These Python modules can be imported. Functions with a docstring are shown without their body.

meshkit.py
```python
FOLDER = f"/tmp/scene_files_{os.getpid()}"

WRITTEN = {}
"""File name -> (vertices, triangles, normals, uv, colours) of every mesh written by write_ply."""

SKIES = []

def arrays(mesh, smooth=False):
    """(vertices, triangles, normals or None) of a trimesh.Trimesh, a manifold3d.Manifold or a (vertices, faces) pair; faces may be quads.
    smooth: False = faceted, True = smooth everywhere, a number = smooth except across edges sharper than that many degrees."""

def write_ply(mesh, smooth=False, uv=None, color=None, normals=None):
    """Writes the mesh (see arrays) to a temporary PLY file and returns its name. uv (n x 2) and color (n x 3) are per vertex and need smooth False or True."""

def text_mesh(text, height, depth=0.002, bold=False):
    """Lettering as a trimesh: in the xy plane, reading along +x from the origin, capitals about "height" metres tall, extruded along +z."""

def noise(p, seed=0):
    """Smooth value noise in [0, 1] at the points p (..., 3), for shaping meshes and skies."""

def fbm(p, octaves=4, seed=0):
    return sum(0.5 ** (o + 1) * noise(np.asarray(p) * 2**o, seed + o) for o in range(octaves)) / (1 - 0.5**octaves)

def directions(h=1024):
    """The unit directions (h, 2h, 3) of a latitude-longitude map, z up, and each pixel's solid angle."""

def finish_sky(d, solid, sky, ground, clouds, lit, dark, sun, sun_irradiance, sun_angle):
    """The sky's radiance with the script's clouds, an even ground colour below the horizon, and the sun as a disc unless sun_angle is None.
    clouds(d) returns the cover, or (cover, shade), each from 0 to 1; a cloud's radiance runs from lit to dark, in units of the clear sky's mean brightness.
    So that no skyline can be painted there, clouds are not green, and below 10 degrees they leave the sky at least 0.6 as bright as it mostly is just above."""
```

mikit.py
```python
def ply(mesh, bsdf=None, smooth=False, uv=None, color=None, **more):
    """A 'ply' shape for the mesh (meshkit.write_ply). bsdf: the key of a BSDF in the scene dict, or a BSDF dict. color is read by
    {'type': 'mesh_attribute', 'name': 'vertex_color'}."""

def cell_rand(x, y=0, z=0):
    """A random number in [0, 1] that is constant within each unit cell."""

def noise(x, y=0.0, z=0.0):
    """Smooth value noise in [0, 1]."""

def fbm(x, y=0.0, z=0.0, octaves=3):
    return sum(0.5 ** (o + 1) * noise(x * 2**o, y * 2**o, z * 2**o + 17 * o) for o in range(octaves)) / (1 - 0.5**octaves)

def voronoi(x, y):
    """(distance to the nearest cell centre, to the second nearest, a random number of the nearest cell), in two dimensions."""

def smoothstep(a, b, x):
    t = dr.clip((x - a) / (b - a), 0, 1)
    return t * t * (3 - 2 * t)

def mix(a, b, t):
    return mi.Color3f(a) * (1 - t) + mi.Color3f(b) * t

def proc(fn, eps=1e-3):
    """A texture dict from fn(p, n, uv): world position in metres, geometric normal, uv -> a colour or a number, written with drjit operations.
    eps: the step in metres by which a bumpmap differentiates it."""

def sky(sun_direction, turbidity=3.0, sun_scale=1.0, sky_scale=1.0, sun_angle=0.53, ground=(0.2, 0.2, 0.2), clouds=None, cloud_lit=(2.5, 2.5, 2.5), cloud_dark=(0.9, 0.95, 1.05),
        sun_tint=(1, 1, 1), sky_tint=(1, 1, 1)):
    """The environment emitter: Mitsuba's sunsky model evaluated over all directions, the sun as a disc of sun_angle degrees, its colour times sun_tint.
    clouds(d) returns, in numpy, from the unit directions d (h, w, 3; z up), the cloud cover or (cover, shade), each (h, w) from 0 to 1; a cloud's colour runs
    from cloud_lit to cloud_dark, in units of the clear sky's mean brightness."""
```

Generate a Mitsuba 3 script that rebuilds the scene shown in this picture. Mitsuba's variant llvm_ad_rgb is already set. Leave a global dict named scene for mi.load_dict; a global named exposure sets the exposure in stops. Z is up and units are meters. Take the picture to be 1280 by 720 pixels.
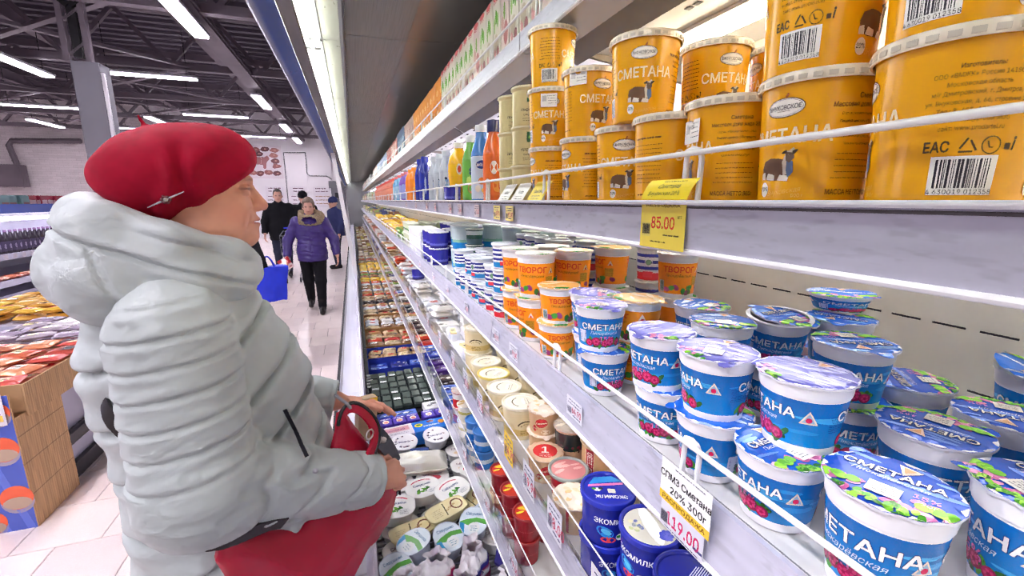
import math, random
import numpy as np, trimesh
import drjit as dr
import mitsuba as mi
import mikit, meshkit
from mikit import ply, proc, noise, fbm, smoothstep, mix
from shapely.geometry import Polygon, Point, box as sbox
from shapely import affinity

T = mi.ScalarTransform4f
scene, labels = {}, {}
RND = random.Random(7)
NR = np.random.RandomState(11)

# ------------------------------------------------------------------ camera, lights, exposure
exposure = 1.4
CAM = (0.0, 0.0, 1.55)
scene['camera'] = {'type': 'perspective', 'fov': 98.66, 'fov_axis': 'x', 'near_clip': 0.02, 'far_clip': 100.0,
    'to_world': T().look_at(origin=list(CAM), target=[0.32934, 0.92362, 1.55 - 0.19612], up=[0, 0, 1])}
HALL = (24.5, 23.2, 25.2)        # fluorescent fixtures of the hall, slightly lavender
CANOPY = (7.2, 7.6, 7.0)      # tubes in the canopy of the refrigerated case
SHELF_WARM = (11.0, 9.0, 5.9)    # warm tube under the top shelf, nearest module
SHELF_COOL = (9.0, 8.7, 10.6)    # cooler tubes of the further modules
SHELF_ADDED = (7.5, 7.2, 6.4)         # unseen tubes added under the shelves to brighten goods and back panel
CASE_L = (9.0, 8.5, 9.0)         # tube of the wall case on the left

def emit(rgb):
    return {'type': 'area', 'radiance': {'type': 'rgb', 'value': [float(c) for c in rgb]}}

# ------------------------------------------------------------------ helpers
def lin(c):
    c = np.asarray(c, float) / 255.0
    return np.where(c <= 0.04045, c / 12.92, ((c + 0.055) / 1.055) ** 2.4)

def rgb(c):
    return {'type': 'rgb', 'value': [float(v) for v in lin(c)]}

def mat(key, color, rough=0.5, metallic=0.0, spec=0.5, coat=0.0, sheen=0.0, bump=None, scale=0.001, two=True, eps=1e-3):
    b = {'type': 'principled', 'base_color': color if isinstance(color, dict) else rgb(color), 'roughness': rough, 'metallic': metallic, 'specular': spec}
    if coat:
        b['clearcoat'] = coat; b['clearcoat_gloss'] = 0.9
    if sheen:
        b['sheen'] = sheen
    if bump is not None:
        b = {'type': 'bumpmap', 'arbitrary': proc(bump, eps), 'scale': scale, 'bsdf': b}
    if two:
        b = {'type': 'twosided', 'bsdf': b}
    scene[key] = b
    return key

VC = {'type': 'mesh_attribute', 'name': 'vertex_color'}
mat('m_print', dict(VC), 0.42, spec=0.5)
mat('m_gloss', dict(VC), 0.2, spec=0.5, coat=0.4)
mat('m_matte', dict(VC), 0.85, spec=0.2)
mat('m_foil', dict(VC), 0.24, metallic=0.25, spec=0.7)
mat('m_skin', dict(VC), 0.5, spec=0.35, bump=lambda p, n, uv: fbm(p.x * 260, p.y * 260, p.z * 260, 2), scale=0.0008)
scene['m_clear'] = {'type': 'thindielectric', 'int_ior': 1.45}
mat('m_white_paint', (226, 226, 230), 0.35)
mat('m_rail', (205, 204, 222), 0.22, coat=0.5)
mat('m_wire', (232, 232, 232), 0.3)
mat('m_shelf', proc(lambda p, n, uv: mix((0.50, 0.50, 0.50), (0.60, 0.60, 0.60), fbm(p.x * 14, p.y * 5, p.z * 9))), 0.4)
mat('m_dark', (34, 33, 40), 0.45)
mat('m_grey', (118, 118, 124), 0.4)
mat('m_steel', (170, 170, 178), 0.3, metallic=0.6)

_names = {}
def numbered(name):
    k = _names.get(name, 0); _names[name] = k + 1
    return name if k == 0 else f'{name}_{k:03d}'

def child(parent, name):
    return numbered(parent + '__' + name)

def lab(key, label, cat, group=None, kind=None):
    d = {'label': label}
    if cat: d['category'] = cat
    if group: d['group'] = group
    if kind: d['kind'] = kind
    labels[key] = d

def M(loc=(0, 0, 0), rz=0.0, tilt=None, scale=None):
    t = T().translate([float(v) for v in loc])
    if rz: t = t @ T().rotate([0, 0, 1], float(rz))
    if tilt: t = t @ T().rotate([float(v) for v in tilt[:3]], float(tilt[3]))
    if scale is not None: t = t @ T().scale(scale)
    return t

def add(key, shape, tw=None):
    if tw is not None: shape = {**shape, 'to_world': tw}
    scene[key] = shape
    return key

_GROUPS = {}
def copy_of(key, parts, tw):
    """the entry key as a copy of these parts ({part name: ply dict}), an instance of their shapegroup"""
    k = tuple(sorted((p, id(s)) for p, s in parts.items()))
    if k not in _GROUPS:
        g = f'group_{len(_GROUPS)}'; _GROUPS[k] = (g, parts); scene[g] = {'type': 'shapegroup', **parts}
    scene[key] = {'type': 'instance', 'shapegroup': {'type': 'ref', 'id': _GROUPS[k][0]}, 'to_world': tw}
    return key

def put(name, parts, tw, label, cat, group=None):
    """one thing whose parts are ready-made ply dicts: {part name: shape}"""
    key = copy_of(numbered(name), parts, T().translate([0, 0, .0008]) @ tw)
    lab(key, label, cat, group)
    return key

def cat_mesh(ms):
    return trimesh.util.concatenate(ms)

def bx(x0, x1, y0, y1, z0, z1):
    m = trimesh.creation.box((x1 - x0, y1 - y0, z1 - z0))
    m.apply_translation(((x0 + x1) / 2, (y0 + y1) / 2, (z0 + z1) / 2))
    return m

def cham(x0, x1, y0, y1, z0, z1, c=0.004):
    """box with chamfered edges"""
    c = min(c, (x1 - x0) / 2.5, (y1 - y0) / 2.5, (z1 - z0) / 2.5)
    pts = []
    for X, sx in ((x0, 1), (x1, -1)):
        for Y, sy in ((y0, 1), (y1, -1)):
            for Z, sz in ((z0, 1), (z1, -1)):
                pts += [(X + sx * c, Y + sy * c, Z), (X + sx * c, Y, Z + sz * c), (X, Y + sy * c, Z + sz * c)]
    return trimesh.convex.convex_hull(np.array(pts))

def tube(pts, r, sides=8, closed=False):
    p = np.asarray(pts, float); n = len(p)
    t = np.gradient(p, axis=0) if not closed else np.roll(p, -1, 0) - np.roll(p, 1, 0)
    t /= np.linalg.norm(t, axis=1, keepdims=True) + 1e-12
    ref = np.array([0, 0, 1.0]) if abs(t[0][2]) < 0.9 else np.array([1.0, 0, 0])
    a = []; cur = np.cross(t[0], ref); cur /= np.linalg.norm(cur)
    for k in range(n):
        cur = cur - t[k] * np.dot(cur, t[k]); cur /= np.linalg.norm(cur) + 1e-12; a.append(cur.copy())
    a = np.array(a); b = np.cross(t, a)
    ang = np.arange(sides) * 2 * np.pi / sides
    rr = np.broadcast_to(r, (n,))
    v = p[:, None] + rr[:, None, None] * (np.cos(ang)[None, :, None] * a[:, None] + np.sin(ang)[None, :, None] * b[:, None])
    V = v.reshape(-1, 3); F = []
    m = n if closed else n - 1
    for i in range(m):
        i2 = (i + 1) % n
        for j in range(sides):
            k = (j + 1) % sides
            F += [[i * sides + j, i * sides + k, i2 * sides + k], [i * sides + j, i2 * sides + k, i2 * sides + j]]
    if not closed:
        V = np.vstack([V, p[:1], p[-1:]]); c0, c1 = len(V) - 2, len(V) - 1
        for j in range(sides):
            k = (j + 1) % sides
            F += [[c0, k, j], [c1, (n - 1) * sides + j, (n - 1) * sides + k]]
    return trimesh.Trimesh(V, F, process=False)

def prism(poly_xz, y0, y1):
    """extrude a polygon of the xz plane along y"""
    m = trimesh.creation.extrude_polygon(Polygon(poly_xz), y1 - y0, engine='earcut')
    v = m.vertices.copy()
    m.vertices = np.stack([v[:, 0], y0 + v[:, 2], v[:, 1]], 1)
    m.invert()
    return m

def plain(mesh, bsdf, smooth=False, **kw):
    return ply(mesh, bsdf, smooth, **kw)

def part(parent, name, mesh, bsdf, smooth=False, **kw):
    return add(child(parent, name), ply(mesh, bsdf, smooth, **kw))

def struct(name, mesh, bsdf, label, smooth=False, **kw):
    key = numbered(name)
    add(key, ply(mesh, bsdf, smooth, **kw)); lab(key, label, None, kind='structure')
    return key

def colored(mesh, c):
    """uniform vertex colour"""
    return np.tile(lin(c), (len(mesh.vertices), 1))

def vply(mesh_cols, bsdf='m_print', smooth=False):
    """several (mesh, colour) joined into one shape with vertex colours"""
    V, F, C, o = [], [], [], 0
    for m, c in mesh_cols:
        v = np.asarray(m.vertices); V.append(v); F.append(np.asarray(m.faces) + o); o += len(v)
        c = np.asarray(c, float)
        C.append(np.tile(lin(c), (len(v), 1)) if c.ndim == 1 else lin(c))
    mesh = trimesh.Trimesh(np.vstack(V), np.vstack(F), process=False)
    return ply(mesh, bsdf, smooth, color=np.vstack(C))

def flat(m):
    """split vertices per face so that smooth=True keeps hard edges"""
    v = m.vertices[m.faces].reshape(-1, 3)
    return trimesh.Trimesh(v, np.arange(len(v)).reshape(-1, 3), process=False)

def lathe(prof, n=32, cols=None):
    """prof: (r, z) rings from the outside bottom upwards; repeat a ring for a hard edge. cols: one sRGB colour per ring."""
    a = np.arange(n) * 2 * np.pi / n
    V = np.array([[r * math.cos(t), r * math.sin(t), z] for r, z in prof for t in a]); F = []
    for i in range(len(prof) - 1):
        if prof[i] == prof[i + 1]: continue
        for j in range(n):
            k = (j + 1) % n
            p, q, s, t = i * n + j, i * n + k, (i + 1) * n + k, (i + 1) * n + j
            if prof[i][0] > 1e-6: F.append([p, q, s])
            if prof[i + 1][0] > 1e-6: F.append([p, s, t])
    m = trimesh.Trimesh(V, F, process=False)
    if cols is None: return m
    return m, np.repeat(np.asarray(cols, float), n, 0)

# ---- flat print as thin overlays: sheets of coloured shapes in (s, t) metres, laid on a surface by a mapping
_TX = {}
def text2(txt, h, bold=False):
    k = (txt, bold)
    if k not in _TX:
        m = meshkit.text_mesh(txt, 1.0, 0.1, bold)
        up = m.face_normals[:, 2] > 0.5
        f = m.faces[up]; u, inv = np.unique(f, return_inverse=True)
        v = m.vertices[u][:, :2]
        v = v - [(v[:, 0].min() + v[:, 0].max()) / 2, 0.5]
        _TX[k] = (v, inv.reshape(-1, 3))
    v, f = _TX[k]
    return v * h, f

class Sheet:
    def __init__(self): self.items = []
    def tri(self, v, f, color, layer): self.items.append((np.asarray(v, float), np.asarray(f), color, layer)); return self
    def poly(self, p, color, layer=1):
        for g in getattr(p, 'geoms', [p]):
            if g.is_empty or g.area < 1e-9: continue
            v, f = trimesh.creation.triangulate_polygon(g, engine='earcut')
            self.tri(v, f, color, layer)
        return self
    def fill(self, p, color, layer=0, step=0.0065):
        from scipy.spatial import Delaunay
        import shapely
        L = p.exterior.length; n = int(L / step) + 1
        b = np.array([p.exterior.interpolate(L * k / n).coords[0] for k in range(n)])
        x0, y0, x1, y1 = p.bounds
        gx, gy = np.meshgrid(np.arange(x0, x1, step), np.arange(y0, y1, step * .87)); gx = gx + (np.arange(gx.shape[0]) % 2)[:, None] * step / 2
        g = np.column_stack([gx.ravel(), gy.ravel()]); g = g[shapely.contains_xy(p.buffer(-step * .5), g[:, 0], g[:, 1])]
        v = np.vstack([b, g]); f = Delaunay(v).simplices; c = v[f].mean(1); f = f[shapely.contains_xy(p, c[:, 0], c[:, 1])]
        a = v[f]; fl = np.cross(a[:, 1] - a[:, 0], a[:, 2] - a[:, 0]) < 0; f[fl] = f[fl][:, ::-1]
        return self.tri(v, f, color, layer)
    def rect(self, x0, x1, y0, y1, color, layer=1):
        return self.tri([[x0, y0], [x1, y0], [x1, y1], [x0, y1]], [[0, 1, 2], [0, 2, 3]], color, layer)
    def ell(self, x, y, a, b, color, layer=1, n=14, rot=0):
        t = np.arange(n) * 2 * np.pi / n; c, s = math.cos(rot), math.sin(rot)
        X, Y = a * np.cos(t), b * np.sin(t)
        v = np.vstack([np.stack([x + X * c - Y * s, y + X * s + Y * c], 1), [[x, y]]])
        return self.tri(v, [[j, (j + 1) % n, n] for j in range(n)], color, layer)
    def line(self, pts, w, color, layer=1):
        p = np.asarray(pts, float)
        for a, b in zip(p[:-1], p[1:]):
            d = (b - a) / (np.linalg.norm(b - a) + 1e-12); q = np.array([-d[1], d[0]]) * w / 2; e = d * w * 0.3
            self.tri([a - q - e, b - q + e, b + q + e, a + q - e], [[0, 1, 2], [0, 2, 3]], color, layer)
        return self
    def text(self, txt, x, y, h, color, layer=2, bold=False, sx=1.0, rot=0, shear=0.0, outline=None, ow=0.0, mirror=False):
        v, f = text2(txt, h, bold)
        v = v * [sx, 1]; v = v + np.stack([v[:, 1] * shear, 0 * v[:, 1]], 1)
        c, s = math.cos(rot), math.sin(rot)
        v = np.stack([v[:, 0] * c - v[:, 1] * s + x, v[:, 0] * s + v[:, 1] * c + y], 1)
        if outline is not None:
            for dx, dy in ((ow, 0), (-ow, 0), (0, ow), (0, -ow), (ow * .7, -ow * .7), (-ow * .7, ow * .7)):
                self.tri(v + [dx, dy], f, outline, layer - 1)
        return self.tri(v, f, color, layer)
    def para(self, x, y, w, lines, dy, h, color, layer=1, seed=0):
        """lines too small to read: runs of short dashes"""
        r = random.Random(seed)
        for k in range(lines):
            X = x - w / 2 * r.uniform(.8, 1)
            while X < x + w / 2 - h * 2:
                L = h * r.uniform(2, 6); self.rect(X, min(X + L, x + w / 2), y - k * dy - h / 2, y - k * dy + h / 2, color, layer); X += L + h * .9
        return self
    def barcode(self, x0, x1, y0, y1, layer=2, seed=3, bg=(238, 238, 236), ink=(28, 26, 40), vertical=False, foot=0.12):
        self.rect(x0, x1, y0, y1, bg, layer)
        r = random.Random(seed); 
        a, b = (x0, x1) if not vertical else (y0, y1)
        c, d = (y0, y1) if not vertical else (x0, x1)
        L = b - a; X = a + L * .08; c2 = c + (d - c) * (foot + .06); d2 = d - (d - c) * .08
        while X < b - L * .09:
            w = L * r.choice((.012, .018, .03, .04))
            if vertical: self.rect(c2, d2, X, X + w, ink, layer + 1)
            else: self.rect(X, X + w, c2, d2, ink, layer + 1)
            X += w + L * r.choice((.012, .02, .03))
        return self
    def build(self, fn, step=0.007, lift=0.00014):
        V, F, C, o = [], [], [], 0
        for v, f, c, layer in self.items:
            v3 = np.column_stack([v, np.zeros(len(v))])
            if step:
                e = v3[f]; longest = max(np.abs(e[:, 0] - e[:, 1])[:, 0].max(), np.abs(e[:, 1] - e[:, 2])[:, 0].max(), np.abs(e[:, 0] - e[:, 2])[:, 0].max())
                if longest > step * 1.35: v3, f = trimesh.remesh.subdivide_to_size(v3, f, step, max_iter=12)
            P = fn(v3[:, 0], v3[:, 1], layer * lift)
            V.append(P); F.append(np.asarray(f) + o); o += len(P)
            if callable(c): C.append(lin(c(v3[:, 0], v3[:, 1])))
            else: C.append(np.tile(lin(c), (len(P), 1)))
        return trimesh.Trimesh(np.vstack(V), np.vstack(F), process=False), np.vstack(C)
    def shape(self, fn, bsdf='m_print', step=0.007, lift=0.00014, smooth=False):
        m, c = self.build(fn, step, lift)
        return ply(m, bsdf, smooth, color=c)

def around(r0, r1, z0, z1):
    """s round a cone from radius r0 (t = 0) to r1 (t = z1 - z0); s = 0 faces -y"""
    rm = (r0 + r1) / 2
    def fn(s, t, off):
        r = r0 + (r1 - r0) * t / (z1 - z0) + off; a = s / rm - math.pi / 2
        return np.stack([r * np.cos(a), r * np.sin(a), z0 + t], 1)
    return fn

def on_top(z, wob=None):
    def fn(s, t, off):
        return np.stack([s, t, z + off + (wob(s, t) if wob else 0 * s)], 1)
    return fn

def facing(o, ex, ey):
    """a flat sheet with origin o, right ex and up ey (unit vectors)"""
    o, ex, ey = (np.asarray(v, float) for v in (o, ex, ey)); nrm = np.cross(ex, ey)
    def fn(s, t, off):
        return o + s[:, None] * ex + t[:, None] * ey + np.broadcast_to(off, s.shape)[:, None] * nrm
    return fn

ORD = ['nearest', 'second', 'third', 'fourth', 'fifth', 'sixth', 'seventh', 'eighth', 'ninth', 'tenth', 'eleventh', 'twelfth', 'thirteenth', 'fourteenth', 'fifteenth', 'sixteenth',
       'seventeenth', 'eighteenth', 'nineteenth', 'twentieth', 'twenty-first', 'twenty-second', 'twenty-third', 'twenty-fourth', 'twenty-fifth', 'twenty-sixth', 'twenty-seventh', 'twenty-eighth', 'twenty-ninth', 'thirtieth'] + ['thirty-' + x for x in ('first', 'second', 'third', 'fourth', 'fifth', 'sixth', 'seventh', 'eighth', 'ninth')] + ['fortieth'] + ['forty-' + x for x in ('first', 'second', 'third', 'fourth', 'fifth', 'sixth', 'seventh', 'eighth', 'ninth')] + ['fiftieth'] + ['fifty-' + x for x in ('first', 'second', 'third', 'fourth', 'fifth', 'sixth', 'seventh', 'eighth', 'ninth')]
# ------------------------------------------------------------------ hall: floor, walls, roof
mat('m_grout', (150, 136, 134), 0.8)
for _k, _c in enumerate(((230, 214, 211), (224, 208, 206), (234, 219, 215))):
    mat(f'm_tile_{_k}', proc((lambda cc: lambda p, n, uv: mi.Color3f(*[float(v) for v in lin(cc)]) * (0.9 + 0.16 * fbm(p.x * 5, p.y * 5, 0.3) + 0.06 * noise(p.x * 300, p.y * 300, 1.0)))(_c)), 0.22, spec=0.45)
floor = struct('floor', bx(-12, 6, -7, 21.2, -0.2, -0.004), 'm_grout', 'shop floor of pale pinkish stoneware tiles')
_tl = [ply(cham(-0.165, 0.165, -0.165, 0.165, -0.02, 0.0, 0.002), f'm_tile_{k}') for k in range(3)]
_n = 0
for _j in range(-3, 21):
    for _i in range(-7, 5):
        _x, _y = -1.545 + 0.334 * _i + (0.167 if _j % 2 else 0), 2.165 + 0.334 * _j
        if _x > 0.1 or (_n >= 299): continue
        _n += 1
        copy_of(child(floor, 'tile'), {'tile': _tl[RND.randrange(3)]}, M((_x, _y, 0)))
# beyond the tiles that can be told apart the material takes over
_far = proc(lambda p, n, uv: mi.Color3f(0.74, 0.65, 0.64) * (0.92 + 0.16 * fbm(p.x * 5, p.y * 5, 0.3)) * (1 - 0.3 * dr.select((dr.abs(p.y / 0.334 - dr.round(p.y / 0.334)) > 0.49), 1.0, 0.0)))
mat('m_far_floor', _far, 0.22, spec=0.45)
add(child(floor, 'far_paving'), ply(bx(-12, 0.1, 9.015, 21.0, -0.003, 0.0), 'm_far_floor')); labels['floor__far_paving'] = {'kind': 'stuff'}

def _brickcol(p, n, uv):
    row = dr.floor(p.z / 0.082); u = p.x / 0.26 + 0.5 * (row - 2 * dr.floor(row / 2))
    fz = p.z / 0.082 - row; fu = u - dr.floor(u)
    joint = dr.select((fz < 0.13) | (fu < 0.05), 1.0, 0.0)
    c = mi.Color3f(0.80, 0.73, 0.76) * (0.90 + 0.12 * mikit.cell_rand(dr.floor(u), row) + 0.1 * (fbm(p.x * 3, p.z * 3, 0.0) - .5))
    return c * (1 - 0.14 * joint)
mat('m_brick', proc(_brickcol), 0.8, bump=lambda p, n, uv: dr.select((p.z / 0.082 - dr.floor(p.z / 0.082)) < 0.13, 0.0, 1.0), scale=0.004)
mat('m_wall', proc(lambda p, n, uv: mix((0.78, 0.74, 0.79), (0.84, 0.80, 0.84), fbm(p.x, p.z, 0.2))), 0.6)
mat('m_wall_dim', (120, 112, 124), 0.8)
struct('wall_back', bx(-6.9, 6, 21.0, 21.3, 0, 5.4), 'm_wall', 'smooth white end wall of the hall behind the shoppers')
struct('wall_back_brick', bx(-12, -6.9, 20.97, 21.3, 0, 5.4), 'm_brick', 'white painted brick part of the end wall')
struct('wall_left', bx(-12.3, -12, -7, 21.3, 0, 5.4), 'm_brick', 'white painted brick side wall of the hall')
struct('wall_right', bx(1.6, 1.8, -7, 21.3, 0, 5.4), 'm_wall_dim', 'plain wall behind the refrigerated case')
struct('wall_front', bx(-12.3, 6, -7.3, -7, 0, 5.4), 'm_wall', 'plain wall at the near end of the hall')

mat('m_roof', proc(lambda p, n, uv: mix((0.055, 0.042, 0.062), (0.10, 0.08, 0.11), fbm(p.x * .8, p.y * 1.5, 0.0))), 0.6)
mat('m_truss', proc(lambda p, n, uv: mix((0.10, 0.08, 0.10), (0.19, 0.155, 0.185), fbm(p.x * 2, p.y * 2, p.z * 2))), 0.55)
mat('m_black_steel', (16, 14, 20), 0.5)
# trapezoidal roof deck, ribs along x
_pts = []
_y = -7.0
while _y < 21.3:
    _pts += [(_y, 5.0), (_y + .12, 5.0), (_y + .17, 5.14), (_y + .29, 5.14)]; _y += .34
_rv = np.array([[x, y, z] for y, z in _pts for x in (-12.3, 1.8)]); _rf = []
for _i in range(len(_pts) - 1): _a = 2 * _i; _rf += [[_a, _a + 2, _a + 3], [_a, _a + 3, _a + 1]]
struct('ceiling', trimesh.Trimesh(_rv, _rf, process=False), 'm_roof', 'dark corrugated steel roof deck of the hall')
struct('ceiling_cover', bx(-12.3, 1.8, -7.3, 21.3, 5.2, 5.3), 'm_roof', 'roof above the corrugated deck')
def bar(a, b, w, h):
    a, b = np.asarray(a, float), np.asarray(b, float); d = b - a; L = np.linalg.norm(d)
    m = trimesh.creation.box((L, w, h))
    x = d / L; z = np.array([0, 0, 1.0]) if abs(x[2]) < .95 else np.array([0, 1.0, 0]); y = np.cross(z, x); y /= np.linalg.norm(y); z = np.cross(x, y)
    R = np.eye(4); R[:3, 0], R[:3, 1], R[:3, 2], R[:3, 3] = x, y, z, (a + b) / 2
    m.apply_transform(R); return m
_dg = [{'bar': ply(bar((0, 0, 4.0), (.75, 0, 4.9), .07, .07), 'm_truss')}, {'bar': ply(bar((.75, 0, 4.9), (1.5, 0, 4.0), .07, .07), 'm_truss')}]
_ty = [4.2, 7.3, 10.4, 13.5, 16.6, 19.7]
for _k, _y in enumerate(_ty):
    _tr = numbered('roof_truss'); lab(_tr, f'painted steel lattice truss under the roof, {ORD[_k]} from the camera' if _k else 'painted steel lattice truss under the roof, nearest the camera', None, kind='structure')
    part(_tr, 'top_chord', bx(-12, 1.6, _y - .08, _y + .08, 4.86, 5.0), 'm_truss')
    part(_tr, 'bottom_chord', bx(-12, 1.6, _y - .07, _y + .07, 3.92, 4.04), 'm_truss')
    for _i in range(9):
        _x = -12 + 1.5 * _i
        copy_of(child(_tr, 'diagonal'), _dg[0], M((_x, _y, 0))); copy_of(child(_tr, 'diagonal'), _dg[1], M((_x, _y, 0)))
for _k, _x in enumerate((-11, -8.2, -5.4, -2.6, 0.2)):
    _g = numbered('roof_purlin'); lab(_g, f'long steel beam along the hall under the roof deck, {ORD[_k]} from the left' if _k else 'long steel beam along the hall under the roof deck, far left', None, kind='structure')
    part(_g, 'web', bx(_x - .012, _x + .012, -7, 21, 4.62, 4.86), 'm_truss')
    part(_g, 'flange', bx(_x - .08, _x + .08, -7, 21, 4.59, 4.62), 'm_truss')
# horizontal wind bracing between the trusses
for _k in range(5):
    _b = numbered('wind_brace'); lab(_b, f'crossed steel bracing between roof trusses, {ORD[_k]} bay from the camera' if _k else 'crossed steel bracing between roof trusses, nearest bay', None, kind='structure')
    for _x in (-9.6, -5.9):
        part(_b, 'rod', bar((_x, _ty[_k], 3.98), (_x + 3.3, _ty[_k + 1], 3.98), .09, .05), 'm_truss')
        part(_b, 'rod', bar((_x + 3.3, _ty[_k], 3.98), (_x, _ty[_k + 1], 3.98), .09, .05), 'm_truss')
_p = numbered('black_roof_beam'); lab(_p, 'black steel girder crossing the hall under the roof', None, kind='structure')
part(_p, 'web', bx(-12, 1.6, 5.86, 5.9, 4.3, 4.62), 'm_black_steel')
part(_p, 'lower_flange', bx(-12, 1.6, 5.78, 5.98, 4.26, 4.3), 'm_black_steel')
part(_p, 'upper_flange', bx(-12, 1.6, 5.78, 5.98, 4.6, 4.64), 'm_black_steel')

# column: boxed grey lower part, lattice head
mat('m_column', proc(lambda p, n, uv: mix((0.15, 0.145, 0.175), (0.19, 0.185, 0.215), fbm(p.x * 4, p.y * 4, p.z * 1.2))), 0.45)
mat('m_column_edge', (225, 222, 228), 0.4)
_c = numbered('steel_column'); lab(_c, 'grey painted steel column with a pale flange behind the red beret', 'column')
part(_c, 'web', cham(-3.165, -2.875, 7.35, 7.62, 0, 3.24, .006), 'm_column')
part(_c, 'flange', cham(-2.873, -2.835, 7.34, 7.38, 0, 3.12, .006), 'm_column_edge')
for _x in (-3.22, -3.0):
    part(_c, 'head_post', bx(_x - .03, _x + .03, 7.42, 7.5, 3.24, 4.9), 'm_truss')
part(_c, 'head_core', bx(-3.15, -3.06, 7.44, 7.5, 3.3, 4.7), 'm_black_steel')
for _i in range(4):
    part(_c, 'head_lacing', bar((-3.22, 7.46, 3.3 + .4 * _i), (-3.0, 7.46, 3.5 + .4 * _i), .04, .03), 'm_truss')
part(_c, 'knee_brace', bar((-3.11, 7.47, 3.9), (-4.2, 7.47, 4.85), .12, .1), 'm_black_steel')
part(_c, 'knee_brace', bar((-3.11, 7.47, 3.9), (-2.0, 7.47, 4.85), .12, .1), 'm_black_steel')

# ---- fluorescent fixtures
mat('m_fixture', (190, 186, 196), 0.4)
def ceiling_lamp(x, y, along, label, L=1.5, z=3.75):
    k = numbered('ceiling_lamp'); lab(k, label, 'ceiling lamp', 'fluorescent ceiling lamps')
    a, b = (.09, L / 2) if along == 'y' else (L / 2, .075)
    part(k, 'housing', cham(x - a - .015, x + a + .015, y - b - .015, y + b + .015, z + .03, z + .075, .01), 'm_fixture')
    part(k, 'diffuser', cham(x - a, x + a, y - b, y + b, z, z + .032, .012), 'm_white_paint', emitter=emit([c * (.54 if y > 9 else 1.0) for c in HALL]))
    for s in (-.8, .8):
        xx, yy = (x, y + s * b) if along == 'y' else (x + s * a, y)
        part(k, 'hanger', bx(xx - .004, xx + .004, yy - .004, yy + .004, z + .07, z + .16 if x == -1.82 else 4.6), 'm_black_steel')
for _k, _y in enumerate((-3.4, -1.7, 0, 1.7, 3.4, 7.0, 12.2, 16.2, 19.3)):  # lamps out of view added, set closer to brighten the near floor
    ceiling_lamp(-1.82, _y, 'y', ('lengthwise white ceiling lamp over the aisle, ' + ['far behind the camera', 'behind the camera', 'level with the camera', 'above the shopper in front', 'just above the picture', 'first in view', 'second in view', 'third in view', 'last before the end wall'][_k]))
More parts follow.
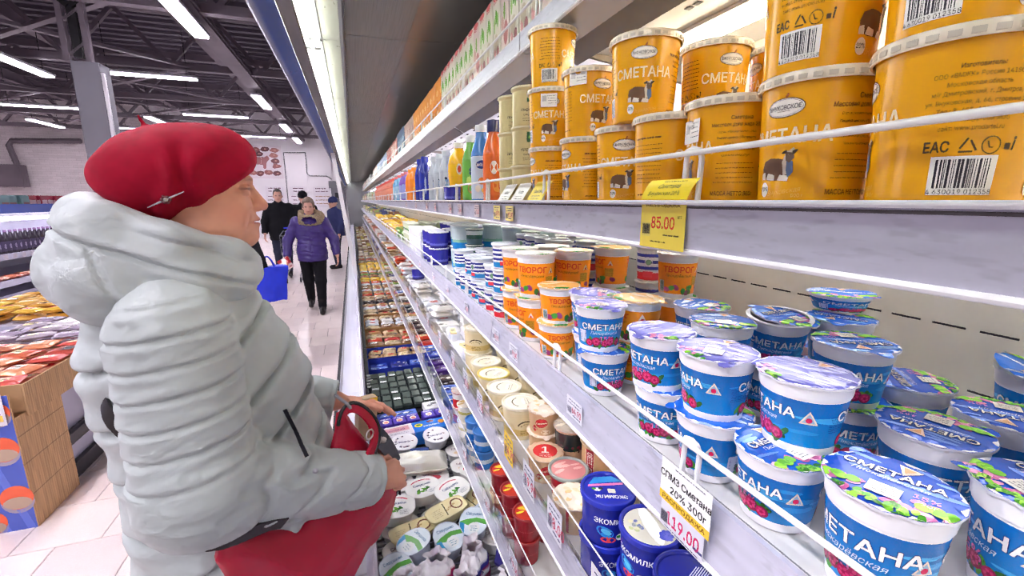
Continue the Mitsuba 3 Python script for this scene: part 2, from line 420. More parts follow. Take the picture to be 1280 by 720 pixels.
_t = numbered('cable_tray'); lab(_t, 'long grey cable tray that carries the lamps above the aisle', 'cable tray')
part(_t, 'trough', bx(-1.95, -1.69, -6.5, 20.8, 3.90, 3.94), 'm_truss'); part(_t, 'side', bx(-1.69, -1.67, -6.5, 20.8, 3.94, 4.0), 'm_truss')
for x, y, a, l in ((-3.35, 10.35, 'x', 'crosswise white lamp right of the grey column top'), (-3.3, 14.5, 'x', 'crosswise white lamp above the red beret'), (-6.95, 14.5, 'x', 'crosswise lamp left of the grey column, upper one'),
                   (-10.3, 17.5, 'x', 'crosswise lamp low at the left picture edge'), (-6.0, 17.9, 'x', 'crosswise lamp seen between column and beret'), (-2.9, 18.6, 'x', 'crosswise lamp above the meat poster'),
                   (-8.55, 13.4, 'y', 'slanting lamp left of the column, longer one'), (-8.4, 17.6, 'y', 'slanting lamp close to the column, lower one'), (-5.1, 16.0, 'y', 'slanting lamp just above the top of the beret'),
                   (-5.1, 10.3, 'y', 'slanting lamp half hidden behind the column top'), (-5.1, 3.4, 'y', 'lamp of the left row just outside the picture'), (-5.1, 1.2, 'y', 'lamp of the left row beside the camera'), (-5.1, -1.4, 'y', 'lamp of the left row behind the camera'), (-2.6, -5.5, 'x', 'crosswise lamp near the front wall')):
    ceiling_lamp(x, y, a, l)

# ---- end wall: meat poster, panels, notices, pipes
_po = numbered('meat_poster'); lab(_po, 'wall poster of meat cuts around a cow on the end wall', 'poster')
_s = Sheet().rect(0, 1.55, 0, 1.3, (226, 214, 222), 0)
_pr = random.Random(4)
for i, (x, y) in enumerate(((.30, 1.15), (.62, 1.13), (.95, 1.16), (1.3, 1.13), (.1, .95), (.45, .93), (.72, .97), (1.25, .93), (1.3, .7), (1.32, .5), (.12, .3), (.45, .22), (.7, .2), (1.0, .25), (1.32, .2))):
    c = ((120, 70, 76), (150, 92, 92), (104, 58, 66), (170, 112, 108))[i % 4]
    p = Polygon([(x + _pr.uniform(.75, 1.15) * .155 * math.cos(t), y + _pr.uniform(.7, 1.1) * .10 * math.sin(t)) for t in np.arange(9) * 2 * math.pi / 9]).buffer(.01)
    _s.poly(p, c, 1); _s.ell(x + .02, y + .01, .05, .025, (196, 140, 134), 2)
_s.poly(Polygon([(.18, .72), (.25, .84), (.9, .83), (1.02, .9), (1.08, .78), (1.0, .7), (.95, .62), (.93, .4), (.86, .4), (.84, .56), (.4, .56), (.36, .4), (.29, .4), (.28, .58), (.2, .6)]).buffer(.012), (168, 108, 112), 1)
for x in (.4, .58, .76): _s.line([(x, .57), (x + .03, .83)], .012, (220, 190, 190), 2)
add(_po, _s.shape(facing((-4.17, 20.985, 2.42), (1, 0, 0), (0, 0, 1)), step=0, lift=.002))
for _k, (x0, x1, z0, z1) in enumerate(((-2.52, -1.72, 0, 3.45), (-1.70, -.75, 0, 3.4), (-.72, .3, 0, 2.75))):
    struct('trim_' + str(_k + 1), bx(x0, x1, 20.93, 21.0, z0, z1), 'm_wall', f'white wall panel of the end wall, {ORD[_k + 0] if _k else "first"} from the meat poster')
_pipe = numbered('wall_conduit'); lab(_pipe, 'thin dark conduit running down and across the end wall', 'conduit')
part(_pipe, 'pipe', tube([(-1.71, 20.9, 3.5), (-1.71, 20.9, 2.65), (-1.6, 20.9, 2.55), (-.95, 20.9, 2.55), (-.75, 20.9, 2.42)], .02), 'm_grey')
part(_pipe, 'pipe', tube([(-2.53, 20.9, 3.46), (-2.53, 20.9, 1.0)], .016), 'm_grey')
part(_pipe, 'pipe', tube([(-2.53, 20.9, 3.46), (-1.71, 20.9, 3.5)], .016), 'm_grey')
_dr = numbered('door_1'); lab(_dr, 'grey service door in the end wall beside the case', None, kind='structure')
part(_dr, 'leaf', bx(-.82, -.28, 20.86, 20.93, 0, 2.05), 'm_column'); part(_dr, 'lintel', bx(-.9, -.2, 20.84, 20.93, 2.05, 2.35), 'm_grey'); part(_dr, 'sign', bx(-.68, -.48, 20.85, 20.86, 1.65, 1.86), 'm_dark')
for _k, x in enumerate((-3.0, -2.1, -1.2)):
    _nt = numbered('wall_notice'); lab(_nt, ['printed notice board lines left of the first panel edge', 'printed notice lines on the middle white panel', 'printed notice lines on the right white panel'][_k], 'notice')
    _s = Sheet().rect(-.34, .34, -.5, .35, (226, 220, 228), 0).para(0, .28, .5, 2, .12, .035, (120, 90, 110), 1, _k).para(0, -.05, .6, 3, .15, .035, (190, 150, 130) if _k == 2 else (150, 130, 145), 1, _k + 5)
    add(_nt, _s.shape(facing((x, 20.92, 1.75), (1, 0, 0), (0, 0, 1)), step=0, lift=.002))
_pp = numbered('wall_duct'); lab(_pp, 'grey ventilation duct bent down the brick wall at far left', 'duct')
part(_pp, 'pipe', tube([(-9.0, 20.7, 3.62), (-10.9, 20.7, 3.55), (-11.0, 20.7, 3.4), (-10.75, 20.7, 2.0)], .09), 'm_truss')
part(_pp, 'box', bx(-11.4, -10.75, 20.5, 20.9, 2.0, 2.75), 'm_truss')
# ------------------------------------------------------------------ refrigerated wall case, one thing per 1.25 m section
mat('m_back', proc(lambda p, n, uv: mix((0.60, 0.57, 0.52), (0.68, 0.65, 0.60), fbm(p.y * 2, p.z * 3, 0.1))), 0.45)
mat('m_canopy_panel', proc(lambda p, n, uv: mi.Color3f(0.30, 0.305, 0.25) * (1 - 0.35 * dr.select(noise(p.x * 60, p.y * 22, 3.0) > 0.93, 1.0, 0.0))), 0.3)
mat('m_diffuser', proc(lambda p, n, uv: mi.Color3f(0.12, 0.12, 0.112) * (0.9 + 0.2 * noise(p.x * 400, p.y * 8, 0.0))), 0.4)
mat('m_inner_top', (104, 102, 100), 0.28, metallic=0.3)
mat('m_fascia', proc(lambda p, n, uv: mix((0.30, 0.31, 0.38), (0.03, 0.06, 0.20), smoothstep(-.258, -.225, p.x))), 0.2, coat=0.6)
mat('m_under', (128, 120, 112), 0.35)
mat('m_trim_dark', (92, 88, 86), 0.45)
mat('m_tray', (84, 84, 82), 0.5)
mat('m_seam', (70, 66, 70), 0.6)
mat('m_face', proc(lambda p, n, uv: mi.Color3f(0.44, 0.44, 0.54) * (0.92 + 0.12 * noise(p.x * 9, p.y * 3, p.z * 130)) * (1 - 0.12 * smoothstep(0.6, 0.8, fbm(p.y * 40, p.z * 150, 4.0)))), 0.25, coat=0.35)
mat('m_ledge', proc(lambda p, n, uv: mi.Color3f(0.56, 0.55, 0.66) * (0.92 + 0.1 * noise(p.y * 2, p.x * 60, 1.0))), 0.25, coat=0.4)
XB, Y0, DY, NM = 0.957, -1.38, 1.25, 17

def rod(x, z, y0, y1, r, sides=8):
    return tube([(x, y0, z), (x, y1, z)], r, sides)

_CASE, POSTS = {}, {}
def section_parts():
    """the parts of one case section, from y = 0 to DY, read back out of the scene dict into a group"""
    y0, y1 = .0015, DY - .0015
    k = 'case_pattern'
    # base
    part(k, 'kick_plate', bx(-.10, -.085, y0, y1, 0, .10), 'm_dark')
    b = part(k, 'base', prism([(-.125, .10), (-.125, .53), (-.03, .53), (.0, .50), (.0, .36), (.96, .36), (.96, .10)], y0, y1), 'm_ledge')
    add(b + '__bumper', ply(cham(-.156, -.125, y0, y1, .44, .505, .01), 'm_dark')); add(b + '__ledge_trim', ply(rod(-.126, .528, y0, y1, .008), 'm_steel', 40))
    add(b + '__price_strip', ply(prism([(-.03, .532), (-.026, .532), (-.008, .60), (-.012, .60)], y0, y1), 'm_rail'))
    add(b + '__deck', ply(cat_mesh([bx(.004 + .0, .955, y, y + .012, .362, .372) for y in np.arange(y0 + .01, y1 - .01, .03)]), 'm_grey'))
    part(k, 'back_panel', bx(XB, XB + .03, y0, y1, .36, 2.30), 'm_back')
    part(k, 'rear_body', bx(XB + .032, 1.25, y0, y1, 0, 2.42), 'm_grey')
    sl = []
    for z in (1.338, 1.235, 1.80, .80, .60):
        for y in np.arange(y0 + .03, y1 - .06, .064): sl.append(bx(XB - .0012, XB + .002, y, y + .046, z - .0016, z + .0016))
    key = part(k, 'air_slots', cat_mesh(sl), 'm_dark'); 
    # canopy
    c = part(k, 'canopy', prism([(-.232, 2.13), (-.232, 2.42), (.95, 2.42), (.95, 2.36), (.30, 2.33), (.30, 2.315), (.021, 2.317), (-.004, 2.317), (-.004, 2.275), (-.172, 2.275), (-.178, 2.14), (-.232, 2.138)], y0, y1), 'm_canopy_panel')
    add(c + '__fascia', ply(prism([(-.250, 2.122), (-.262, 2.135), (-.262, 2.43), (-.234, 2.43), (-.234, 2.137), (-.178, 2.137), (-.178, 2.128)], y0, y1), 'm_fascia', 30))
    add(c + '__soffit', ply(prism([(-.176, 2.128), (-.176, 2.137), (-.136, 2.139), (-.128, 2.134), (-.132, 2.127)], y0, y1), 'm_inner_top'))
    add(c + '__inner_lip', ply(prism([(-.003, 2.258), (-.003, 2.316), (.020, 2.316), (.020, 2.300), (.010, 2.258)], y0, y1), 'm_grey'))
    add(c + '__air_diffuser', ply(bx(.022, .30, y0, y1, 2.306, 2.314), 'm_diffuser'))
    add(c + '__inner_panel', ply(prism([(.303, 2.312), (.303, 2.320), (.955, 2.355), (.955, 2.345)], y0, y1), 'm_inner_top'))
    add(c + '__lamp_tray', ply(bx(-.171, -.082, y0, y1, 2.268, 2.2745), 'm_tray'))  # dark strip added round the tubes to hold down their glare
    for x, z in ((-.102, 2.243), (-.146, 2.243)):
        t = child(k, 'lamp_tube'); add(t, ply(rod(x, z, y0 + .02, y1 - .02, .011, 10), 'm_white_paint', 60, emitter=emit(CANOPY)))
        
        for y in (y0 + .002, y1 - .02): add(child(t, 'socket'), ply(bx(x - .013, x + .013, y, y + .018, z - .012, z + .03), 'm_white_paint'))
    # shelves
    def shelf(zs, xf, face, face_m, clear=None, guard=None, posts=None):
        s = part(k, 'shelf', prism([(xf + .006, zs - .012), (xf + .006, zs), (XB - .004, zs), (XB - .004, zs - .02), (xf + .05, zs - .02)], y0, y1), 'm_shelf')
        (xa, za), (xb, zb) = face
        add(s + '__price_rail', ply(prism([(xa, za), (xb, zb), (xb + .006, zb), (xa + .006, za)], y0 + .001, y1 - .001), face_m))
        add(s + '__rail_bead', ply(rod(xa, za, y0, y1, .004), 'm_white_paint', 40)); add(child(s, 'rail_bead'), ply(rod(xb, zb, y0, y1, .0035), 'm_white_paint', 40))
        add(s + '__groove', ply(bx(xf + .042, xf + .046, y0, y1, zs - .001, zs + .0006), 'm_seam'))
        add(child(s, 'groove'), ply(bx(xf + .018, xf + .0195, y0, y1, zs - .001, zs + .0006), 'm_grey'))
        for y in (y0 + .002, y1 - .005): add(child(s, 'bracket'), ply(prism([(xf + .12, zs - .021), (XB - .005, zs - .021), (XB - .005, zs - .075), (XB - .1, zs - .06)], y, y + .003), 'm_under'))
        if clear:
            v = np.array([[clear[0][0], y0 + .002, clear[0][1]], [clear[0][0], y1 - .002, clear[0][1]], [clear[1][0], y1 - .002, clear[1][1]], [clear[1][0], y0 + .002, clear[1][1]]])
            add(s + '__clear_guard', ply(trimesh.Trimesh(v, [[0, 1, 2], [0, 2, 3]], process=False), 'm_clear'))
            add(s + '__guard_edge', ply(rod(clear[0][0], clear[0][1], y0 + .002, y1 - .002, .0016, 6), 'm_white_paint', 40))
        if guard:
            gx, gz = guard
            add(s + '__guard_wire', ply(rod(gx, gz, y0 - .001, y1 + .001, .0032, 10), 'm_wire', 40))
            y = 0
            q = [(gx + .004, y - .012, zs - .004), (gx + .006, y - .012, gz - .006), (gx + .004, y - .009, gz + .003), (gx + .004, y, gz + .005), (gx + .004, y + .009, gz + .003), (gx + .006, y + .012, gz - .006), (gx + .004, y + .012, zs - .004)]
            POSTS[s.split('__')[-1]] = ({'guard_post': ply(tube(q, .0032, 8), 'm_wire', 40)}, posts)
        return s
    s0 = shelf(1.950, .42, ((.42, 1.958), (.42, 1.911)), 'm_face', guard=(.43, 2.012), posts=np.arange(-1.18, 14, .37))
    add(s0 + '__front_channel', ply(bx(.4205, .515, y0, y1, 1.911, 1.93), 'm_under'))
    add(s0 + '__lamp_shield', ply(prism([(.517, 1.93), (.517, 1.926), (.575, 1.893), (.578, 1.896)], y0 + .01, y1 - .01), 'm_trim_dark'))
    t = k + '__lamp_holder'
    add(t + '__reflector', ply(bx(.735, .815, y0 + .02, y1 - .02, 1.921, 1.929), 'm_white_paint'))
    for y in (y0 + .01, y1 - .03): add(child(t, 'socket'), ply(bx(.763, .787, y, y + .02, 1.897, 1.922), 'm_white_paint'))
    # slim unseen tubes, added under the shelves to brighten what stands below
    for xx, zz, f in ((.70, 1.512, 1.0), (.60, 1.192, .35), (.60, .842, .35)):
        add(child(k, 'shelf_lamp'), ply(rod(xx, zz, y0 + .03, y1 - .03, .006, 8), 'm_white_paint', 60, emitter=emit([c * f for c in SHELF_ADDED])))
    ps = [bx(.66, .672, y + d, y + d + .016, 1.9285, 1.9302) for y in np.arange(y0 + .1, y1 - .1, .16) for d in (0, .024)]
    add(s0 + '__bracket_slots', ply(cat_mesh(ps), 'm_dark'))
    s1 = shelf(1.543, .362, ((.360, 1.5446), (.3645, 1.4906)), 'm_face', guard=(.364, 1.602), posts=np.arange(.42 - .41 * 5, 12, .41))
    add(s1 + '__front_lip', ply(cham(.350, .372, y0, y1, 1.5446, 1.5500, .002), 'm_white_paint')); add(child(s1, 'groove'), ply(bx(.3590, .3596, y0, y1, 1.5405, 1.5430), 'm_seam'))
    shelf(1.220, .345, ((.345, 1.232 - .002), (.335, 1.163)), 'm_face', guard=(.350, 1.271), posts=np.arange(.37 - .365 * 6, 12, .365))
    shelf(0.870, .352, ((.345, .895), (.345, .826)), 'm_face', clear=((.344, .976), (.344, .89)))
    shelf(0.550, .355, ((.348, .585), (.348, .515)), 'm_face', clear=((.346, .69), (.346, .58)))
section_parts()
for _k in [q for q in scene if q.startswith('case_pattern__')]: _CASE[_k[len('case_pattern__'):]] = scene.pop(_k)
_tubes = [{'shelf_lamp': ply(rod(.775, 1.908, .03, DY - .03, .010, 10), 'm_white_paint', 60, emitter=emit(c))} for c in (SHELF_WARM, SHELF_COOL)]
for i in range(NM):
    k = numbered('refrigerated_case'); y0 = Y0 + DY * i
    lab(k, 'open dairy case with shelves and lit canopy, ' + (['section behind the camera', 'section right beside the camera', 'second section in view', 'third section in view', 'fourth section in view', 'fifth section, beside the purple coat', 'sixth section in view'][i] if i < 7 else f'{ORD[i]} section along the aisle'), 'refrigerated case', 'sections of the dairy case')
    copy_of(k, _CASE, M((0, y0, 0))); copy_of(k + '__upper_lamp', _tubes[0 if i <= 1 else 1], M((0, y0, 0))); labels[k + '__air_slots'] = {'kind': 'stuff'}
    for s, (pp, ys) in POSTS.items():
        n = 0
        for y in ys:
            if y0 + .02 < y < y0 + DY - .02: copy_of(f'{k}__{s}__guard_post' + (f'_{n:03d}' if n else ''), pp, M((0, y, 0))); n += 1
# slanting white front frame where the first run of cases ends
part('refrigerated_case_006', 'front_frame', prism([(-.035, .53), (.015, .53), (-.165, 2.13), (-.215, 2.13)], 6.125, 6.165), 'm_white_paint')
# end panel of the case with a slanting front edge
_e = numbered('case_end_panel'); lab(_e, 'grey slanting side panel that closes the far end of the dairy case', 'side panel')
_ye = Y0 + DY * NM
add(_e + '__panel', ply(prism([(-.13, 0), (-.15, .5), (-.24, 2.42), (1.25, 2.42), (1.25, 0)], _ye + .002, _ye + .06), 'm_grey'))
# ------------------------------------------------------------------ packages: templates (dicts of ready shapes, built once and placed many times)
WHITE, INK = (240, 240, 238), (40, 30, 34)

def disc_clip(R): return Point(0, 0).buffer(R, 24)

def foil_lid(R, z, draw, seed, crumple=0.0006, tab=True, rim=(216, 218, 226), dome=0.0, step=0.0075, bsdf='m_foil', tilt_flap=0.0):
    """a foil lid: printed disc, wavy edge pressed over the rim, small pull tab"""
    disc = disc_clip(R)
    if tab:
        a = seed * 1.7; disc = disc.union(Point((R + .002) * math.cos(a), (R + .002) * math.sin(a)).buffer(.009, 8))
    sh = Sheet(); draw(sh, disc, R)
    def wob(s, t):
        rr = np.sqrt(s * s + t * t) / R
        n = meshkit.fbm(np.stack([s * 60 + seed * 9, t * 60, 0 * s + seed], -1), 3) - .5
        edge = np.clip((rr - .9) / .12, 0, 1)
        return crumple * 2.4 * n * np.clip(1.15 - rr, .15, 1) + dome * (1 - rr ** 2) - .0022 * edge ** 2 + .0011 * edge * np.sin(np.arctan2(t, s) * 13 + seed) + tilt_flap * np.clip((s / R) - .1, 0, 1) ** 2
    m, c = sh.build(on_top(z, wob), step, .00026)
    n = 40; a = np.arange(n) * 2 * np.pi / n
    top = np.stack([R * np.cos(a), R * np.sin(a)], 1)
    zt = z + wob(top[:, 0], top[:, 1]); rb = R * 1.004
    V = np.vstack([np.column_stack([top, zt]), np.column_stack([rb * np.cos(a), rb * np.sin(a), zt - .0022 - .0008 * np.sin(a * 11)])])
    F = []
    for j in range(n): k = (j + 1) % n; F += [[j, n + j, n + k], [j, n + k, k]]
    mm = trimesh.Trimesh(np.vstack([m.vertices, V]), np.vstack([m.faces, np.array(F) + len(m.vertices)]), process=False)
    return ply(mm, bsdf, False, color=np.vstack([c, np.tile(lin(rim), (len(V), 1))]))

def snap_lid(R, z, color, draw=None, clear=False, n=36, h=.007, notches=0):
    """press-on plastic lid with a raised rim and a sunken printed middle"""
    prof = [(R - .002, z - h), (R, z - h), (R, z - h), (R, z - .0015), (R - .001, z), (R - .004, z), (R - .005, z - .001), (R - .0065, z - .004), (R - .0065, z - .004), (0, z - .004)]
    m, c = lathe(prof, n, [color] * len(prof))
    ms = [(m, c)]
    if notches:
        for k in range(notches):
            a = 2 * math.pi * k / notches
            b = trimesh.creation.box((.0022, 2 * math.pi * R / notches * .62, h * .42)); b.apply_translation((R - .0002, 0, z - h * .62)); b.apply_transform(trimesh.transformations.rotation_matrix(a, (0, 0, 1)))
            ms.append((flat(b), tuple(np.clip(np.array(color) * .86, 0, 255))))
    out = {'lid': vply(ms, 'm_gloss', True)}
    if draw:
        sh = Sheet(); draw(sh, disc_clip(R - .0075), R - .0075)
        out['lid__print'] = sh.shape(on_top(z - .0036), 'm_gloss', 0)
    return out

def tub(prof, color, bsdf='m_print', n=36):
    m, c = lathe(prof, n, [color] * len(prof) if np.asarray(color, float).ndim == 1 else color)
    return ply(m, bsdf, True, color=lin(c))

def clip_ell(sh, disc, x, y, a, b, col, layer, rot=0.0, n=14):
    p = affinity.translate(affinity.rotate(affinity.scale(Point(0, 0).buffer(1, max(3, n // 4)), a, b), math.degrees(rot), origin=(0, 0)), x, y)
    q = p.intersection(disc)
    if not q.is_empty: sh.poly(q, col, layer)

# ---- blue sour cream cup
PINKS = ((226, 150, 190), (206, 120, 170), (238, 180, 206), (190, 92, 150))
def sour_lid(base, cloud_glare, text=True, sticker=True, seed=1, flowers=1.0):
    def draw(sh, disc, R):
        r = random.Random(seed)
        sh.fill(disc, base, 0)
        for k in range(9 if flowers == 1 else 22):  # on sparse-flower lids these strokes cover the disc as painted glare
            clip_ell(sh, disc, r.uniform(-.9, .9) * R, r.uniform(-.1 if flowers == 1 else -.9, .95) * R, r.uniform(.15, .5) * R, r.uniform(.03, .09) * R, cloud_glare if k % 2 else tuple(min(255, c + 26) for c in cloud_glare), 1, r.uniform(-.25, .25))
        for k in range(int(26 * flowers)):
            clip_ell(sh, disc, r.uniform(-.95, .95) * R if flowers == 1 else r.uniform(-.95, -.2) * R, -R * r.uniform(.35, .8), .11 * R, .07 * R, PINKS[k % 4], 2, r.uniform(0, 3))
        for k in range(int(30 * flowers)):
            clip_ell(sh, disc, r.uniform(-.8, .8) * R if flowers == 1 else r.uniform(-.9, -.1) * R, -R * r.uniform(.72, 1.0), .09 * R, .055 * R, ((120, 190, 50), (70, 150, 40), (160, 214, 80), (50, 110, 40))[k % 4], 3, r.uniform(0, 3))
        for x in (-.72, -.5, .62, .8) if flowers == 1 else ():
            for d in (-.1, .06): clip_ell(sh, disc, (x + d) * R, -.46 * R + d * .3 * R, .12 * R, .12 * R, ((140, 205, 60), (110, 184, 50))[d > 0], 4)
        sh.poly(Polygon([(-.02 * R, .78 * R), (.34 * R, .70 * R), (.1 * R, .36 * R)]), (226, 200, 190), 2)
        sh.poly(Polygon([(.06 * R, .71 * R), (.25 * R, .67 * R), (.11 * R, .47 * R)]), (210, 160, 120), 3)
        if text:
            sh.text('СМЕТАНА', -.02 * R, .27 * R, .2 * R, WHITE, 4, True, sx=1.08, outline=(26, 40, 110), ow=.012 * R)
            sh.text('Пискарёвская', -.02 * R, .05 * R, .115 * R, (225, 230, 245), 4, shear=.25)
            sh.text('15%', .52 * R, -.2 * R, .12 * R, (210, 130, 210), 4, True); sh.text('400г', .52 * R, -.38 * R, .1 * R, (210, 130, 210), 4)
        if sticker:
            sh.rect(-.24 * R, .22 * R, -.62 * R, -.22 * R, (238, 236, 232), 5); sh.para(-.01 * R, -.3 * R, .36 * R, 4, .075 * R, .02 * R, (120, 120, 130), 6, seed)
    return draw

def rose(sh, s, t, r, layer=3, k=0):
    sh.ell(s, t, r, r * .95, (140, 14, 66), layer, 12); sh.ell(s - r * .12, t + r * .1, r * .78, r * .72, (176, 22, 84), layer + 1, 10)
    for a in range(5): sh.ell(s + r * .45 * math.cos(a * 1.26 + k), t + r * .45 * math.sin(a * 1.26 + k), r * .26, r * .2, (206, 52, 112), layer + 2, 7, a * 1.26)
    sh.ell(s, t, r * .26, r * .24, (150, 12, 66), layer + 3, 7)

def sour_label(C, H, seed=0, small=False):
    sh = Sheet(); r = random.Random(40 + seed)
    top, low = np.array([8, 92, 166.]), np.array([10, 126, 196.])
    sh.tri([[-C / 2 + C * i / 36, H * j / 3] for j in range(4) for i in range(37)], [[j * 37 + i, j * 37 + i + 1, (j + 1) * 37 + i + 1] for j in range(3) for i in range(36)] + [[j * 37 + i, (j + 1) * 37 + i + 1, (j + 1) * 37 + i] for j in range(3) for i in range(36)],
           lambda s, t: low + (top - low) * (t / H)[:, None], 0)
    for k in range(12): sh.ell(r.uniform(-.5, .5) * C, r.uniform(.3, .8) * H, r.uniform(.012, .024), r.uniform(.0015, .004), (60, 158, 212) if k % 2 else (30, 134, 200), 1, 10)
    for f in (0, C / 2):
        sh.text('СМЕТАНА', f, .71 * H, .205 * H, WHITE, 3, True, sx=1.16, outline=(22, 44, 110), ow=.0005)
        if not small:
            sh.text('Пискарёвская', f, .5 * H, .1 * H, (214, 228, 244), 3, shear=.3); sh.text('15%', f + .004, .30 * H, .17 * H, (220, 110, 180), 3, True, outline=(40, 60, 140), ow=.0004)
        s = f + .052
        sh.poly(Polygon([(s - .0085, .52 * H), (s + .0085, .52 * H), (s, .52 * H + .0145)]), (222, 206, 190), 2)
        sh.poly(Polygon([(s - .006, .52 * H + .0015), (s + .006, .52 * H + .0015), (s, .52 * H + .0118)]), (150, 176, 200), 3); sh.ell(s, .52 * H + .0045, .003, .003, (200, 30, 80), 4, 8)
        for k in range(-3, 4):
            x = f + k * .0125 + r.uniform(-.002, .002)
            if abs(k) == 3: continue
            for q in range(5): sh.ell(x + r.uniform(-.010, .010), r.uniform(.03, .28) * H, .0056, .0030, ((34, 92, 34), (60, 140, 46), (26, 70, 30))[q % 3], 2, 8, r.uniform(0, 3))
            rose(sh, x, (.15 + .05 * (k % 2)) * H, .0070 + .0014 * (k % 2), 3, k)
    if not small:
        sh.para(C * .36, .70 * H, .03, 9, .042 * H, .0007, (16, 70, 150), 2, seed)
        sh.barcode(-C * .20, -C * .14, .12 * H, .55 * H, 2, seed + 5, (206, 212, 232), (60, 70, 150), vertical=True)
    return sh

def sour_cup(h, lid_draw, seed, small=False, crumple=.0006, dome=0.0, flap=0.0):
    k = h / .079
    prof = [(0, .0015), (.030, .0015), (.032, 0), (.0335, .001), (.0345, .009 * k), (.0345, .009 * k), (.0415, .062 * k), (.0415, .062 * k), (.0428, .0635 * k), (.0438, .0745 * k), (.0438, .0745 * k), (.0462, .0765 * k), (.0464, .0785 * k), (.0400, .0785 * k)]
    z0, z1 = .0105 * k, .0605 * k
    C = 2 * math.pi * .038; sh = sour_label(C, z1 - z0, seed, small)
    return {'tub': tub(prof, (232, 232, 236), 'm_gloss'), 'label': sh.shape(around(.0348, .0414, z0, z1), 'm_gloss', .008 if not small else .012, smooth=True),
            'lid': foil_lid(.0468, h + .0004, lid_draw, seed, crumple, dome=dome, tilt_flap=flap)}

BLUE_L, SHEEN_L = (34, 92, 196), (150, 150, 216)
SOUR = [sour_cup(.079, sour_lid((26, 92, 190), (96, 146, 214), True, True, 3), 1), sour_cup(.079, sour_lid((98, 100, 184), (150, 150, 208), False, False, 5, .4), 2, crumple=.0011, dome=.001),  # lavender bases and pale strokes paint light reflected by the foil
        sour_cup(.079, sour_lid((104, 104, 184), (158, 152, 206), False, True, 8, .45), 3, crumple=.001, dome=.0015), sour_cup(.079, sour_lid((26, 96, 200), (150, 180, 230), False, True, 11), 4, crumple=.0016, dome=.001)]
SOUR_TALL = [sour_cup(.100, sour_lid((28, 74, 180), (92, 130, 210), True, True, 21), 5, crumple=.0004), sour_cup(.100, sour_lid((26, 78, 184), (92, 132, 212), True, True, 23), 6, crumple=.0004)]
SOUR_OPEN = sour_cup(.079, sour_lid((40, 110, 210), (190, 205, 236), False, False, 31), 7, crumple=.0022, dome=.002, flap=.012)
SOUR_FAR = [sour_cup(.079, sour_lid((30, 96, 206), (120, 165, 226), False, False, 3), 8, True)]

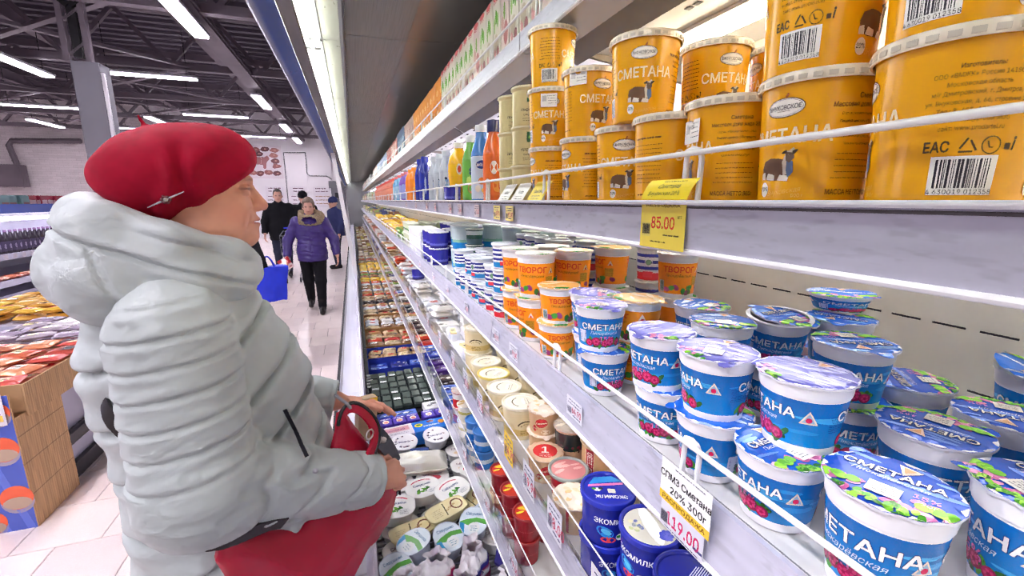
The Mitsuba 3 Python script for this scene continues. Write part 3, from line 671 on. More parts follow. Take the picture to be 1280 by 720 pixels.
# ---- yellow sour cream bucket
ORG = (226, 160, 8)
def bucket_sheet(C, H, detail=2, seed=0):
    sh = Sheet(); brown = (112, 62, 10); r = random.Random(seed)
    for q, f in enumerate((0, C / 2)):
        sh.ell(f, .85 * H, .0215, .0095, (90, 60, 30), 1, 28); sh.ell(f, .85 * H, .0205, .0086, (236, 232, 226), 2, 28); sh.ell(f, .85 * H, .0195, .0079, (90, 70, 50), 3, 28); sh.ell(f, .85 * H, .0191, .0075, (236, 232, 226), 4, 28)
        sh.text('ВНУКОВСКОЕ', f, .853 * H, .0042, INK, 5, True, sx=.92); sh.ell(f + .003, .95 * H, .0012, .003, (150, 70, 20), 5, 8, -.5); sh.line([(f - .007, .82 * H), (f + .007, .82 * H)], .0006, (120, 100, 80), 5)
        sh.text('СМЕТАНА', f, .60 * H, .0145, (244, 226, 188), 3, True, sx=1.0)
        # resting cow
        x, y = f - .002, .29 * H
        cow = lambda pts: Polygon([(x + a * .001, y + b * .001) for a, b in pts]).buffer(.0008)
        sh.poly(cow([(-20, -6), (-22, 2), (-19, 9), (-10, 12), (2, 11), (9, 9), (12, 3), (10, -7), (0, -9), (-12, -9)]), (96, 66, 44), 2)
        sh.poly(cow([(6, 8), (9, 16), (8, 19), (12, 18), (16, 21), (18, 18), (15, 12), (14, 4), (12, -3), (8, -4)]), (208, 196, 180), 3)
        sh.poly(cow([(9, 17), (16, 16), (17, 12), (13, 8), (10, 10)]), (92, 72, 58), 4)
        sh.poly(cow([(5, 17), (9, 19), (9, 17)]), (60, 46, 36), 4); sh.poly(cow([(16, 18), (20, 19), (17, 16)]), (60, 46, 36), 4)
        sh.poly(cow([(11, 8), (16, 8), (17, -2), (13, -6), (11, 0)]), (86, 106, 140), 4)
        sh.poly(cow([(-14, -8), (-4, -9), (-4, -5), (-12, -3)]), (222, 214, 204), 4); sh.poly(cow([(-22, -3), (-18, -2), (-17, -8), (-22, -8)]), (222, 214, 204), 4); sh.poly(cow([(2, -9), (12, -10), (13, -6), (4, -5)]), (222, 214, 204), 4)
        sh.ell(f - .0195, .115 * H, .0062, .0075, (238, 234, 228), 3, 16); sh.text('20%', f - .0195, .12 * H, .0042, INK, 4, True, sx=.85)
        sh.text('Внуковская', f + .006, .10 * H, .005, (236, 186, 90), 3, shear=.3, rot=.12); sh.text('800 г', f + .022, .06 * H, .0035, (236, 196, 110), 3)
    # text columns: s measured from the front
    a = C * .22
    if detail >= 2:
        sh.text('Сметана', a + .004, .90 * H, .0045, brown, 2, True); sh.text('Массовая доля жира 20%', a, .83 * H, .0042, brown, 2, True, sx=.85)
        for k, tx in enumerate(('Состав: нормализованные сливки', 'Пищевая ценность 100 г продукта:', 'белок 2,5 г, жир 20 г', 'Энергетическая ценность 203 ккал', 'Хранить при температуре')):
            sh.text(tx, a, (.755 - .062 * k) * H, .0024, brown, 2, k == 1, sx=.84)
        sh.para(a, .42 * H, .052, 5, .052 * H, .0008, (150, 90, 20), 2, 3)
        sh.text('МАССА НЕТТО:800г', a, .09 * H, .0048, brown, 2, True, sx=.85)
        b = -C * .23
        for k, tx in enumerate(('Изготовитель:', 'ООО «ВМЖК» Россия 141800', 'Московская область', 'м/г Дмитровский, г. Дмитров,', 'ул. Внуковская, д. 66, строение 1', 'Тел.: 8-495-101-95-66', 'e-mail: info@prodartel.ru', 'сайт: www.prodartel.ru')):
            sh.text(tx, b, (.885 - .056 * k) * H, .0031, brown, 2, k in (0, 5), sx=.86)
    else:
        sh.para(a, .84 * H, .052, 1, .01, .0022, brown, 2, 5); sh.para(a, .75 * H, .056, 10, .055 * H, .0009, (140, 84, 16), 2, seed); sh.para(a, .09 * H, .045, 1, .01, .002, brown, 2, 7)
        b = -C * .23; sh.para(b, .88 * H, .052, 8, .055 * H, .0010, brown, 2, seed + 2)
    sh.text('EAC', b - .019, .375 * H, .0075, (66, 40, 10), 2, True, sx=.8)
    tri_ = [(b + .000 + .0068 * math.cos(q), .368 * H + .0068 * math.sin(q)) for q in (1.571, 3.665, 5.760)]
    for k in range(3):
        p0, p1 = np.array(tri_[k]), np.array(tri_[(k + 1) % 3]); sh.line([p0 * .9 + p1 * .1, p0 * .25 + p1 * .75], .0013, (66, 40, 10), 2)
    c = Point(b + .0145, .375 * H); sh.poly(c.buffer(.0062, 8).difference(c.buffer(.0056, 8)), (66, 40, 10), 2); sh.line([(b + .012, .40 * H), (b + .0135, .36 * H), (b + .0155, .36 * H)], .0008, (66, 40, 10), 2)
    sh.rect(b + .0235, b + .0275, .345 * H, .385 * H, (66, 40, 10), 2); sh.line([(b + .0295, .345 * H), (b + .0305, .40 * H)], .0014, (66, 40, 10), 2); sh.ell(b + .0305, .418 * H, .0012, .0012, (66, 40, 10), 2, 6)
    sh.barcode(b - .021, b + .021, .05 * H, .31 * H, 2, 9)
    sh.text('4 630019 012358', b, .072 * H, .0034, INK, 4, sx=1.02)
    return sh

def bucket(detail, seed, lidc=(226, 216, 196)):
    prof = [(0, .002), (.050, .002), (.0515, 0), (.0525, .002), (.0585, .114), (.0592, .121), (.0600, .121), (.0600, .124), (.0560, .124)]
    C = 2 * math.pi * .0555
    p = {'tub': tub(prof, ORG, 'm_gloss', 48), 'print': bucket_sheet(C, .108, detail, seed).shape(around(.05285, .0584, .005, .113), 'm_print', .010, .00016, True)}
    p.update(snap_lid(.0635, .1285, lidc, None, n=48, h=.0105, notches=30))
    hd = [(.061 * math.cos(t), .061 * math.sin(t), .1215 - .003 * math.sin(t * 1.0) ** 2) for t in np.linspace(2.2, 4.1, 14)]
    p['handle'] = ply(tube(hd, .0016, 6), 'm_wire', 50)
    return p
BUCKET = [bucket(2, 1), bucket(1, 2)]

# ---- curd cup (orange), striped cup, and a general cup
def gen_cup(R, r, h, body, lab_z, draw, lid, n=28, bsdf='m_gloss', step=.012):
    """R rim, r bottom radius; lab_z = (z0, z1) of the printed label; draw(sheet, C, H); lid = dict or foil args"""
    rs = lambda z: r + (R - .0035 - r) * z / h
    prof = [(0, .001), (r - .002, .001), (r - .0005, 0), (r, .002), (rs(h * .9), h * .9), (rs(h * .9), h * .9), (R - .002, h - .006), (R - .002, h - .006), (R - .0005, h - .003), (R - .0005, h - .0005), (R - .006, h - .0005)]
    p = {'tub': tub(prof, body, bsdf, n)}
    if draw:
        z0, z1 = lab_z; ra, rb = rs(z0) + .0003, rs(z1) + .0003; C = math.pi * (ra + rb); sh = Sheet(); draw(sh, C, z1 - z0)
        p['label'] = sh.shape(around(ra, rb, z0, z1), bsdf, step, smooth=True)
    p.update(lid)
    return p

def bands(*cols):
    def draw(sh, C, H):
        for a, b, c in cols: grid_rect(sh, C, a * H, b * H, c)
    return draw
def grid_rect(sh, C, t0, t1, c, layer=0, n=28):
    sh.tri([[-C / 2 + C * i / n, t] for t in (t0, t1) for i in range(n + 1)], [[i, i + 1, n + 2 + i] for i in range(n)] + [[i, n + 2 + i, n + 1 + i] for i in range(n)], c, layer)

def curd_draw(sh, C, H):
    r = random.Random(5); grid_rect(sh, C, 0, H, (236, 140, 22))
    for f in (0, C / 2):
        sh.text('ТВОРОГ', f, .80 * H, .18 * H, (206, 50, 30), 3, True, sx=1.0); sh.text('Пискарёвский', f, .60 * H, .085 * H, (120, 90, 20), 3, shear=.3)
        s = f + .048; sh.poly(Polygon([(s - .007, .68 * H), (s + .007, .68 * H), (s, .68 * H + .013)]), (226, 210, 190), 2); sh.ell(s, .72 * H, .0025, .0025, (190, 40, 60), 3, 8)
        sh.rect(f + .034, f + .056, .28 * H, .58 * H, (178, 128, 20), 2); sh.para(f + .045, .55 * H, .02, 6, .045 * H, .0006, (120, 80, 10), 3, 2)
        for k in range(9):
            x = f + r.uniform(-.03, .06); sh.ell(x, r.uniform(0.02, .2) * H + .002, .008, .006, ((40, 110, 40), (120, 34, 90), (150, 50, 110), (60, 140, 50))[k % 4], 2 + k % 3, 9, r.uniform(0, 3))
    sh.barcode(-C * .19, -C * .13, .02 * H, .42 * H, 5, 4, (214, 216, 214), (50, 90, 90), vertical=True)
def plain_foil(base, hi, spot=None, seed=0):
    def draw(sh, disc, R):
        sh.fill(disc, base, 0); r = random.Random(seed)
        for k in range(6): clip_ell(sh, disc, r.uniform(-.7, .7) * R, r.uniform(-.7, .7) * R, r.uniform(.2, .5) * R, r.uniform(.05, .14) * R, hi, 1, r.uniform(-.5, .5))
        if spot:
            for k in range(5): clip_ell(sh, disc, R * (.1 * k - .2), -.85 * R, .14 * R, .09 * R, spot, 2, k)
    return draw
CURD = [gen_cup(.0490, .0385, .104, (226, 226, 230), (.010, .082), curd_draw, {'lid': foil_lid(.0493, .1044, plain_foil((196, 194, 186), (226, 224, 212), (50, 130, 50), 1), 1, .0012, rim=(222, 220, 214))}),
        gen_cup(.0490, .0385, .104, (226, 226, 230), (.010, .082), curd_draw, {'lid': foil_lid(.0493, .1044, plain_foil((222, 172, 96), (240, 206, 140), (50, 130, 50), 2), 2, .0009, rim=(222, 214, 200))}),
        gen_cup(.0490, .0385, .104, (226, 226, 230), (.010, .082), curd_draw, {'lid': foil_lid(.0493, .1044, plain_foil((118, 112, 104), (168, 164, 154), (50, 130, 50), 3), 3, .0012, rim=(200, 198, 190))})]
CURD_SMALL = gen_cup(.0455, .0345, .078, (226, 226, 230), (.008, .060), curd_draw, {'lid': foil_lid(.0459, .0784, plain_foil((226, 166, 84), (240, 214, 170), (50, 130, 50), 4), 4, .0007, rim=(226, 206, 170))})
NAVY = (36, 44, 128)
def stripe_draw(low):
    def draw(sh, C, H):
        grid_rect(sh, C, 0, H, (230, 232, 236)); 
        for k in range(3): grid_rect(sh, C, (.36 + .22 * k) * H, (.47 + .22 * k) * H, NAVY, 1)
        grid_rect(sh, C, 0.0, .26 * H, low, 1)
        sh.ell(0, .62 * H, .011, .011, (230, 232, 236), 2, 14); sh.ell(0, .62 * H, .008, .008, (110, 150, 120), 3, 12); sh.rect(-.016, .012, .1 * H, .3 * H, (214, 60, 76), 3)
    return draw
STRIPE = [gen_cup(.0400, .0330, .068, (232, 234, 238), (.004, .060), stripe_draw((24, 120, 178)), snap_lid(.0405, .070, (206, 214, 222), plain_foil((190, 198, 206), (224, 230, 234)), n=28, h=.005), 24),
          gen_cup(.0400, .0330, .068, (232, 234, 238), (.004, .060), stripe_draw((206, 44, 54)), snap_lid(.0405, .070, (198, 206, 214), plain_foil((176, 186, 196), (216, 224, 228)), n=28, h=.005), 24)]
STRIPE_TALL = gen_cup(.0440, .0360, .100, (220, 226, 226), (.006, .088), stripe_draw((206, 44, 54)), {'lid': foil_lid(.0443, .1004, plain_foil((196, 200, 190), (230, 232, 222)), 6, .0012)}, 24)
GREEN_CUP = gen_cup(.0400, .0330, .070, (60, 84, 80), (.006, .062), bands((0, .4, (70, 96, 104)), (.4, .7, (30, 78, 62)), (.7, 1, (190, 204, 200))), snap_lid(.0405, .072, (190, 200, 190), None, n=24, h=.005), 24)
GLASS_TUB = gen_cup(.0640, .0560, .110, (176, 196, 200), (.006, .096), bands((0, .32, (20, 116, 180)), (.32, .46, (130, 178, 160)), (.46, 1, (186, 204, 206))), snap_lid(.0645, .112, (206, 214, 214), plain_foil((190, 200, 198), (228, 232, 228)), n=32, h=.007), 32)
NAVY_TUB = gen_cup(.0520, .0450, .085, (40, 40, 140), (.006, .072), bands((0, .16, (36, 32, 110)), (.16, .34, (92, 96, 186)), (.34, 1, (42, 40, 150))), snap_lid(.0525, .087, (216, 218, 232), None, n=28, h=.006), 28)
PALE_CUP = gen_cup(.0500, .0430, .080, (206, 212, 188), (.006, .066), bands((0, .3, (214, 216, 200)), (.3, .5, (90, 130, 80)), (.5, 1, (206, 214, 180))), snap_lid(.0505, .082, (222, 226, 206), None, n=24, h=.006), 24)

# ---- cream bucket, beige cups, blue tubs for the shelf below
def cream_draw(sh, C, H):
    grid_rect(sh, C, 0, H, (222, 208, 166)); grid_rect(sh, C, .1 * H, .36 * H, (206, 180, 108), 1)
    for f in (0, C / 2):
        t = np.linspace(.25, math.pi - .25, 12); sh.line([(f + .024 * math.cos(a), .48 * H + .016 * math.sin(a)) for a in t], .0035, (70, 52, 36), 2); sh.line([(f + .017 * math.cos(a), .45 * H + .010 * math.sin(a)) for a in t], .0012, (110, 84, 50), 2); sh.para(f, .3 * H, .04, 3, .07 * H, .0016, (120, 92, 40), 2, 1)
def cream_lid(sh, disc, R):
    sh.fill(disc, (232, 226, 204), 0); sh.poly(Point(0, 0).buffer(.9 * R).difference(Point(0, 0).buffer(.84 * R)), (250, 248, 236), 1)
    t = np.linspace(.4, 2.7, 10); sh.line([(.6 * R * math.cos(a), .5 * R * math.sin(a)) for a in t], .07 * R, (104, 92, 70), 1); sh.ell(.1 * R, -.2 * R, .4 * R, .14 * R, (244, 240, 224), 1); sh.para(0, -.3 * R, .8 * R, 2, .16 * R, .04 * R, (150, 140, 110), 2, 5)
CREAM = gen_cup(.0560, .0480, .098, (226, 216, 180), (.006, .082), cream_draw, snap_lid(.0565, .100, (230, 224, 202), cream_lid, n=36, h=.007), 32)
CREAM_YELLOW = gen_cup(.0560, .0480, .098, (226, 216, 180), (.006, .082), cream_draw, snap_lid(.0565, .100, (226, 204, 110), cream_lid, n=36, h=.007), 32)
RED = (178, 28, 40)
def beige_draw(sh, C, H):
    grid_rect(sh, C, 0, H, (206, 172, 132))
    for f in (0, C / 2):
        sh.ell(f + .006, .60 * H, .017, .0125, RED, 1, 18, .25); sh.ell(f + .006, .60 * H, .0155, .011, (198, 52, 56), 2, 18, .25); sh.text('Коровка', f + .006, .60 * H, .0055, (240, 214, 190), 3, True, rot=.2)
        sh.poly(affinity.rotate(sbox(f - .021, .14 * H, f - .007, .14 * H + .014), 45), RED, 2); sh.text('20%', f - .014, .14 * H + .007, .0048, (240, 210, 190), 3, True)
        sh.ell(f + .018, .12 * H, .013, .007, (240, 226, 196), 1, 12)
    sh.rect(-C * .23, -C * .205, 0, H, (166, 36, 46), 1)
def white_lid(hi=(240, 200, 150)):
    def draw(sh, disc, R):
        sh.fill(disc, (236, 224, 208), 0); r = random.Random(3)
        for k in range(14): clip_ell(sh, disc, r.uniform(-.7, .7) * R, r.uniform(-.7, .7) * R, .18 * R, .12 * R, (hi, (246, 236, 222), (244, 214, 180))[k % 3], 1 + k % 2, k)
    return draw
BEIGE = gen_cup(.0450, .0370, .066, (214, 180, 142), (.004, .058), beige_draw, {'lid': foil_lid(.0462, .0664, white_lid(), 3, .0016, rim=(226, 206, 180))}, 30)
def redspot(sh, disc, R):
    sh.fill(disc, (224, 190, 160), 0); sh.ell(0, 0, .66 * R, .66 * R, (214, 56, 60), 1, 22); sh.text('1', 0, .1 * R, .6 * R, (240, 220, 210), 2, True); sh.para(0, -.35 * R, .7 * R, 2, .16 * R, .05 * R, (240, 210, 200), 2, 1)
BEIGE_RED = gen_cup(.0450, .0370, .066, (206, 170, 130), (.004, .058), beige_draw, {'lid': foil_lid(.0462, .0664, redspot, 4, .0005, rim=(226, 206, 180))}, 30)
def berry_draw(sh, C, H):
    grid_rect(sh, C, 0, H, (204, 170, 136)); grid_rect(sh, C, .52 * H, H, (34, 44, 48), 1); r = random.Random(8)
    for k in range(34): sh.ell(r.uniform(-.5, .5) * C, r.uniform(.4, .72) * H, r.uniform(.003, .006), r.uniform(.003, .006), ((120, 24, 52), (40, 20, 30), (60, 30, 44), (160, 50, 70), (30, 64, 40))[k % 5], 2 + k % 3, 9)
    for f in (0, C / 2): sh.line([(f - .012, .05 * H), (f - .002, .2 * H), (f + .004, .38 * H)], .0012, (120, 84, 50), 2)
BERRY = gen_cup(.0420, .0330, .115, (210, 180, 150), (.006, .104), berry_draw, {'lid': foil_lid(.0426, .1154, plain_foil((190, 178, 164), (226, 214, 196)), 4, .001, rim=(214, 206, 200))}, 28)
GREYLID = gen_cup(.0470, .0360, .068, (150, 150, 148), (.004, .058), bands((0, 1, (168, 38, 48)), (.3, .6, (214, 190, 176))), snap_lid(.0475, .070, (150, 156, 150), plain_foil((206, 130, 130), (226, 170, 164)), n=30, h=.006), 28)
def tasty_draw(sh, C, H):
    grid_rect(sh, C, 0, H, (206, 166, 120)); grid_rect(sh, C, .0, .06 * H, (176, 130, 90), 1)
    for f in (0, C / 2):
        sh.rect(f - .0095, f + .0095, .02 * H, .98 * H, (150, 22, 38), 1); sh.rect(f - .0105, f - .0098, .02 * H, .98 * H, (240, 220, 200), 2); sh.rect(f + .0098, f + .0105, .02 * H, .98 * H, (240, 220, 200), 2)
        sh.text('ВКУСНОТЕЕВО', f, .5 * H, .0125, (240, 226, 214), 3, True, sx=.70, rot=math.pi / 2); sh.ell(f + .026, .3 * H, .006, .005, (196, 46, 44), 1, 10); sh.ell(f + .030, .38 * H, .003, .004, (80, 140, 60), 1, 8)
TASTY = gen_cup(.0450, .0390, .118, (216, 190, 150), (.004, .110), tasty_draw, {'lid': foil_lid(.0456, .1184, plain_foil((226, 204, 166), (240, 226, 200)), 5, .0008, rim=(226, 210, 180))}, 28)
def eko_draw(sh, C, H):
    grid_rect(sh, C, 0, H, (24, 34, 140)); r = random.Random(2)
    for f in (0, C / 2):
        sh.text('ЭКОМИЛК', f, .74 * H, .0095, (236, 240, 250), 3, True, sx=.95); sh.ell(f - .012, .4 * H, .016, .010, (40, 130, 210), 1, 16, -.4); sh.ell(f - .010, .41 * H, .010, .005, (90, 190, 230), 2, 12, -.4); sh.ell(f - .006, .16 * H, .014, .006, (220, 70, 80), 1, 14); sh.ell(f + .016, .24 * H, .009, .007, (236, 240, 236), 1, 12)
        sh.ell(f + .012, .26 * H, .004, .003, (50, 140, 60), 2, 8); sh.para(f + .05, .6 * H, .028, 7, .07 * H, .0008, (130, 150, 220), 1, 4)
def eko_lid(sh, disc, R):
    sh.fill(disc, (30, 42, 160), 0)
    sh.poly(Polygon([(-.8 * R, .3 * R), (-.5 * R, .8 * R), (.3 * R, .92 * R), (.75 * R, .55 * R), (.2 * R, .5 * R)]).intersection(disc), (40, 140, 214), 1); sh.poly(Polygon([(-.85 * R, .12 * R), (.7 * R, .34 * R), (.72 * R, .5 * R), (-.8 * R, .28 * R)]).intersection(disc), (220, 120, 190), 2)
    sh.ell(-.45 * R, -.05 * R, .16 * R, .12 * R, (236, 240, 240), 2, 12); sh.ell(-.3 * R, .02 * R, .1 * R, .08 * R, (60, 60, 70), 3, 9); sh.ell(-.6 * R, .0, .1 * R, .07 * R, (70, 150, 60), 3, 9)
    sh.rect(-.02 * R, .30 * R, -.26 * R, .02 * R, (214, 214, 206), 3); sh.text('ЭКОМИЛК', .08 * R, -.5 * R, .2 * R, (236, 240, 250), 3, True, sx=.95, rot=math.pi)
EKO = gen_cup(.0485, .0430, .085, (26, 34, 138), (.006, .068), eko_draw, snap_lid(.0492, .0875, (34, 48, 172), eko_lid, n=40, h=.010), 36)
def blossom_lid(sh, disc, R):
    sh.fill(disc, (214, 214, 200), 0); clip_ell(sh, disc, 0, .1 * R, .28 * R, 1.1 * R, (246, 248, 246), 1, .45); r = random.Random(3)
    for k in range(12): clip_ell(sh, disc, (.55 + r.uniform(-.2, .2)) * R, (-.3 + r.uniform(-.2, .2)) * R, .13 * R, .1 * R, ((70, 80, 190), (100, 104, 204))[k % 2], 2, k); clip_ell(sh, disc, (-.5 + r.uniform(-.25, .2)) * R, (-.2 + r.uniform(-.3, .3)) * R, .1 * R, .08 * R, ((190, 200, 150), (226, 224, 190), (120, 130, 180))[k % 3], 2, k)
    for k in range(4): clip_ell(sh, disc, (.2 + .12 * k) * R, .74 * R, .1 * R, .07 * R, (214, 140, 110), 2)
EKO_B = gen_cup(.0485, .0430, .085, (26, 34, 138), (.006, .068), eko_draw, snap_lid(.0492, .0875, (34, 44, 160), blossom_lid, n=40, h=.010), 36)
def dark_lid(sh, disc, R):
    sh.fill(disc, (24, 32, 130), 0)
    for k in range(7): sh.line([(-.5 * R + .09 * k * R, -.5 * R), (.35 * R + .09 * k * R, .5 * R)], .03 * R, (200, 206, 226), 1)
EKO_C = gen_cup(.0485, .0430, .085, (22, 28, 116), (.006, .068), eko_draw, snap_lid(.0492, .0875, (26, 34, 132), dark_lid, n=40, h=.010), 36)
REDCUP = gen_cup(.0400, .0335, .074, (128, 14, 26), (.004, .066), bands((0, 1, (136, 16, 28)), (.46, .5, (176, 70, 76))), snap_lid(.0408, .076, (150, 40, 44), plain_foil((206, 60, 44), (240, 200, 60)), n=28, h=.006), 28)
BLUEPET = gen_cup(.0420, .0350, .072, (40, 110, 190), (.004, .064), bands((0, .34, (26, 112, 190)), (.34, .62, (190, 206, 220)), (.62, 1, (50, 110, 180))), snap_lid(.0425, .074, (60, 120, 190), None, n=28, h=.006), 28)
WHITECUP = gen_cup(.0420, .0350, .072, (230, 226, 214), (.004, .064), bands((0, .5, (226, 222, 206)), (.5, .7, (190, 180, 100))), {'lid': foil_lid(.0426, .0724, plain_foil((226, 216, 200), (206, 170, 110)), 3, .0008)}, 24)
REDWHITE = gen_cup(.0400, .0335, .074, (206, 40, 44), (.004, .066), bands((0, .6, (200, 36, 42)), (.6, 1, (232, 226, 226))), {'lid': foil_lid(.0406, .0744, plain_foil((232, 214, 206), (244, 236, 230)), 3, .0008)}, 24)
def sorted_beige(sh, C, H):
    grid_rect(sh, C, 0, H, (206, 192, 140))
    for f in (0, C / 2):
        sh.rect(f - .008, f + .010, .62 * H, .92 * H, (30, 84, 40), 1); sh.ell(f + .001, .78 * H, .006, .004, (120, 180, 60), 2, 10, .6); sh.text('ПРОСТО', f - .004, .40 * H, .006, (70, 60, 40), 1, True); sh.text('сметана', f - .002, .27 * H, .005, (70, 60, 40), 1); sh.para(f - .004, .16 * H, .03, 2, .06 * H, .001, (110, 96, 60), 1, 2); sh.ell(f + .026, .45 * H, .006, .007, (196, 40, 50), 1, 12)
PAPER = gen_cup(.0460, .0420, .088, (206, 190, 140), (.003, .082), sorted_beige, snap_lid(.0465, .090, (200, 190, 150), None, n=30, h=.005), 30)

# ---- bottles
def bottle(prof, body, cap, capc, draw=None, lz=None, n=24, neck=None):
    p = {'body': tub(prof, body, 'm_gloss', n)}
    r, z0, z1 = cap
    m, c = lathe([(r, z0), (r, z0), (r, z1 - .002), (r - .002, z1), (r - .002, z1), (0, z1)], n, [capc] * 6)
    p['cap'] = ply(m, 'm_gloss', True, color=lin(c))
    if draw:
        (ra, rb, a, b) = lz; sh = Sheet(); draw(sh, math.pi * (ra + rb), b - a); p['label'] = sh.shape(around(ra + .0004, rb + .0004, a, b), 'm_gloss', .014, smooth=True)
    return p
def std_prof(R, H, neck=.016, sh=.62): return [(0, .003), (R - .006, 0), (R, .006), (R, H * sh), (R * .95, H * (sh + .08)), (R * .62, H * (sh + .24)), (neck, H * .92), (neck, H)]
def dab(base, *spots):
    def draw(sh, C, H):
        grid_rect(sh, C, 0, H, base)
        for k, (x, y, a, b, c) in enumerate(spots):
            for f in (0, C / 2): sh.ell(f + x, y * H, a, b, c, 1 + k % 4, 16)
    return draw
BLUE_KEFIR = bottle(std_prof(.036, .235, .019), (60, 120, 190), (.021, .228, .252), (224, 228, 232), lambda sh, C, H: (dab((206, 222, 236), (0, .8, .02, .014, (26, 52, 128)), (0, .42, .012, .012, (226, 130, 40)), (.012, .2, .014, .01, (240, 200, 90)), (-.014, .25, .01, .012, (240, 236, 220)))(sh, C, H), [sh.text('bifilux', f, .8 * H, .009, WHITE, 6, True) for f in (0, C / 2)]), (.036, .036, .01, .15))
ORANGE_BOTTLE = bottle(std_prof(.034, .225, .017), (206, 92, 34), (.021, .210, .245), (32, 36, 84), dab((214, 100, 40), (0, .7, .012, .02, (240, 236, 226)), (.01, .25, .014, .02, (226, 150, 70))), (.034, .034, .02, .14))
GREEN_BOTTLE = bottle(std_prof(.034, .225, .017), (96, 160, 60), (.020, .215, .240), (226, 230, 226), dab((110, 176, 70), (0, .7, .010, .014, (40, 60, 110)), (.004, .25, .018, .02, (226, 120, 90)), (-.01, .45, .01, .016, (200, 220, 120))), (.034, .034, .015, .15))
YELLOW_BOTTLE = bottle([(0, .003), (.040, 0), (.046, .006), (.046, .05), (.042, .075), (.046, .10), (.046, .15), (.040, .18), (.019, .212), (.019, .222)], (236, 178, 24), (.022, .214, .236), (226, 222, 206), dab((240, 186, 30), (0, .6, .012, .022, (240, 232, 214)), (0, .6, .007, .014, (200, 60, 40))), (.046, .046, .102, .148))
GREY_BOTTLE = bottle(std_prof(.034, .215, .018), (186, 194, 206), (.020, .206, .230), (206, 214, 220), dab((196, 204, 214), (0, .6, .012, .02, (120, 150, 190)), (.006, .3, .012, .01, (226, 226, 230)), (-.004, .78, .006, .006, (40, 50, 80))), (.034, .034, .015, .13))
DARKBLUE_BOTTLE = bottle(std_prof(.036, .235, .018, .66), (28, 40, 140), (.022, .226, .256), (30, 44, 150), dab((30, 44, 150), (0, .55, .006, .05, (190, 204, 236))), (.036, .036, .015, .155))
ORANGE_JUG = bottle([(0, .003), (.040, 0), (.046, .006), (.046, .14), (.040, .175), (.020, .205), (.020, .215)], (236, 132, 30), (.023, .206, .230), (236, 140, 40), dab((236, 136, 36), (0, .6, .02, .012, (246, 190, 90)), (0, .3, .016, .01, (226, 90, 30))), (.046, .046, .02, .13))
PURPLE_BOTTLE = bottle(std_prof(.042, .215, .019), (120, 82, 186), (.022, .206, .230), (220, 120, 130), dab((150, 160, 216), (0, .6, .02, .016, (226, 232, 244)), (.01, .3, .02, .014, (150, 90, 196))), (.042, .042, .015, .13))
LIGHT_BOTTLE = bottle(std_prof(.042, .215, .019), (110, 170, 214), (.022, .206, .230), (226, 110, 110), dab((170, 206, 230), (0, .6, .02, .016, (240, 244, 246)), (.01, .3, .02, .014, (70, 110, 190))), (.042, .042, .015, .13))
RED_BOTTLE = bottle(std_prof(.042, .215, .019), (206, 110, 84), (.022, .206, .230), (214, 80, 70), dab((220, 140, 110), (0, .6, .02, .016, (240, 214, 196)), (.01, .3, .02, .014, (196, 60, 50))), (.042, .042, .015, .13))

# ---- gable-top and brick cartons
def carton(w, d, h, face, top, spots, gable=True, capc=None, txt=None):
    g = .035 if gable else 0
    body = [(flat(cham(-w / 2, w / 2, -d / 2, d / 2, 0, h - g, .002)), face)]
    if gable:
        v = np.array([[-w / 2, -d / 2, h - g], [w / 2, -d / 2, h - g], [w / 2, d / 2, h - g], [-w / 2, d / 2, h - g], [0, -d / 2, h], [0, d / 2, h]], float)
        t = flat(trimesh.Trimesh(v, [[0, 1, 4], [1, 2, 5], [1, 5, 4], [2, 3, 5], [3, 0, 4], [3, 4, 5]], process=False))
        fin = flat(bx(-.0015, .0015, -d / 2, d / 2, h - .002, h + .012))
        roof = vply([(t, top), (fin, top)], 'm_gloss')
    else:
        roof = vply([(flat(cham(-w / 2, w / 2, -d / 2, d / 2, h - .001, h + .0008, .0006)), top)], 'm_gloss')
    p = {'body': vply(body, 'm_gloss'), 'roof': roof}
    ms, cs = [], []
    for o, ex in (((-w / 2, 0, 0), (0, -1, 0)), ((0, -d / 2, 0), (1, 0, 0))):
        sh = Sheet()
        for k, (x, z, a, b, c) in enumerate(spots): sh.ell(x * w, z * h, a * w, b * h, c, 1 + k % 4, 14)
        if txt: sh.text(txt[0], 0, txt[1] * h, txt[2] * h, txt[3], 6, True, sx=.8)
        fn = facing(o, ex, (0, 0, 1)); m, c = sh.build(fn, 0, .0002); ms.append(m); cs.append(c)
    p['print'] = ply(trimesh.util.concatenate(ms), 'm_gloss', False, color=np.vstack(cs))
    if capc:
        m, c = lathe([(.013, 0), (.013, .012), (.012, .014), (.012, .014), (0, .014)], 14, [capc] * 5); m.apply_translation((-w * .22, 0, h - g * .5))
        p['cap'] = ply(m, 'm_gloss', True, color=lin(c))
    return p
GRN, RDD = (110, 168, 70), (200, 84, 90)
CARTON_GREEN = carton(.07, .07, .235, (226, 222, 208), (226, 222, 212), [(0, .60, .13, .09, (96, 158, 60)), (-.24, .52, .10, .10, (150, 190, 110)), (.24, .55, .11, .09, (126, 176, 84)), (0, .30, .3, .10, (206, 196, 176)), (-.2, .2, .15, .1, (206, 150, 150)), (.25, .16, .2, .08, (150, 100, 104)), (0, .83, .42, .035, (206, 110, 112))], txt=('МОЛОКО', .78, .035, (190, 60, 70)))
CARTON_PINK = carton(.07, .07, .235, (222, 206, 200), (226, 216, 206), [(0, .56, .12, .1, (130, 172, 90)), (.2, .3, .28, .14, (190, 130, 130)), (-.25, .42, .2, .1, (206, 170, 160)), (0, .82, .4, .04, (206, 110, 112))], txt=('МОЛОКО', .76, .035, (190, 60, 70)))
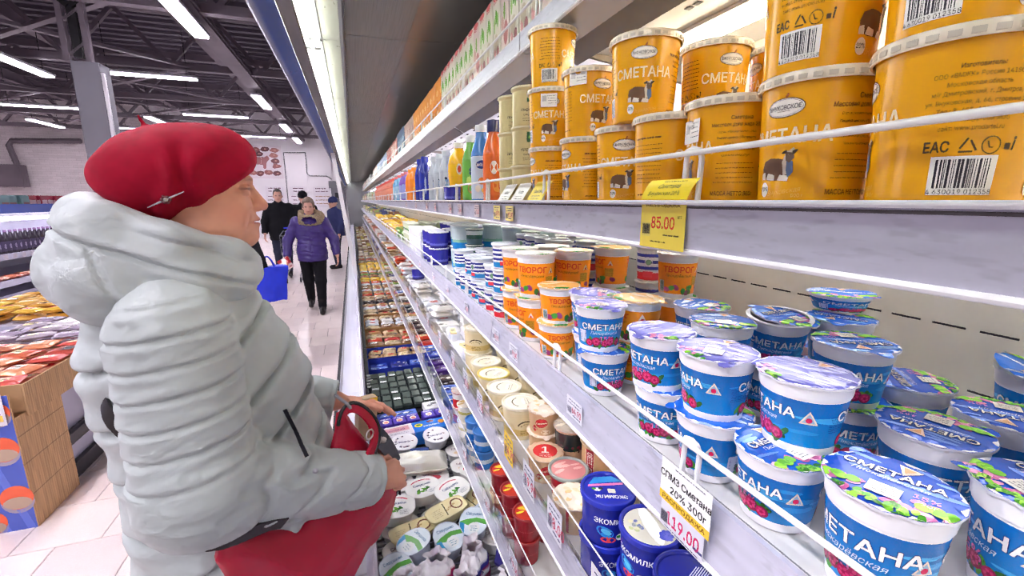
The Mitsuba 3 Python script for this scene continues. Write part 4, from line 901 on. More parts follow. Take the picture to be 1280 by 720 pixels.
CARTON_ORANGE = carton(.06, .09, .20, (222, 140, 40), (230, 160, 70), [(0, .7, .36, .08, (236, 178, 90)), (0, .4, .3, .14, (206, 110, 40)), (.1, .2, .3, .08, (240, 206, 150))], False)
CARTON_GREY = carton(.06, .09, .20, (190, 160, 150), (210, 190, 180), [(0, .6, .3, .1, (160, 110, 110)), (0, .3, .3, .1, (214, 190, 180))], False)
CARTON_BLUE = carton(.07, .09, .21, (70, 96, 130), (140, 160, 180), [(0, .6, .3, .1, (120, 150, 180)), (.1, .3, .3, .1, (190, 204, 216))], False)
CARTON_RED = carton(.07, .07, .225, (190, 110, 100), (206, 160, 150), [(-.1, .6, .2, .2, (226, 206, 196)), (.2, .3, .2, .2, (150, 40, 40)), (0, .82, .4, .05, (130, 36, 36))])
CARTON_LBLUE = carton(.07, .07, .225, (176, 194, 220), (206, 216, 230), [(0, .55, .25, .15, (90, 120, 190)), (.1, .25, .3, .1, (226, 232, 240)), (-.2, .8, .3, .05, (120, 150, 210))])

# ---- packs for the deck: boxes, flow packs, trays
def box_pack(w, d, h, body, draw, c=.003, bsdf='m_gloss', side=None):
    """box w (x) by d (y) by h with print on the top and, if side is given, on the -y side"""
    p = {'body': vply([(flat(cham(-w / 2, w / 2, -d / 2, d / 2, 0, h, c)), body)], bsdf)}
    sh = Sheet(); draw(sh, w - 2 * c, d - 2 * c); p['print'] = sh.shape(on_top(h + .0002), bsdf, 0)
    if side:
        s2 = Sheet(); side(s2, w - 2 * c, h - 2 * c); p['side_print'] = s2.shape(facing((0, -d / 2 - .0002, h / 2), (1, 0, 0), (0, 0, 1)), bsdf, 0)
    return p
def spots_draw(base, spots, txt=None, n=10, seed=0):
    def draw(sh, w, d):
        sh.rect(-w / 2, w / 2, -d / 2, d / 2, base, 0); r = random.Random(seed)
        for k in range(n): a, b = r.uniform(.06, .2) * w, r.uniform(.06, .2) * d; sh.ell(r.uniform(-.5 + .2, .5 - .2) * w, r.uniform(-.3, .3) * d, a, b, spots[k % len(spots)], 1 + k % 4, 10)
        if txt: sh.text(txt[0], 0, txt[1] * d, txt[2], txt[3], 6, True)
    return draw
def pillow(w, d, h, c1, c2, seed, crimp=True, bsdf='m_foil', n=13, lump=.12):
    """flow pack: cushion with crimped ends (parts: bag, label)"""
    r = random.Random(seed); g = np.linspace(-1, 1, n); X, Y = np.meshgrid(g, g, indexing='ij')
    prof = (np.clip(1 - X ** 4, 0, 1) * np.clip(1 - Y ** 4, 0, 1)) ** .5
    nz = meshkit.fbm(np.stack([X * 2.2 + seed * 3.1, Y * 2.2, 0 * X + seed], -1), 3) - .5
    top = h * (.5 + .5 * prof * (1 + lump * 4 * nz)); bot = h * (.5 - .5 * prof)
    V = np.vstack([np.stack([X * w / 2, Y * d / 2, top], -1).reshape(-1, 3), np.stack([X * w / 2, Y * d / 2, bot], -1).reshape(-1, 3)]); F = []; N = n * n
    for i in range(n - 1):
        for j in range(n - 1):
            a, b, c, e = i * n + j, (i + 1) * n + j, (i + 1) * n + j + 1, i * n + j + 1
            F += [[a, b, c], [a, c, e], [N + a, N + c, N + b], [N + a, N + e, N + c]]
    mix_ = (meshkit.fbm(np.stack([X * 1.6 + seed, Y * 1.6 + 7, 0 * X], -1), 2) > .5)[..., None] if c2 is not None else np.zeros_like(X)[..., None] > 1
    col = np.where(mix_, np.asarray(c2 if c2 is not None else c1, float), np.asarray(c1, float)).reshape(-1, 3)
    p = {'bag': ply(trimesh.Trimesh(V, F, process=False), bsdf, True, color=lin(np.vstack([col, col])))}
    if crimp:
        ms = []
        for s in (-1, 1):
            q = np.linspace(-w / 2 * .96, w / 2 * .96, 13); z = h * .5 + .0015 * np.sin(np.arange(13) * 2.0)
            v = np.vstack([np.column_stack([q, np.full(13, s * d / 2 * .97), z]), np.column_stack([q, np.full(13, s * (d / 2 + .010)), z[::-1] + .001])])
            f = []
            for k in range(12): f += [[k, k + 1, 14 + k], [k, 14 + k, 13 + k]]
            ms.append((trimesh.Trimesh(v, f, process=False), tuple(np.clip(np.asarray(c1) * .9, 0, 255))))
        p['crimp'], p['crimp_001'] = vply(ms[:1], bsdf), vply(ms[1:], bsdf)
        lc = ((226, 222, 214), (190, 40, 40), (60, 50, 60), (226, 206, 150))[seed % 4]; a_, b_ = r.uniform(-.16, .16) * w, r.uniform(-.12, .12) * d
        p['label'] = vply([(flat(cham(a_ - w * .2, a_ + w * .2, b_ - d * .2, b_ + d * .2, h * .80, h * 1.03, .001)), lc), (flat(bx(a_ - w * .14, a_ + w * .12, b_ - d * .03, b_ + d * .06, h * 1.03, h * 1.03 + .0004)), tuple(int(v * .45) for v in lc))], 'm_gloss')
    return p
# ------------------------------------------------------------------ goods on the shelves
def rot_to_cam(x, y, face): return -math.degrees(math.atan2(x, y)) + face

_SPLIT, LIFT = {}, .0008
def stand(name, parts, x, y, z, label, cat, group=None, face=0.0, lid=None, s=None, tilt=None):
    """one package standing at (x, y, z), its front turned by face degrees from the camera; the lid may be turned separately"""
    a = rot_to_cam(x, y, face)
    key = numbered(name); tw = M((x, y, z + LIFT), a, tilt, s)
    if lid is None or 'lid' not in parts or abs(lid - face) < 1: copy_of(key, parts, tw)
    else:
        if id(parts) not in _SPLIT: _SPLIT[id(parts)] = ({p: q for p, q in parts.items() if p[:3] != 'lid'}, {p: q for p, q in parts.items() if p[:3] == 'lid'})
        bd, ld = _SPLIT[id(parts)]; copy_of(key, bd, tw); t2 = M((x, y, z + LIFT), rot_to_cam(x, y, lid), tilt, s)
        for p, q in ld.items(): copy_of(key + '__' + p, {p: q}, t2)
    lab(key, label, cat, group)
    return key

Z0, Z1, Z2, Z3, Z4, ZB = 1.950, 1.543, 1.220, 0.870, 0.550, 0.372

# ---- blue sour cream cups: (x, y, tier, template, face, lid turn, label)
SC = [.97, .97, 1.0]
G_SOUR = 'blue sour cream cups on the middle shelf'
_sour = [
 (.430, .302, 1, SOUR[1], -66, -20, 'upper blue cup beside the nearest guard post, lavender-sheen lid, text block facing the camera'),
 (.405, .298, 0, SOUR[0], -52, 60, 'lower blue cup under the lavender-sheened cup nearest the camera, triangle emblem visible'),
 (.396, .386, 1, SOUR[2], -78, -10, 'upper blue cup with lavender-sheen lid and a barcode panel under its triangle emblem'),
 (.398, .385, 0, SOUR[3], 105, 160, 'lower blue cup with folded bright blue foil edge, right behind the guard post'),
 (.386, .476, 1, SOUR[1], -42, 40, 'upper blue cup with lavender-sheen lid, roses and a small triangle, third stack from camera'),
 (.399, .474, 0, SOUR[3], -14, 100, 'lower blue cup showing roses in the third stack from the camera'),
 (.389, .640, 1, SOUR[2], 14, 10, 'upper blue cup with whole white lettering in front, beside the orange curd cups'),
 (.398, .636, 0, SOUR[0], 34, 120, 'lower blue cup standing at the shelf edge beside the orange curd cups'),
 (.425, .730, 1, SOUR[2], -20, 80, 'upper blue cup half hidden behind the fully lettered one'),
 (.430, .722, 0, SOUR[0], 10, 30, 'lower blue cup half hidden in the farthest blue front stack'),
 (.455, .560, 0, SOUR[3], -30, 200, 'low single blue cup with pinkish lid in the gap between two stacks'),
 (.580, .352, 1, SOUR[0], -4, -150, 'upper blue cup with glossy blue lid, second row, roses facing camera'),
 (.586, .352, 0, SOUR[3], 30, 20, 'lower blue cup of the second row behind the nearest stack'),
 (.685, .440, 1, SOUR[0], 20, 170, 'upper blue cup by the back panel with leaf-printed lid under the crumpled foil one'),
 (.690, .440, 0, SOUR[3], 0, 0, 'lower blue cup by the back panel under the leaf-printed lid'),
 (.500, .484, 1, SOUR[3], 60, 10, 'upper blue cup with wrinkled bright blue lid, middle of the second row'),
 (.497, .480, 0, SOUR[0], 0, 0, 'lower blue cup in the middle of the second row'),
 (.545, .575, 1, SOUR[3], 150, 60, 'upper blue cup with wrinkled blue lid, far in the second row'),
 (.548, .572, 0, SOUR[0], 0, 0, 'lower blue cup far in the second row'),
 (.600, .475, 0, SOUR[0], 0, 0, 'lower blue cup standing under the tilted one'),
 (.770, .520, 0, SOUR[3], 0, 90, 'low blue cup against the back panel, farthest in the third row'),
]
for x, y, t, tp, f, l, lb in _sour:
    stand('sour_cream_cup', tp, x, y, Z2 + t * .0775, lb, 'sour cream cup', G_SOUR, f, l, SC)
stand('sour_cream_cup', SOUR[0], .603, .478, Z2 + .0800, 'tilted blue cup leaning in the third row, lid edge turned up', 'sour cream cup', G_SOUR, 0, 60, SC, (1, .2, 0, 7))
stand('sour_cream_cup', SOUR_OPEN, .722, .470, Z2 + .157, 'blue cup with crumpled, lifted foil on top of the stack by the back panel', 'sour cream cup', G_SOUR, 30, 10, [.97, .97, .35])
for x, y, k, f, l, lb in ((.405, .202, 0, -32, -8, 'large blue cup nearest the camera, lid lettering readable, fifteen percent on its front'), (.550, .247, 1, 40, 172, 'large blue cup behind the nearest one, lid lettering upside down'),
                       (.515, .152, 1, -72, -38, 'large blue cup in the lower right picture corner, pink flowers on lid'), (.660, .235, 0, 100, 190, 'large blue cup cut by the right picture edge, white sticker on lid'),
                       (.672, .336, 0, 60, 110, 'large blue cup at the back panel with clouded blue lid'), (.618, .148, 1, 150, 30, 'large blue cup at the right edge between two other large cups')):
    stand('sour_cream_cup', SOUR_TALL[k], x, y, Z2, lb, 'sour cream cup', 'large blue sour cream cups', f, l)
stand('sour_cream_cup', SOUR_OPEN, .800, .262, Z2 + .02, 'blue cup at right edge by the back panel with a lifted green foil flap', 'sour cream cup', 'large blue sour cream cups', 180, 170, [1, 1, 1.25])
scene['folded_lid_paper'] = ply(cham(-.03, .03, -.016, .016, 0, .0012, .0005), 'm_white_paint', to_world=M((.885, .345, Z2 + .004), 20)); lab('folded_lid_paper', 'small white card lying at the foot of the back panel', 'card')

# ---- orange curd cups
_curd = [(.401, .955, 1, 0, -14, 'upper tall curd cup with barcode, front stack nearest the wire rail'), (.401, .955, 0, 1, -80, 'lower tall curd cup under the barcoded one in the front stack'),
 (.401, 1.066, 1, 0, -40, 'upper tall curd cup in the farther front stack beside the striped cups'), (.401, 1.066, 0, 1, 0, 'lower tall curd cup in the farther front stack beside the striped cups'),
 (.510, .975, 1, 1, -22, 'upper tall curd cup in the middle of the orange row with pale lid'), (.510, .975, 0, 0, 20, 'lower tall curd cup in the middle of the orange row'),
 (.640, 1.005, 1, 1, -70, 'upper tall curd cup with gold lid at the right of the orange row'), (.640, 1.005, 0, 0, 0, 'lower tall curd cup at the right of the orange row'),
 (.575, .830, 0, 2, -6, 'single tall curd cup with dull grey lid below the price rail'), (.720, .845, 1, 0, 6, 'upper tall curd cup at the back panel, half cut by the shelf rail'), (.720, .845, 0, 0, 60, 'lower tall curd cup at the back panel'),
 (.500, 1.085, 1, 0, 0, 'tall curd cup in the second row seen between two lids'), (.500, 1.085, 0, 0, 0, 'tall curd cup under the second-row one')]
for x, y, t, k, f, lb in _curd: stand('curd_cup', CURD[k], x, y, Z2 + t * .1045, 'orange ' + lb, 'curd cup', 'orange curd cups', f, f + 40)
for x, y, t, f, lb in ((.398, .822, 1, 10, 'upper short orange curd cup with golden foil lid beside the blue cups'), (.397, .822, 0, 10, 'lower short orange curd cup with golden foil lid at the shelf edge'), (.480, .660, 1, -60, 'short orange curd cup with cream lid behind the blue stack'), (.482, .655, 0, 0, 'short orange curd cup under the one with cream lid'), (.640, .680, 0, 0, 'short orange curd cup at the back between blue lids')):
    stand('curd_cup', CURD_SMALL, x, y, Z2 + t * .0775, lb, 'curd cup', 'short orange curd cups', f, f)

# ---- striped cups, green cups and tubs further along
_k = 0
for c, x in enumerate((.396, .485, .575)):
    for j in range(7 if c < 2 else 4):
        y = 1.165 + .084 * j + .02 * c
        for t in range((3 if j == 0 else (1 if j % 3 == 2 else 2)) if c == 0 else (2 if c == 1 else 3)):
            tp = STRIPE[1] if (j < 2 and t == 0) else STRIPE[0]
            stand('striped_yogurt_cup', tp, x, y, Z2 + t * .0712, f'white cup with navy stripes, {ORD[j]} of {["front", "second", "third"][c]} row, {["bottom", "middle", "top"][t]} of its stack', 'yogurt cup', 'striped yogurt cups', 12 * c - 20 * j)
for j, (x, y, t) in enumerate(((.62, 1.28, 1), (.62, 1.28, 0), (.73, 1.16, 1), (.73, 1.16, 0), (.72, 1.27, 1), (.72, 1.27, 0), (.66, 1.40, 1), (.66, 1.40, 0), (.78, 1.38, 1), (.78, 1.38, 0), (.64, 1.52, 1), (.64, 1.52, 0), (.75, 1.50, 1), (.75, 1.50, 0), (.80, 1.05, 1), (.80, 1.05, 0))):
    stand('striped_yogurt_cup', STRIPE_TALL, x, y, Z2 + t * .1005, f'tall striped cup with silvery lid behind the orange cups, {ORD[j // 2]} stack, {"top" if t else "bottom"}', 'yogurt cup', 'tall striped cups with foil lids', 25 * j)
for j, (x, y, t) in enumerate(((.49, 1.86, 2), (.49, 1.86, 1), (.49, 1.86, 0), (.665, 1.64, 2), (.665, 1.64, 1), (.665, 1.64, 0))):
    stand('green_cup', GREEN_CUP, x, y, Z2 + t * .0685, f'dark green cup with pale lid, {"far" if j < 3 else "near"} stack, {["bottom", "middle", "top"][t]}', 'yogurt cup', 'dark green cups')
for j, (x, y, t) in enumerate(((.475, 1.97, 1), (.475, 1.97, 0), (.50, 2.12, 1), (.50, 2.12, 0), (.62, 1.97, 1), (.62, 1.97, 0), (.64, 1.74, 1), (.64, 1.74, 0), (.78, 1.78, 1), (.78, 1.78, 0))):
    stand('glassy_tub', GLASS_TUB, x, y, Z2 + t * .108, f'large pale tub with blue foot behind the striped cups, {ORD[j // 2]} stack, {"upper" if t else "lower"}', 'tub', 'large pale tubs', 20 * j)
for j, (x, y, t) in enumerate([(xx, yy, tt) for yy in (2.28, 2.40, 2.52) for xx in (.41, .525) for tt in (1, 0)] + [(xx, yy, tt) for yy in (2.66, 2.80, 2.94, 3.08, 3.22) for xx in (.64, .76) for tt in (1, 0)]):
    front = j < 12
    stand('navy_tub', NAVY_TUB, x, y, Z2 + t * .083, f'navy blue tub with white lid, {ORD[(j if front else j - 12) // 4]} {"group by the rail" if front else "group by the back panel"}, {"left" if (j // 2) % 2 == 0 else "right"} {"upper" if t else "lower"}', 'tub', 'navy blue tubs', 15 * j)
_tray = box_pack(.16, .12, .05, (226, 228, 238), spots_draw((236, 236, 242), ((214, 214, 226),), n=4), .004)
for j, (x, y, t) in enumerate([(xx, yy, tt) for yy in (2.68, 2.82, 2.96, 3.10) for xx in (.44,) for tt in range(3)]):
    stand('white_tray', _tray, x, y, Z2 + t * .0508, f'flat white-lidded tray on the middle shelf, {ORD[j // 3]} pile, {["bottom", "middle", "top"][t]} one', 'food tray', 'white-lidded trays', math.degrees(math.atan2(x, y)))
for j, (x, y, t) in enumerate([(xx, yy, tt) for yy in (3.34, 3.45, 3.56, 3.67) for xx in (.42, .54, .66) for tt in (1, 0)]):
    stand('pale_cup', PALE_CUP, x, y, Z2 + t * .080, f'pale green cup with cream lid, {ORD[j // 6]} row, {["left", "middle", "right"][(j // 2) % 3]} {"upper" if t else "lower"}', 'yogurt cup', 'pale green cups', 30 * j)

# soft and boxed packs in several colour sets for the long far rows
def pack_set(seed, cols, w, d, h, kind):
    r = random.Random(seed); out = []
    for i, c in enumerate(cols):
        c2 = cols[(i + 1) % len(cols)]
        if kind == 'pillow': out.append(pillow(w * r.uniform(.9, 1.1), d, h * r.uniform(.8, 1.15), c, tuple(np.clip(np.array(c2) * .5 + np.array(c) * .5, 0, 255)), seed + i, n=9))
        else: out.append(box_pack(w, d, h, c, spots_draw(c, (c2, (236, 232, 226), tuple(int(v * .6) for v in c)), None, 8, seed + i), .003, side=spots_draw(c, (c2, (236, 232, 226)), None, 5, seed + i + 9)))
    return out
CHEESE = pack_set(1, [(176, 128, 80), (150, 104, 68), (204, 182, 150), (112, 78, 56), (190, 158, 118)], .13, .10, .03, 'pillow')
YELLOWP = pack_set(2, [(226, 184, 40), (236, 204, 90), (214, 150, 30)], .13, .10, .035, 'pillow')
REDP = pack_set(3, [(196, 60, 40), (214, 96, 60), (170, 40, 40)], .12, .10, .03, 'pillow')
WHITEP = pack_set(4, [(226, 226, 230), (206, 210, 220), (236, 232, 224)], .12, .10, .035, 'pillow')
GREENP = pack_set(5, [(110, 150, 60), (150, 180, 90), (60, 110, 50)], .12, .10, .03, 'pillow')
BLUEP = pack_set(6, [(40, 60, 160), (90, 120, 200), (30, 40, 120)], .12, .09, .03, 'box')
DARKP = pack_set(7, [(50, 40, 44), (80, 60, 60), (40, 44, 60)], .11, .09, .03, 'box')
PURPLEP = pack_set(8, [(92, 60, 150), (120, 90, 180), (70, 40, 120)], .11, .08, .035, 'box')
WHITEBOX = pack_set(9, [(232, 232, 236), (214, 218, 228), (236, 236, 232)], .13, .09, .035, 'box')
CNAME = {id(CHEESE): 'golden brown cheese pack', id(YELLOWP): 'yellow cheese pack', id(REDP): 'red flow pack', id(WHITEP): 'white flow pack', id(GREENP): 'green flow pack', id(BLUEP): 'blue carton pack', id(DARKP): 'dark carton pack', id(PURPLEP): 'purple carton pack', id(WHITEBOX): 'white carton pack'}

def fill(name, setlist, xs, y0, y1, dy, z, layers, hz, where, seed, jit=.012, turn=10):
    """loose rows of packs: setlist(y) picks the colour set"""
    r = random.Random(seed); cnt = {}
    y = y0; row = 0
    while y < y1:
        st = setlist(y, r); nm = CNAME[id(st)]
        for i, x in enumerate(xs):
            for l in range(layers if layers < 9 else r.choice((1, 2, 3))):
                key = (nm, l); cnt[key] = cnt.get(key, 0) + 1
                parts = st[r.randrange(len(st))]
                k = put(nm.replace(' ', '_'), parts, M((x + r.uniform(-jit, jit) * .5, y + r.uniform(-jit, jit), z + l * hz), r.uniform(-turn, turn), None, [1, 1, 1]),
                        f'{nm} {where}, {ORD[row]} row, {["front", "middle", "rear"][i]} column, {["bottom", "second", "third"][l]} layer', 'food pack', f'{nm}s {where}')
        y += dy; row += 1

# middle shelf, far part
fill('pack', lambda y, r: YELLOWP if 4.4 < y < 6.6 and r.random() < .7 else (GREENP if y < 4.8 else r.choice((CHEESE, YELLOWP, WHITEP))), (.43, .58, .73), 3.78, 8.2, .14, Z2, 2, .042, 'on the middle shelf', 21)
# shelf below the blue cups: cream buckets, beige cups, blue tubs
for j, (x, y, t, tp, lb) in enumerate(((.428, 1.600, 1, CREAM, 'cream bucket with pale lid on top of the farthest stack'), (.430, 1.600, 0, CREAM, 'cream bucket under the farthest stack'), (.425, 1.480, 0, CREAM, 'single low cream bucket with handle print on its lid'),
      (.418, 1.362, 0, CREAM_YELLOW, 'cream bucket with a yellow lid edge'), (.418, 1.244, 0, CREAM, 'cream bucket, second nearest, sunken pale lid'), (.428, 1.126, 0, CREAM, 'cream bucket nearest the camera, dark arc print, beside the beige cups'),
      (.545, 1.55, 0, CREAM, 'cream bucket in the back row, farthest'), (.545, 1.43, 0, CREAM, 'cream bucket in the back row, middle'), (.545, 1.30, 0, CREAM, 'cream bucket in the back row, nearest'))):
    stand('cream_bucket', tp, x, y, Z3 + t * .0985, lb, 'bucket', 'cream buckets', -10 + 15 * (j % 3), 20 * j)
for x, y, z, tp, f, n, lb in ((.452, 1.010, .066, BEIGE, -18, 'beige_cup', 'upper beige cup with red emblems in the nearest beige stack'), (.452, 1.010, 0, BEIGE, -12, 'beige_cup', 'lower beige cup with red emblems in the nearest beige stack'),
      (.412, .910, 0, BEIGE_RED, 0, 'beige_cup', 'beige cup with a round red spot on its lid'), (.490, .930, .0, BERRY, 10, 'berry_cup', 'tall beige cup with dark berries under a pale lid'),
      (.432, .822, 0, GREYLID, 20, 'dessert_cup', 'small dark red cup with grey and pink lid'), (.520, .835, 0, TASTY, -30, 'baked_milk_cup', 'tall beige cup with red vertical lettering'), (.495, .745, 0, BEIGE_RED, 60, 'beige_cup', 'beige cup with pale lid just behind the blue tub'), (.402, .735, 0, BEIGE, 60, 'beige_cup', 'beige cup at the clear guard behind the blue tub'),
      (.55, 1.05, 0, BEIGE, 20, 'beige_cup', 'beige cup in the back row by the berry cup'), (.590, .945, 0, TASTY, 0, 'baked_milk_cup', 'tall beige cup in the back row, mostly hidden'), (.630, .83, 0, TASTY, -10, 'baked_milk_cup', 'tall beige cup in the back row, under the rail')):
    stand(n, tp, x, y, Z3 + z, lb, {'beige_cup': 'yogurt cup', 'berry_cup': 'yogurt cup', 'dessert_cup': 'dessert cup', 'baked_milk_cup': 'milk cup'}[n], 'cups on the lower shelf', f, f)
for x, y, t, tp, f, l, lb in ((.399, .606, 1, EKO, 14, 10, 'upper navy blue cheese tub with lettered lid'), (.399, .606, 0, EKO, 30, 0, 'lower navy blue cheese tub under the lettered lid'), (.414, .504, 1, EKO_B, -30, 0, 'upper navy blue cheese tub with glossy blossom picture on lid'), (.414, .504, 0, EKO, -40, 0, 'lower navy blue cheese tub under the blossom lid'),
      (.403, .402, 1, EKO_C, 0, 20, 'upper navy blue cheese tub at the bottom picture edge, dark striped lid'), (.403, .402, 0, EKO_C, 0, 0, 'lower navy blue cheese tub at the bottom picture edge'), (.505, .460, 1, EKO_C, 0, 60, 'upper navy tub in the second row with striped dark lid'), (.505, .460, 0, EKO_C, 0, 0, 'lower navy tub in the second row'), (.495, .565, 1, EKO_C, 0, 10, 'upper navy tub in the second row beside the beige cup'), (.495, .565, 0, EKO_C, 0, 0, 'lower navy tub in the second row beside the beige cup')):
    stand('cheese_tub', tp, x, y, Z3 + t * .0855, lb, 'tub', 'navy blue cheese tubs', f, l)
# white rolls and cartons beyond the cream buckets
_rollp = pillow(.07, .22, .06, (232, 232, 236), (206, 210, 222), 31, n=11)
for j, (x, y, rz, z) in enumerate(((.43, 1.80, 12, 0), (.51, 1.82, 6, 0), (.59, 1.80, -4, 0), (.47, 1.80, 8, .055), (.55, 1.81, 2, .055), (.43, 2.04, -6, 0), (.51, 2.03, 4, 0), (.59, 2.04, 8, 0))):
    put('white_roll_pack', _rollp, M((x, y, Z3 + z), rz), f'long white curd roll lying on the lower shelf, {ORD[j]} one', 'food pack', 'white curd rolls')
fill('pack', lambda y, r: r.choice((WHITEBOX, WHITEP, WHITEBOX)) if y < 3.4 else (r.choice((WHITEP, REDP)) if y < 5.4 else r.choice((CHEESE, WHITEP, REDP))), (.43, .58), 2.24, 7.6, .14, Z3, 9, .036, 'on the lower shelf', 33)
for j, (x, y) in enumerate(((.45, 3.45), (.56, 3.46))): stand('navy_tub', NAVY_TUB, x, y, Z3 + .075, f'lone navy tub with white lid on the lower shelf, {["left", "right"][j]}', 'tub', 'lone navy tubs')

# lowest shelf: red cups, blue cups and packs
for x, y, t, tp, n, lb in ((.402, 1.005, 1, REDCUP, 'red_cup', 'upper dark red cup with bright lid by the clear guard'), (.402, 1.005, 0, REDCUP, 'red_cup', 'lower dark red cup by the clear guard'), (.400, 1.110, 1, REDCUP, 'red_cup', 'upper dark red cup in the second stack'), (.400, 1.110, 0, REDCUP, 'red_cup', 'lower dark red cup in the second stack'),
      (.400, 1.215, 1, REDCUP, 'red_cup', 'upper dark red cup in the farthest stack'), (.400, 1.215, 0, REDCUP, 'red_cup', 'lower dark red cup in the farthest stack'), (.49, 1.06, 0, REDCUP, 'red_cup', 'dark red cup in the back row'),
      (.412, 1.475, 1, BLUEPET, 'blue_cup', 'upper blue and clear cup on the lowest shelf, nearest stack'), (.412, 1.475, 0, BLUEPET, 'blue_cup', 'lower blue and clear cup, nearest stack'), (.405, 1.570, 1, BLUEPET, 'blue_cup', 'upper blue and clear cup, farther stack'), (.405, 1.570, 0, BLUEPET, 'blue_cup', 'lower blue and clear cup, farther stack'), (.50, 1.50, 0, BLUEPET, 'blue_cup', 'blue and clear cup in the back row'),
      (.405, 1.715, 1, WHITECUP, 'cream_cup', 'upper cream cup between the blue and the red cups'), (.405, 1.715, 0, WHITECUP, 'cream_cup', 'lower cream cup between the blue and the red cups'), (.408, 1.850, 1, REDWHITE, 'red_white_cup', 'upper red and white cup on the lowest shelf'), (.408, 1.850, 0, REDWHITE, 'red_white_cup', 'lower red and white cup on the lowest shelf')):
    stand(n, tp, x, y, Z4 + t * .0735, lb, 'dessert cup', 'cups on the lowest shelf', 10, 0)
fill('pack', lambda y, r: BLUEP if y < 2.2 else (DARKP if y < 2.4 else (PURPLEP if y < 2.6 else (BLUEP if y < 2.9 else (REDP if y < 3.2 else r.choice((WHITEP, DARKP, GREENP, BLUEP, CHEESE)))))), (.43, .57), 2.0, 7.2, .14, Z4, 1, .036, 'on the lowest shelf', 41)

# ---- upper shelf: yellow buckets
SB = [.827, .827, .918]; HB = .118
_bk = [(.424, .216, 0, 0, 96, 'lower yellow bucket nearest the camera, barcode and maker address facing the rail'), (.430, .222, 1, 0, 58, 'upper yellow bucket nearest the camera, cut by the top picture edge'),
 (.426, .3215, 0, 0, -34, 'lower yellow bucket with oval logo and cow, second from the camera'), (.424, .328, 1, 0, 62, 'upper yellow bucket with barcode above the logo one'),
 (.426, .4275, 0, 0, -70, 'lower yellow bucket with a white sticker under its lid, third from the camera'), (.426, .5335, 0, 1, -120, 'lower yellow bucket with its side print, fourth from the camera'),
 (.426, .6395, 0, 1, -4, 'lower yellow bucket with logo and cow below the tall-standing one'), (.424, .600, 1, 0, -2, 'upper yellow bucket standing alone with logo, lettering and cow facing the camera'),
 (.545, .590, 1, 1, 30, 'upper yellow bucket in the second row right of the lone one'), (.655, .560, 1, 1, -60, 'upper yellow bucket in the third row by the lamp'),
 (.426, .770, 0, 1, -60, 'lower yellow bucket with fine print, fifth from the camera'), (.430, .775, 1, 1, -150, 'upper yellow bucket with shaded side, beside the lone one'), (.415, .770, 2, 1, -150, None),
 (.426, .930, 0, 1, -70, 'bottom yellow bucket of the three-high stack'), (.422, .930, 1, 1, 0, 'middle yellow bucket of the three-high stack with cow print'), (.424, .932, 2, 1, 75, 'top yellow bucket of the three-high stack, barcode visible'),
 (.530, .235, 0, 1, 0, 'yellow bucket in the second row nearest the camera'), (.532, .240, 1, 1, 0, 'upper yellow bucket in the second row nearest the camera'), (.530, .350, 0, 1, 0, 'lower yellow bucket in the second row, behind the logo one'), (.530, .470, 0, 1, 0, 'lower yellow bucket in the second row, third'), (.530, .590, 0, 1, 0, 'lower yellow bucket in the second row, fourth'), (.640, .560, 0, 1, 0, 'lower yellow bucket in the third row'), (.530, .71, 0, 1, 0, 'lower yellow bucket in the second row, fifth'), (.535, .84, 0, 1, 0, 'lower yellow bucket in the second row, last'), (.535, .84, 1, 1, 0, 'upper yellow bucket in the second row, last')]
for x, y, t, k, f, lb in _bk:
    if lb: stand('sour_cream_bucket', BUCKET[k], x, y, Z1 + t * HB + .0005 * t, lb, 'bucket', 'yellow sour cream buckets', f, None, SB)
_st = Sheet().rect(-.017, .017, -.013, .013, (236, 234, 228), 0).para(.006, .009, .018, 4, .005, .0008, (90, 90, 100), 1, 2).rect(-.014, -.005, -.002, .009, (190, 188, 186), 1)
for k, (bk, a, z) in enumerate((((.426, .425), 165, 1.628), ((.422, .930), 240, 1.753), ((.430, .775), 215, 1.763))):
    a = math.radians(a); r = .0484
    o = (bk[0] + r * math.cos(a), bk[1] + r * math.sin(a), z); ex = (-math.sin(a), math.cos(a), 0)
    _n = numbered('date_sticker'); add(_n, _st.shape(around(.0490, .0490, -.0, .02) if False else facing(o, ex, (0, 0, 1)), 'm_print', 0)); lab(_n, ['white date sticker on the third yellow bucket from the camera', 'white date sticker on the middle bucket of the three-high stack', 'white date sticker on the shaded upper bucket'][k], 'sticker')
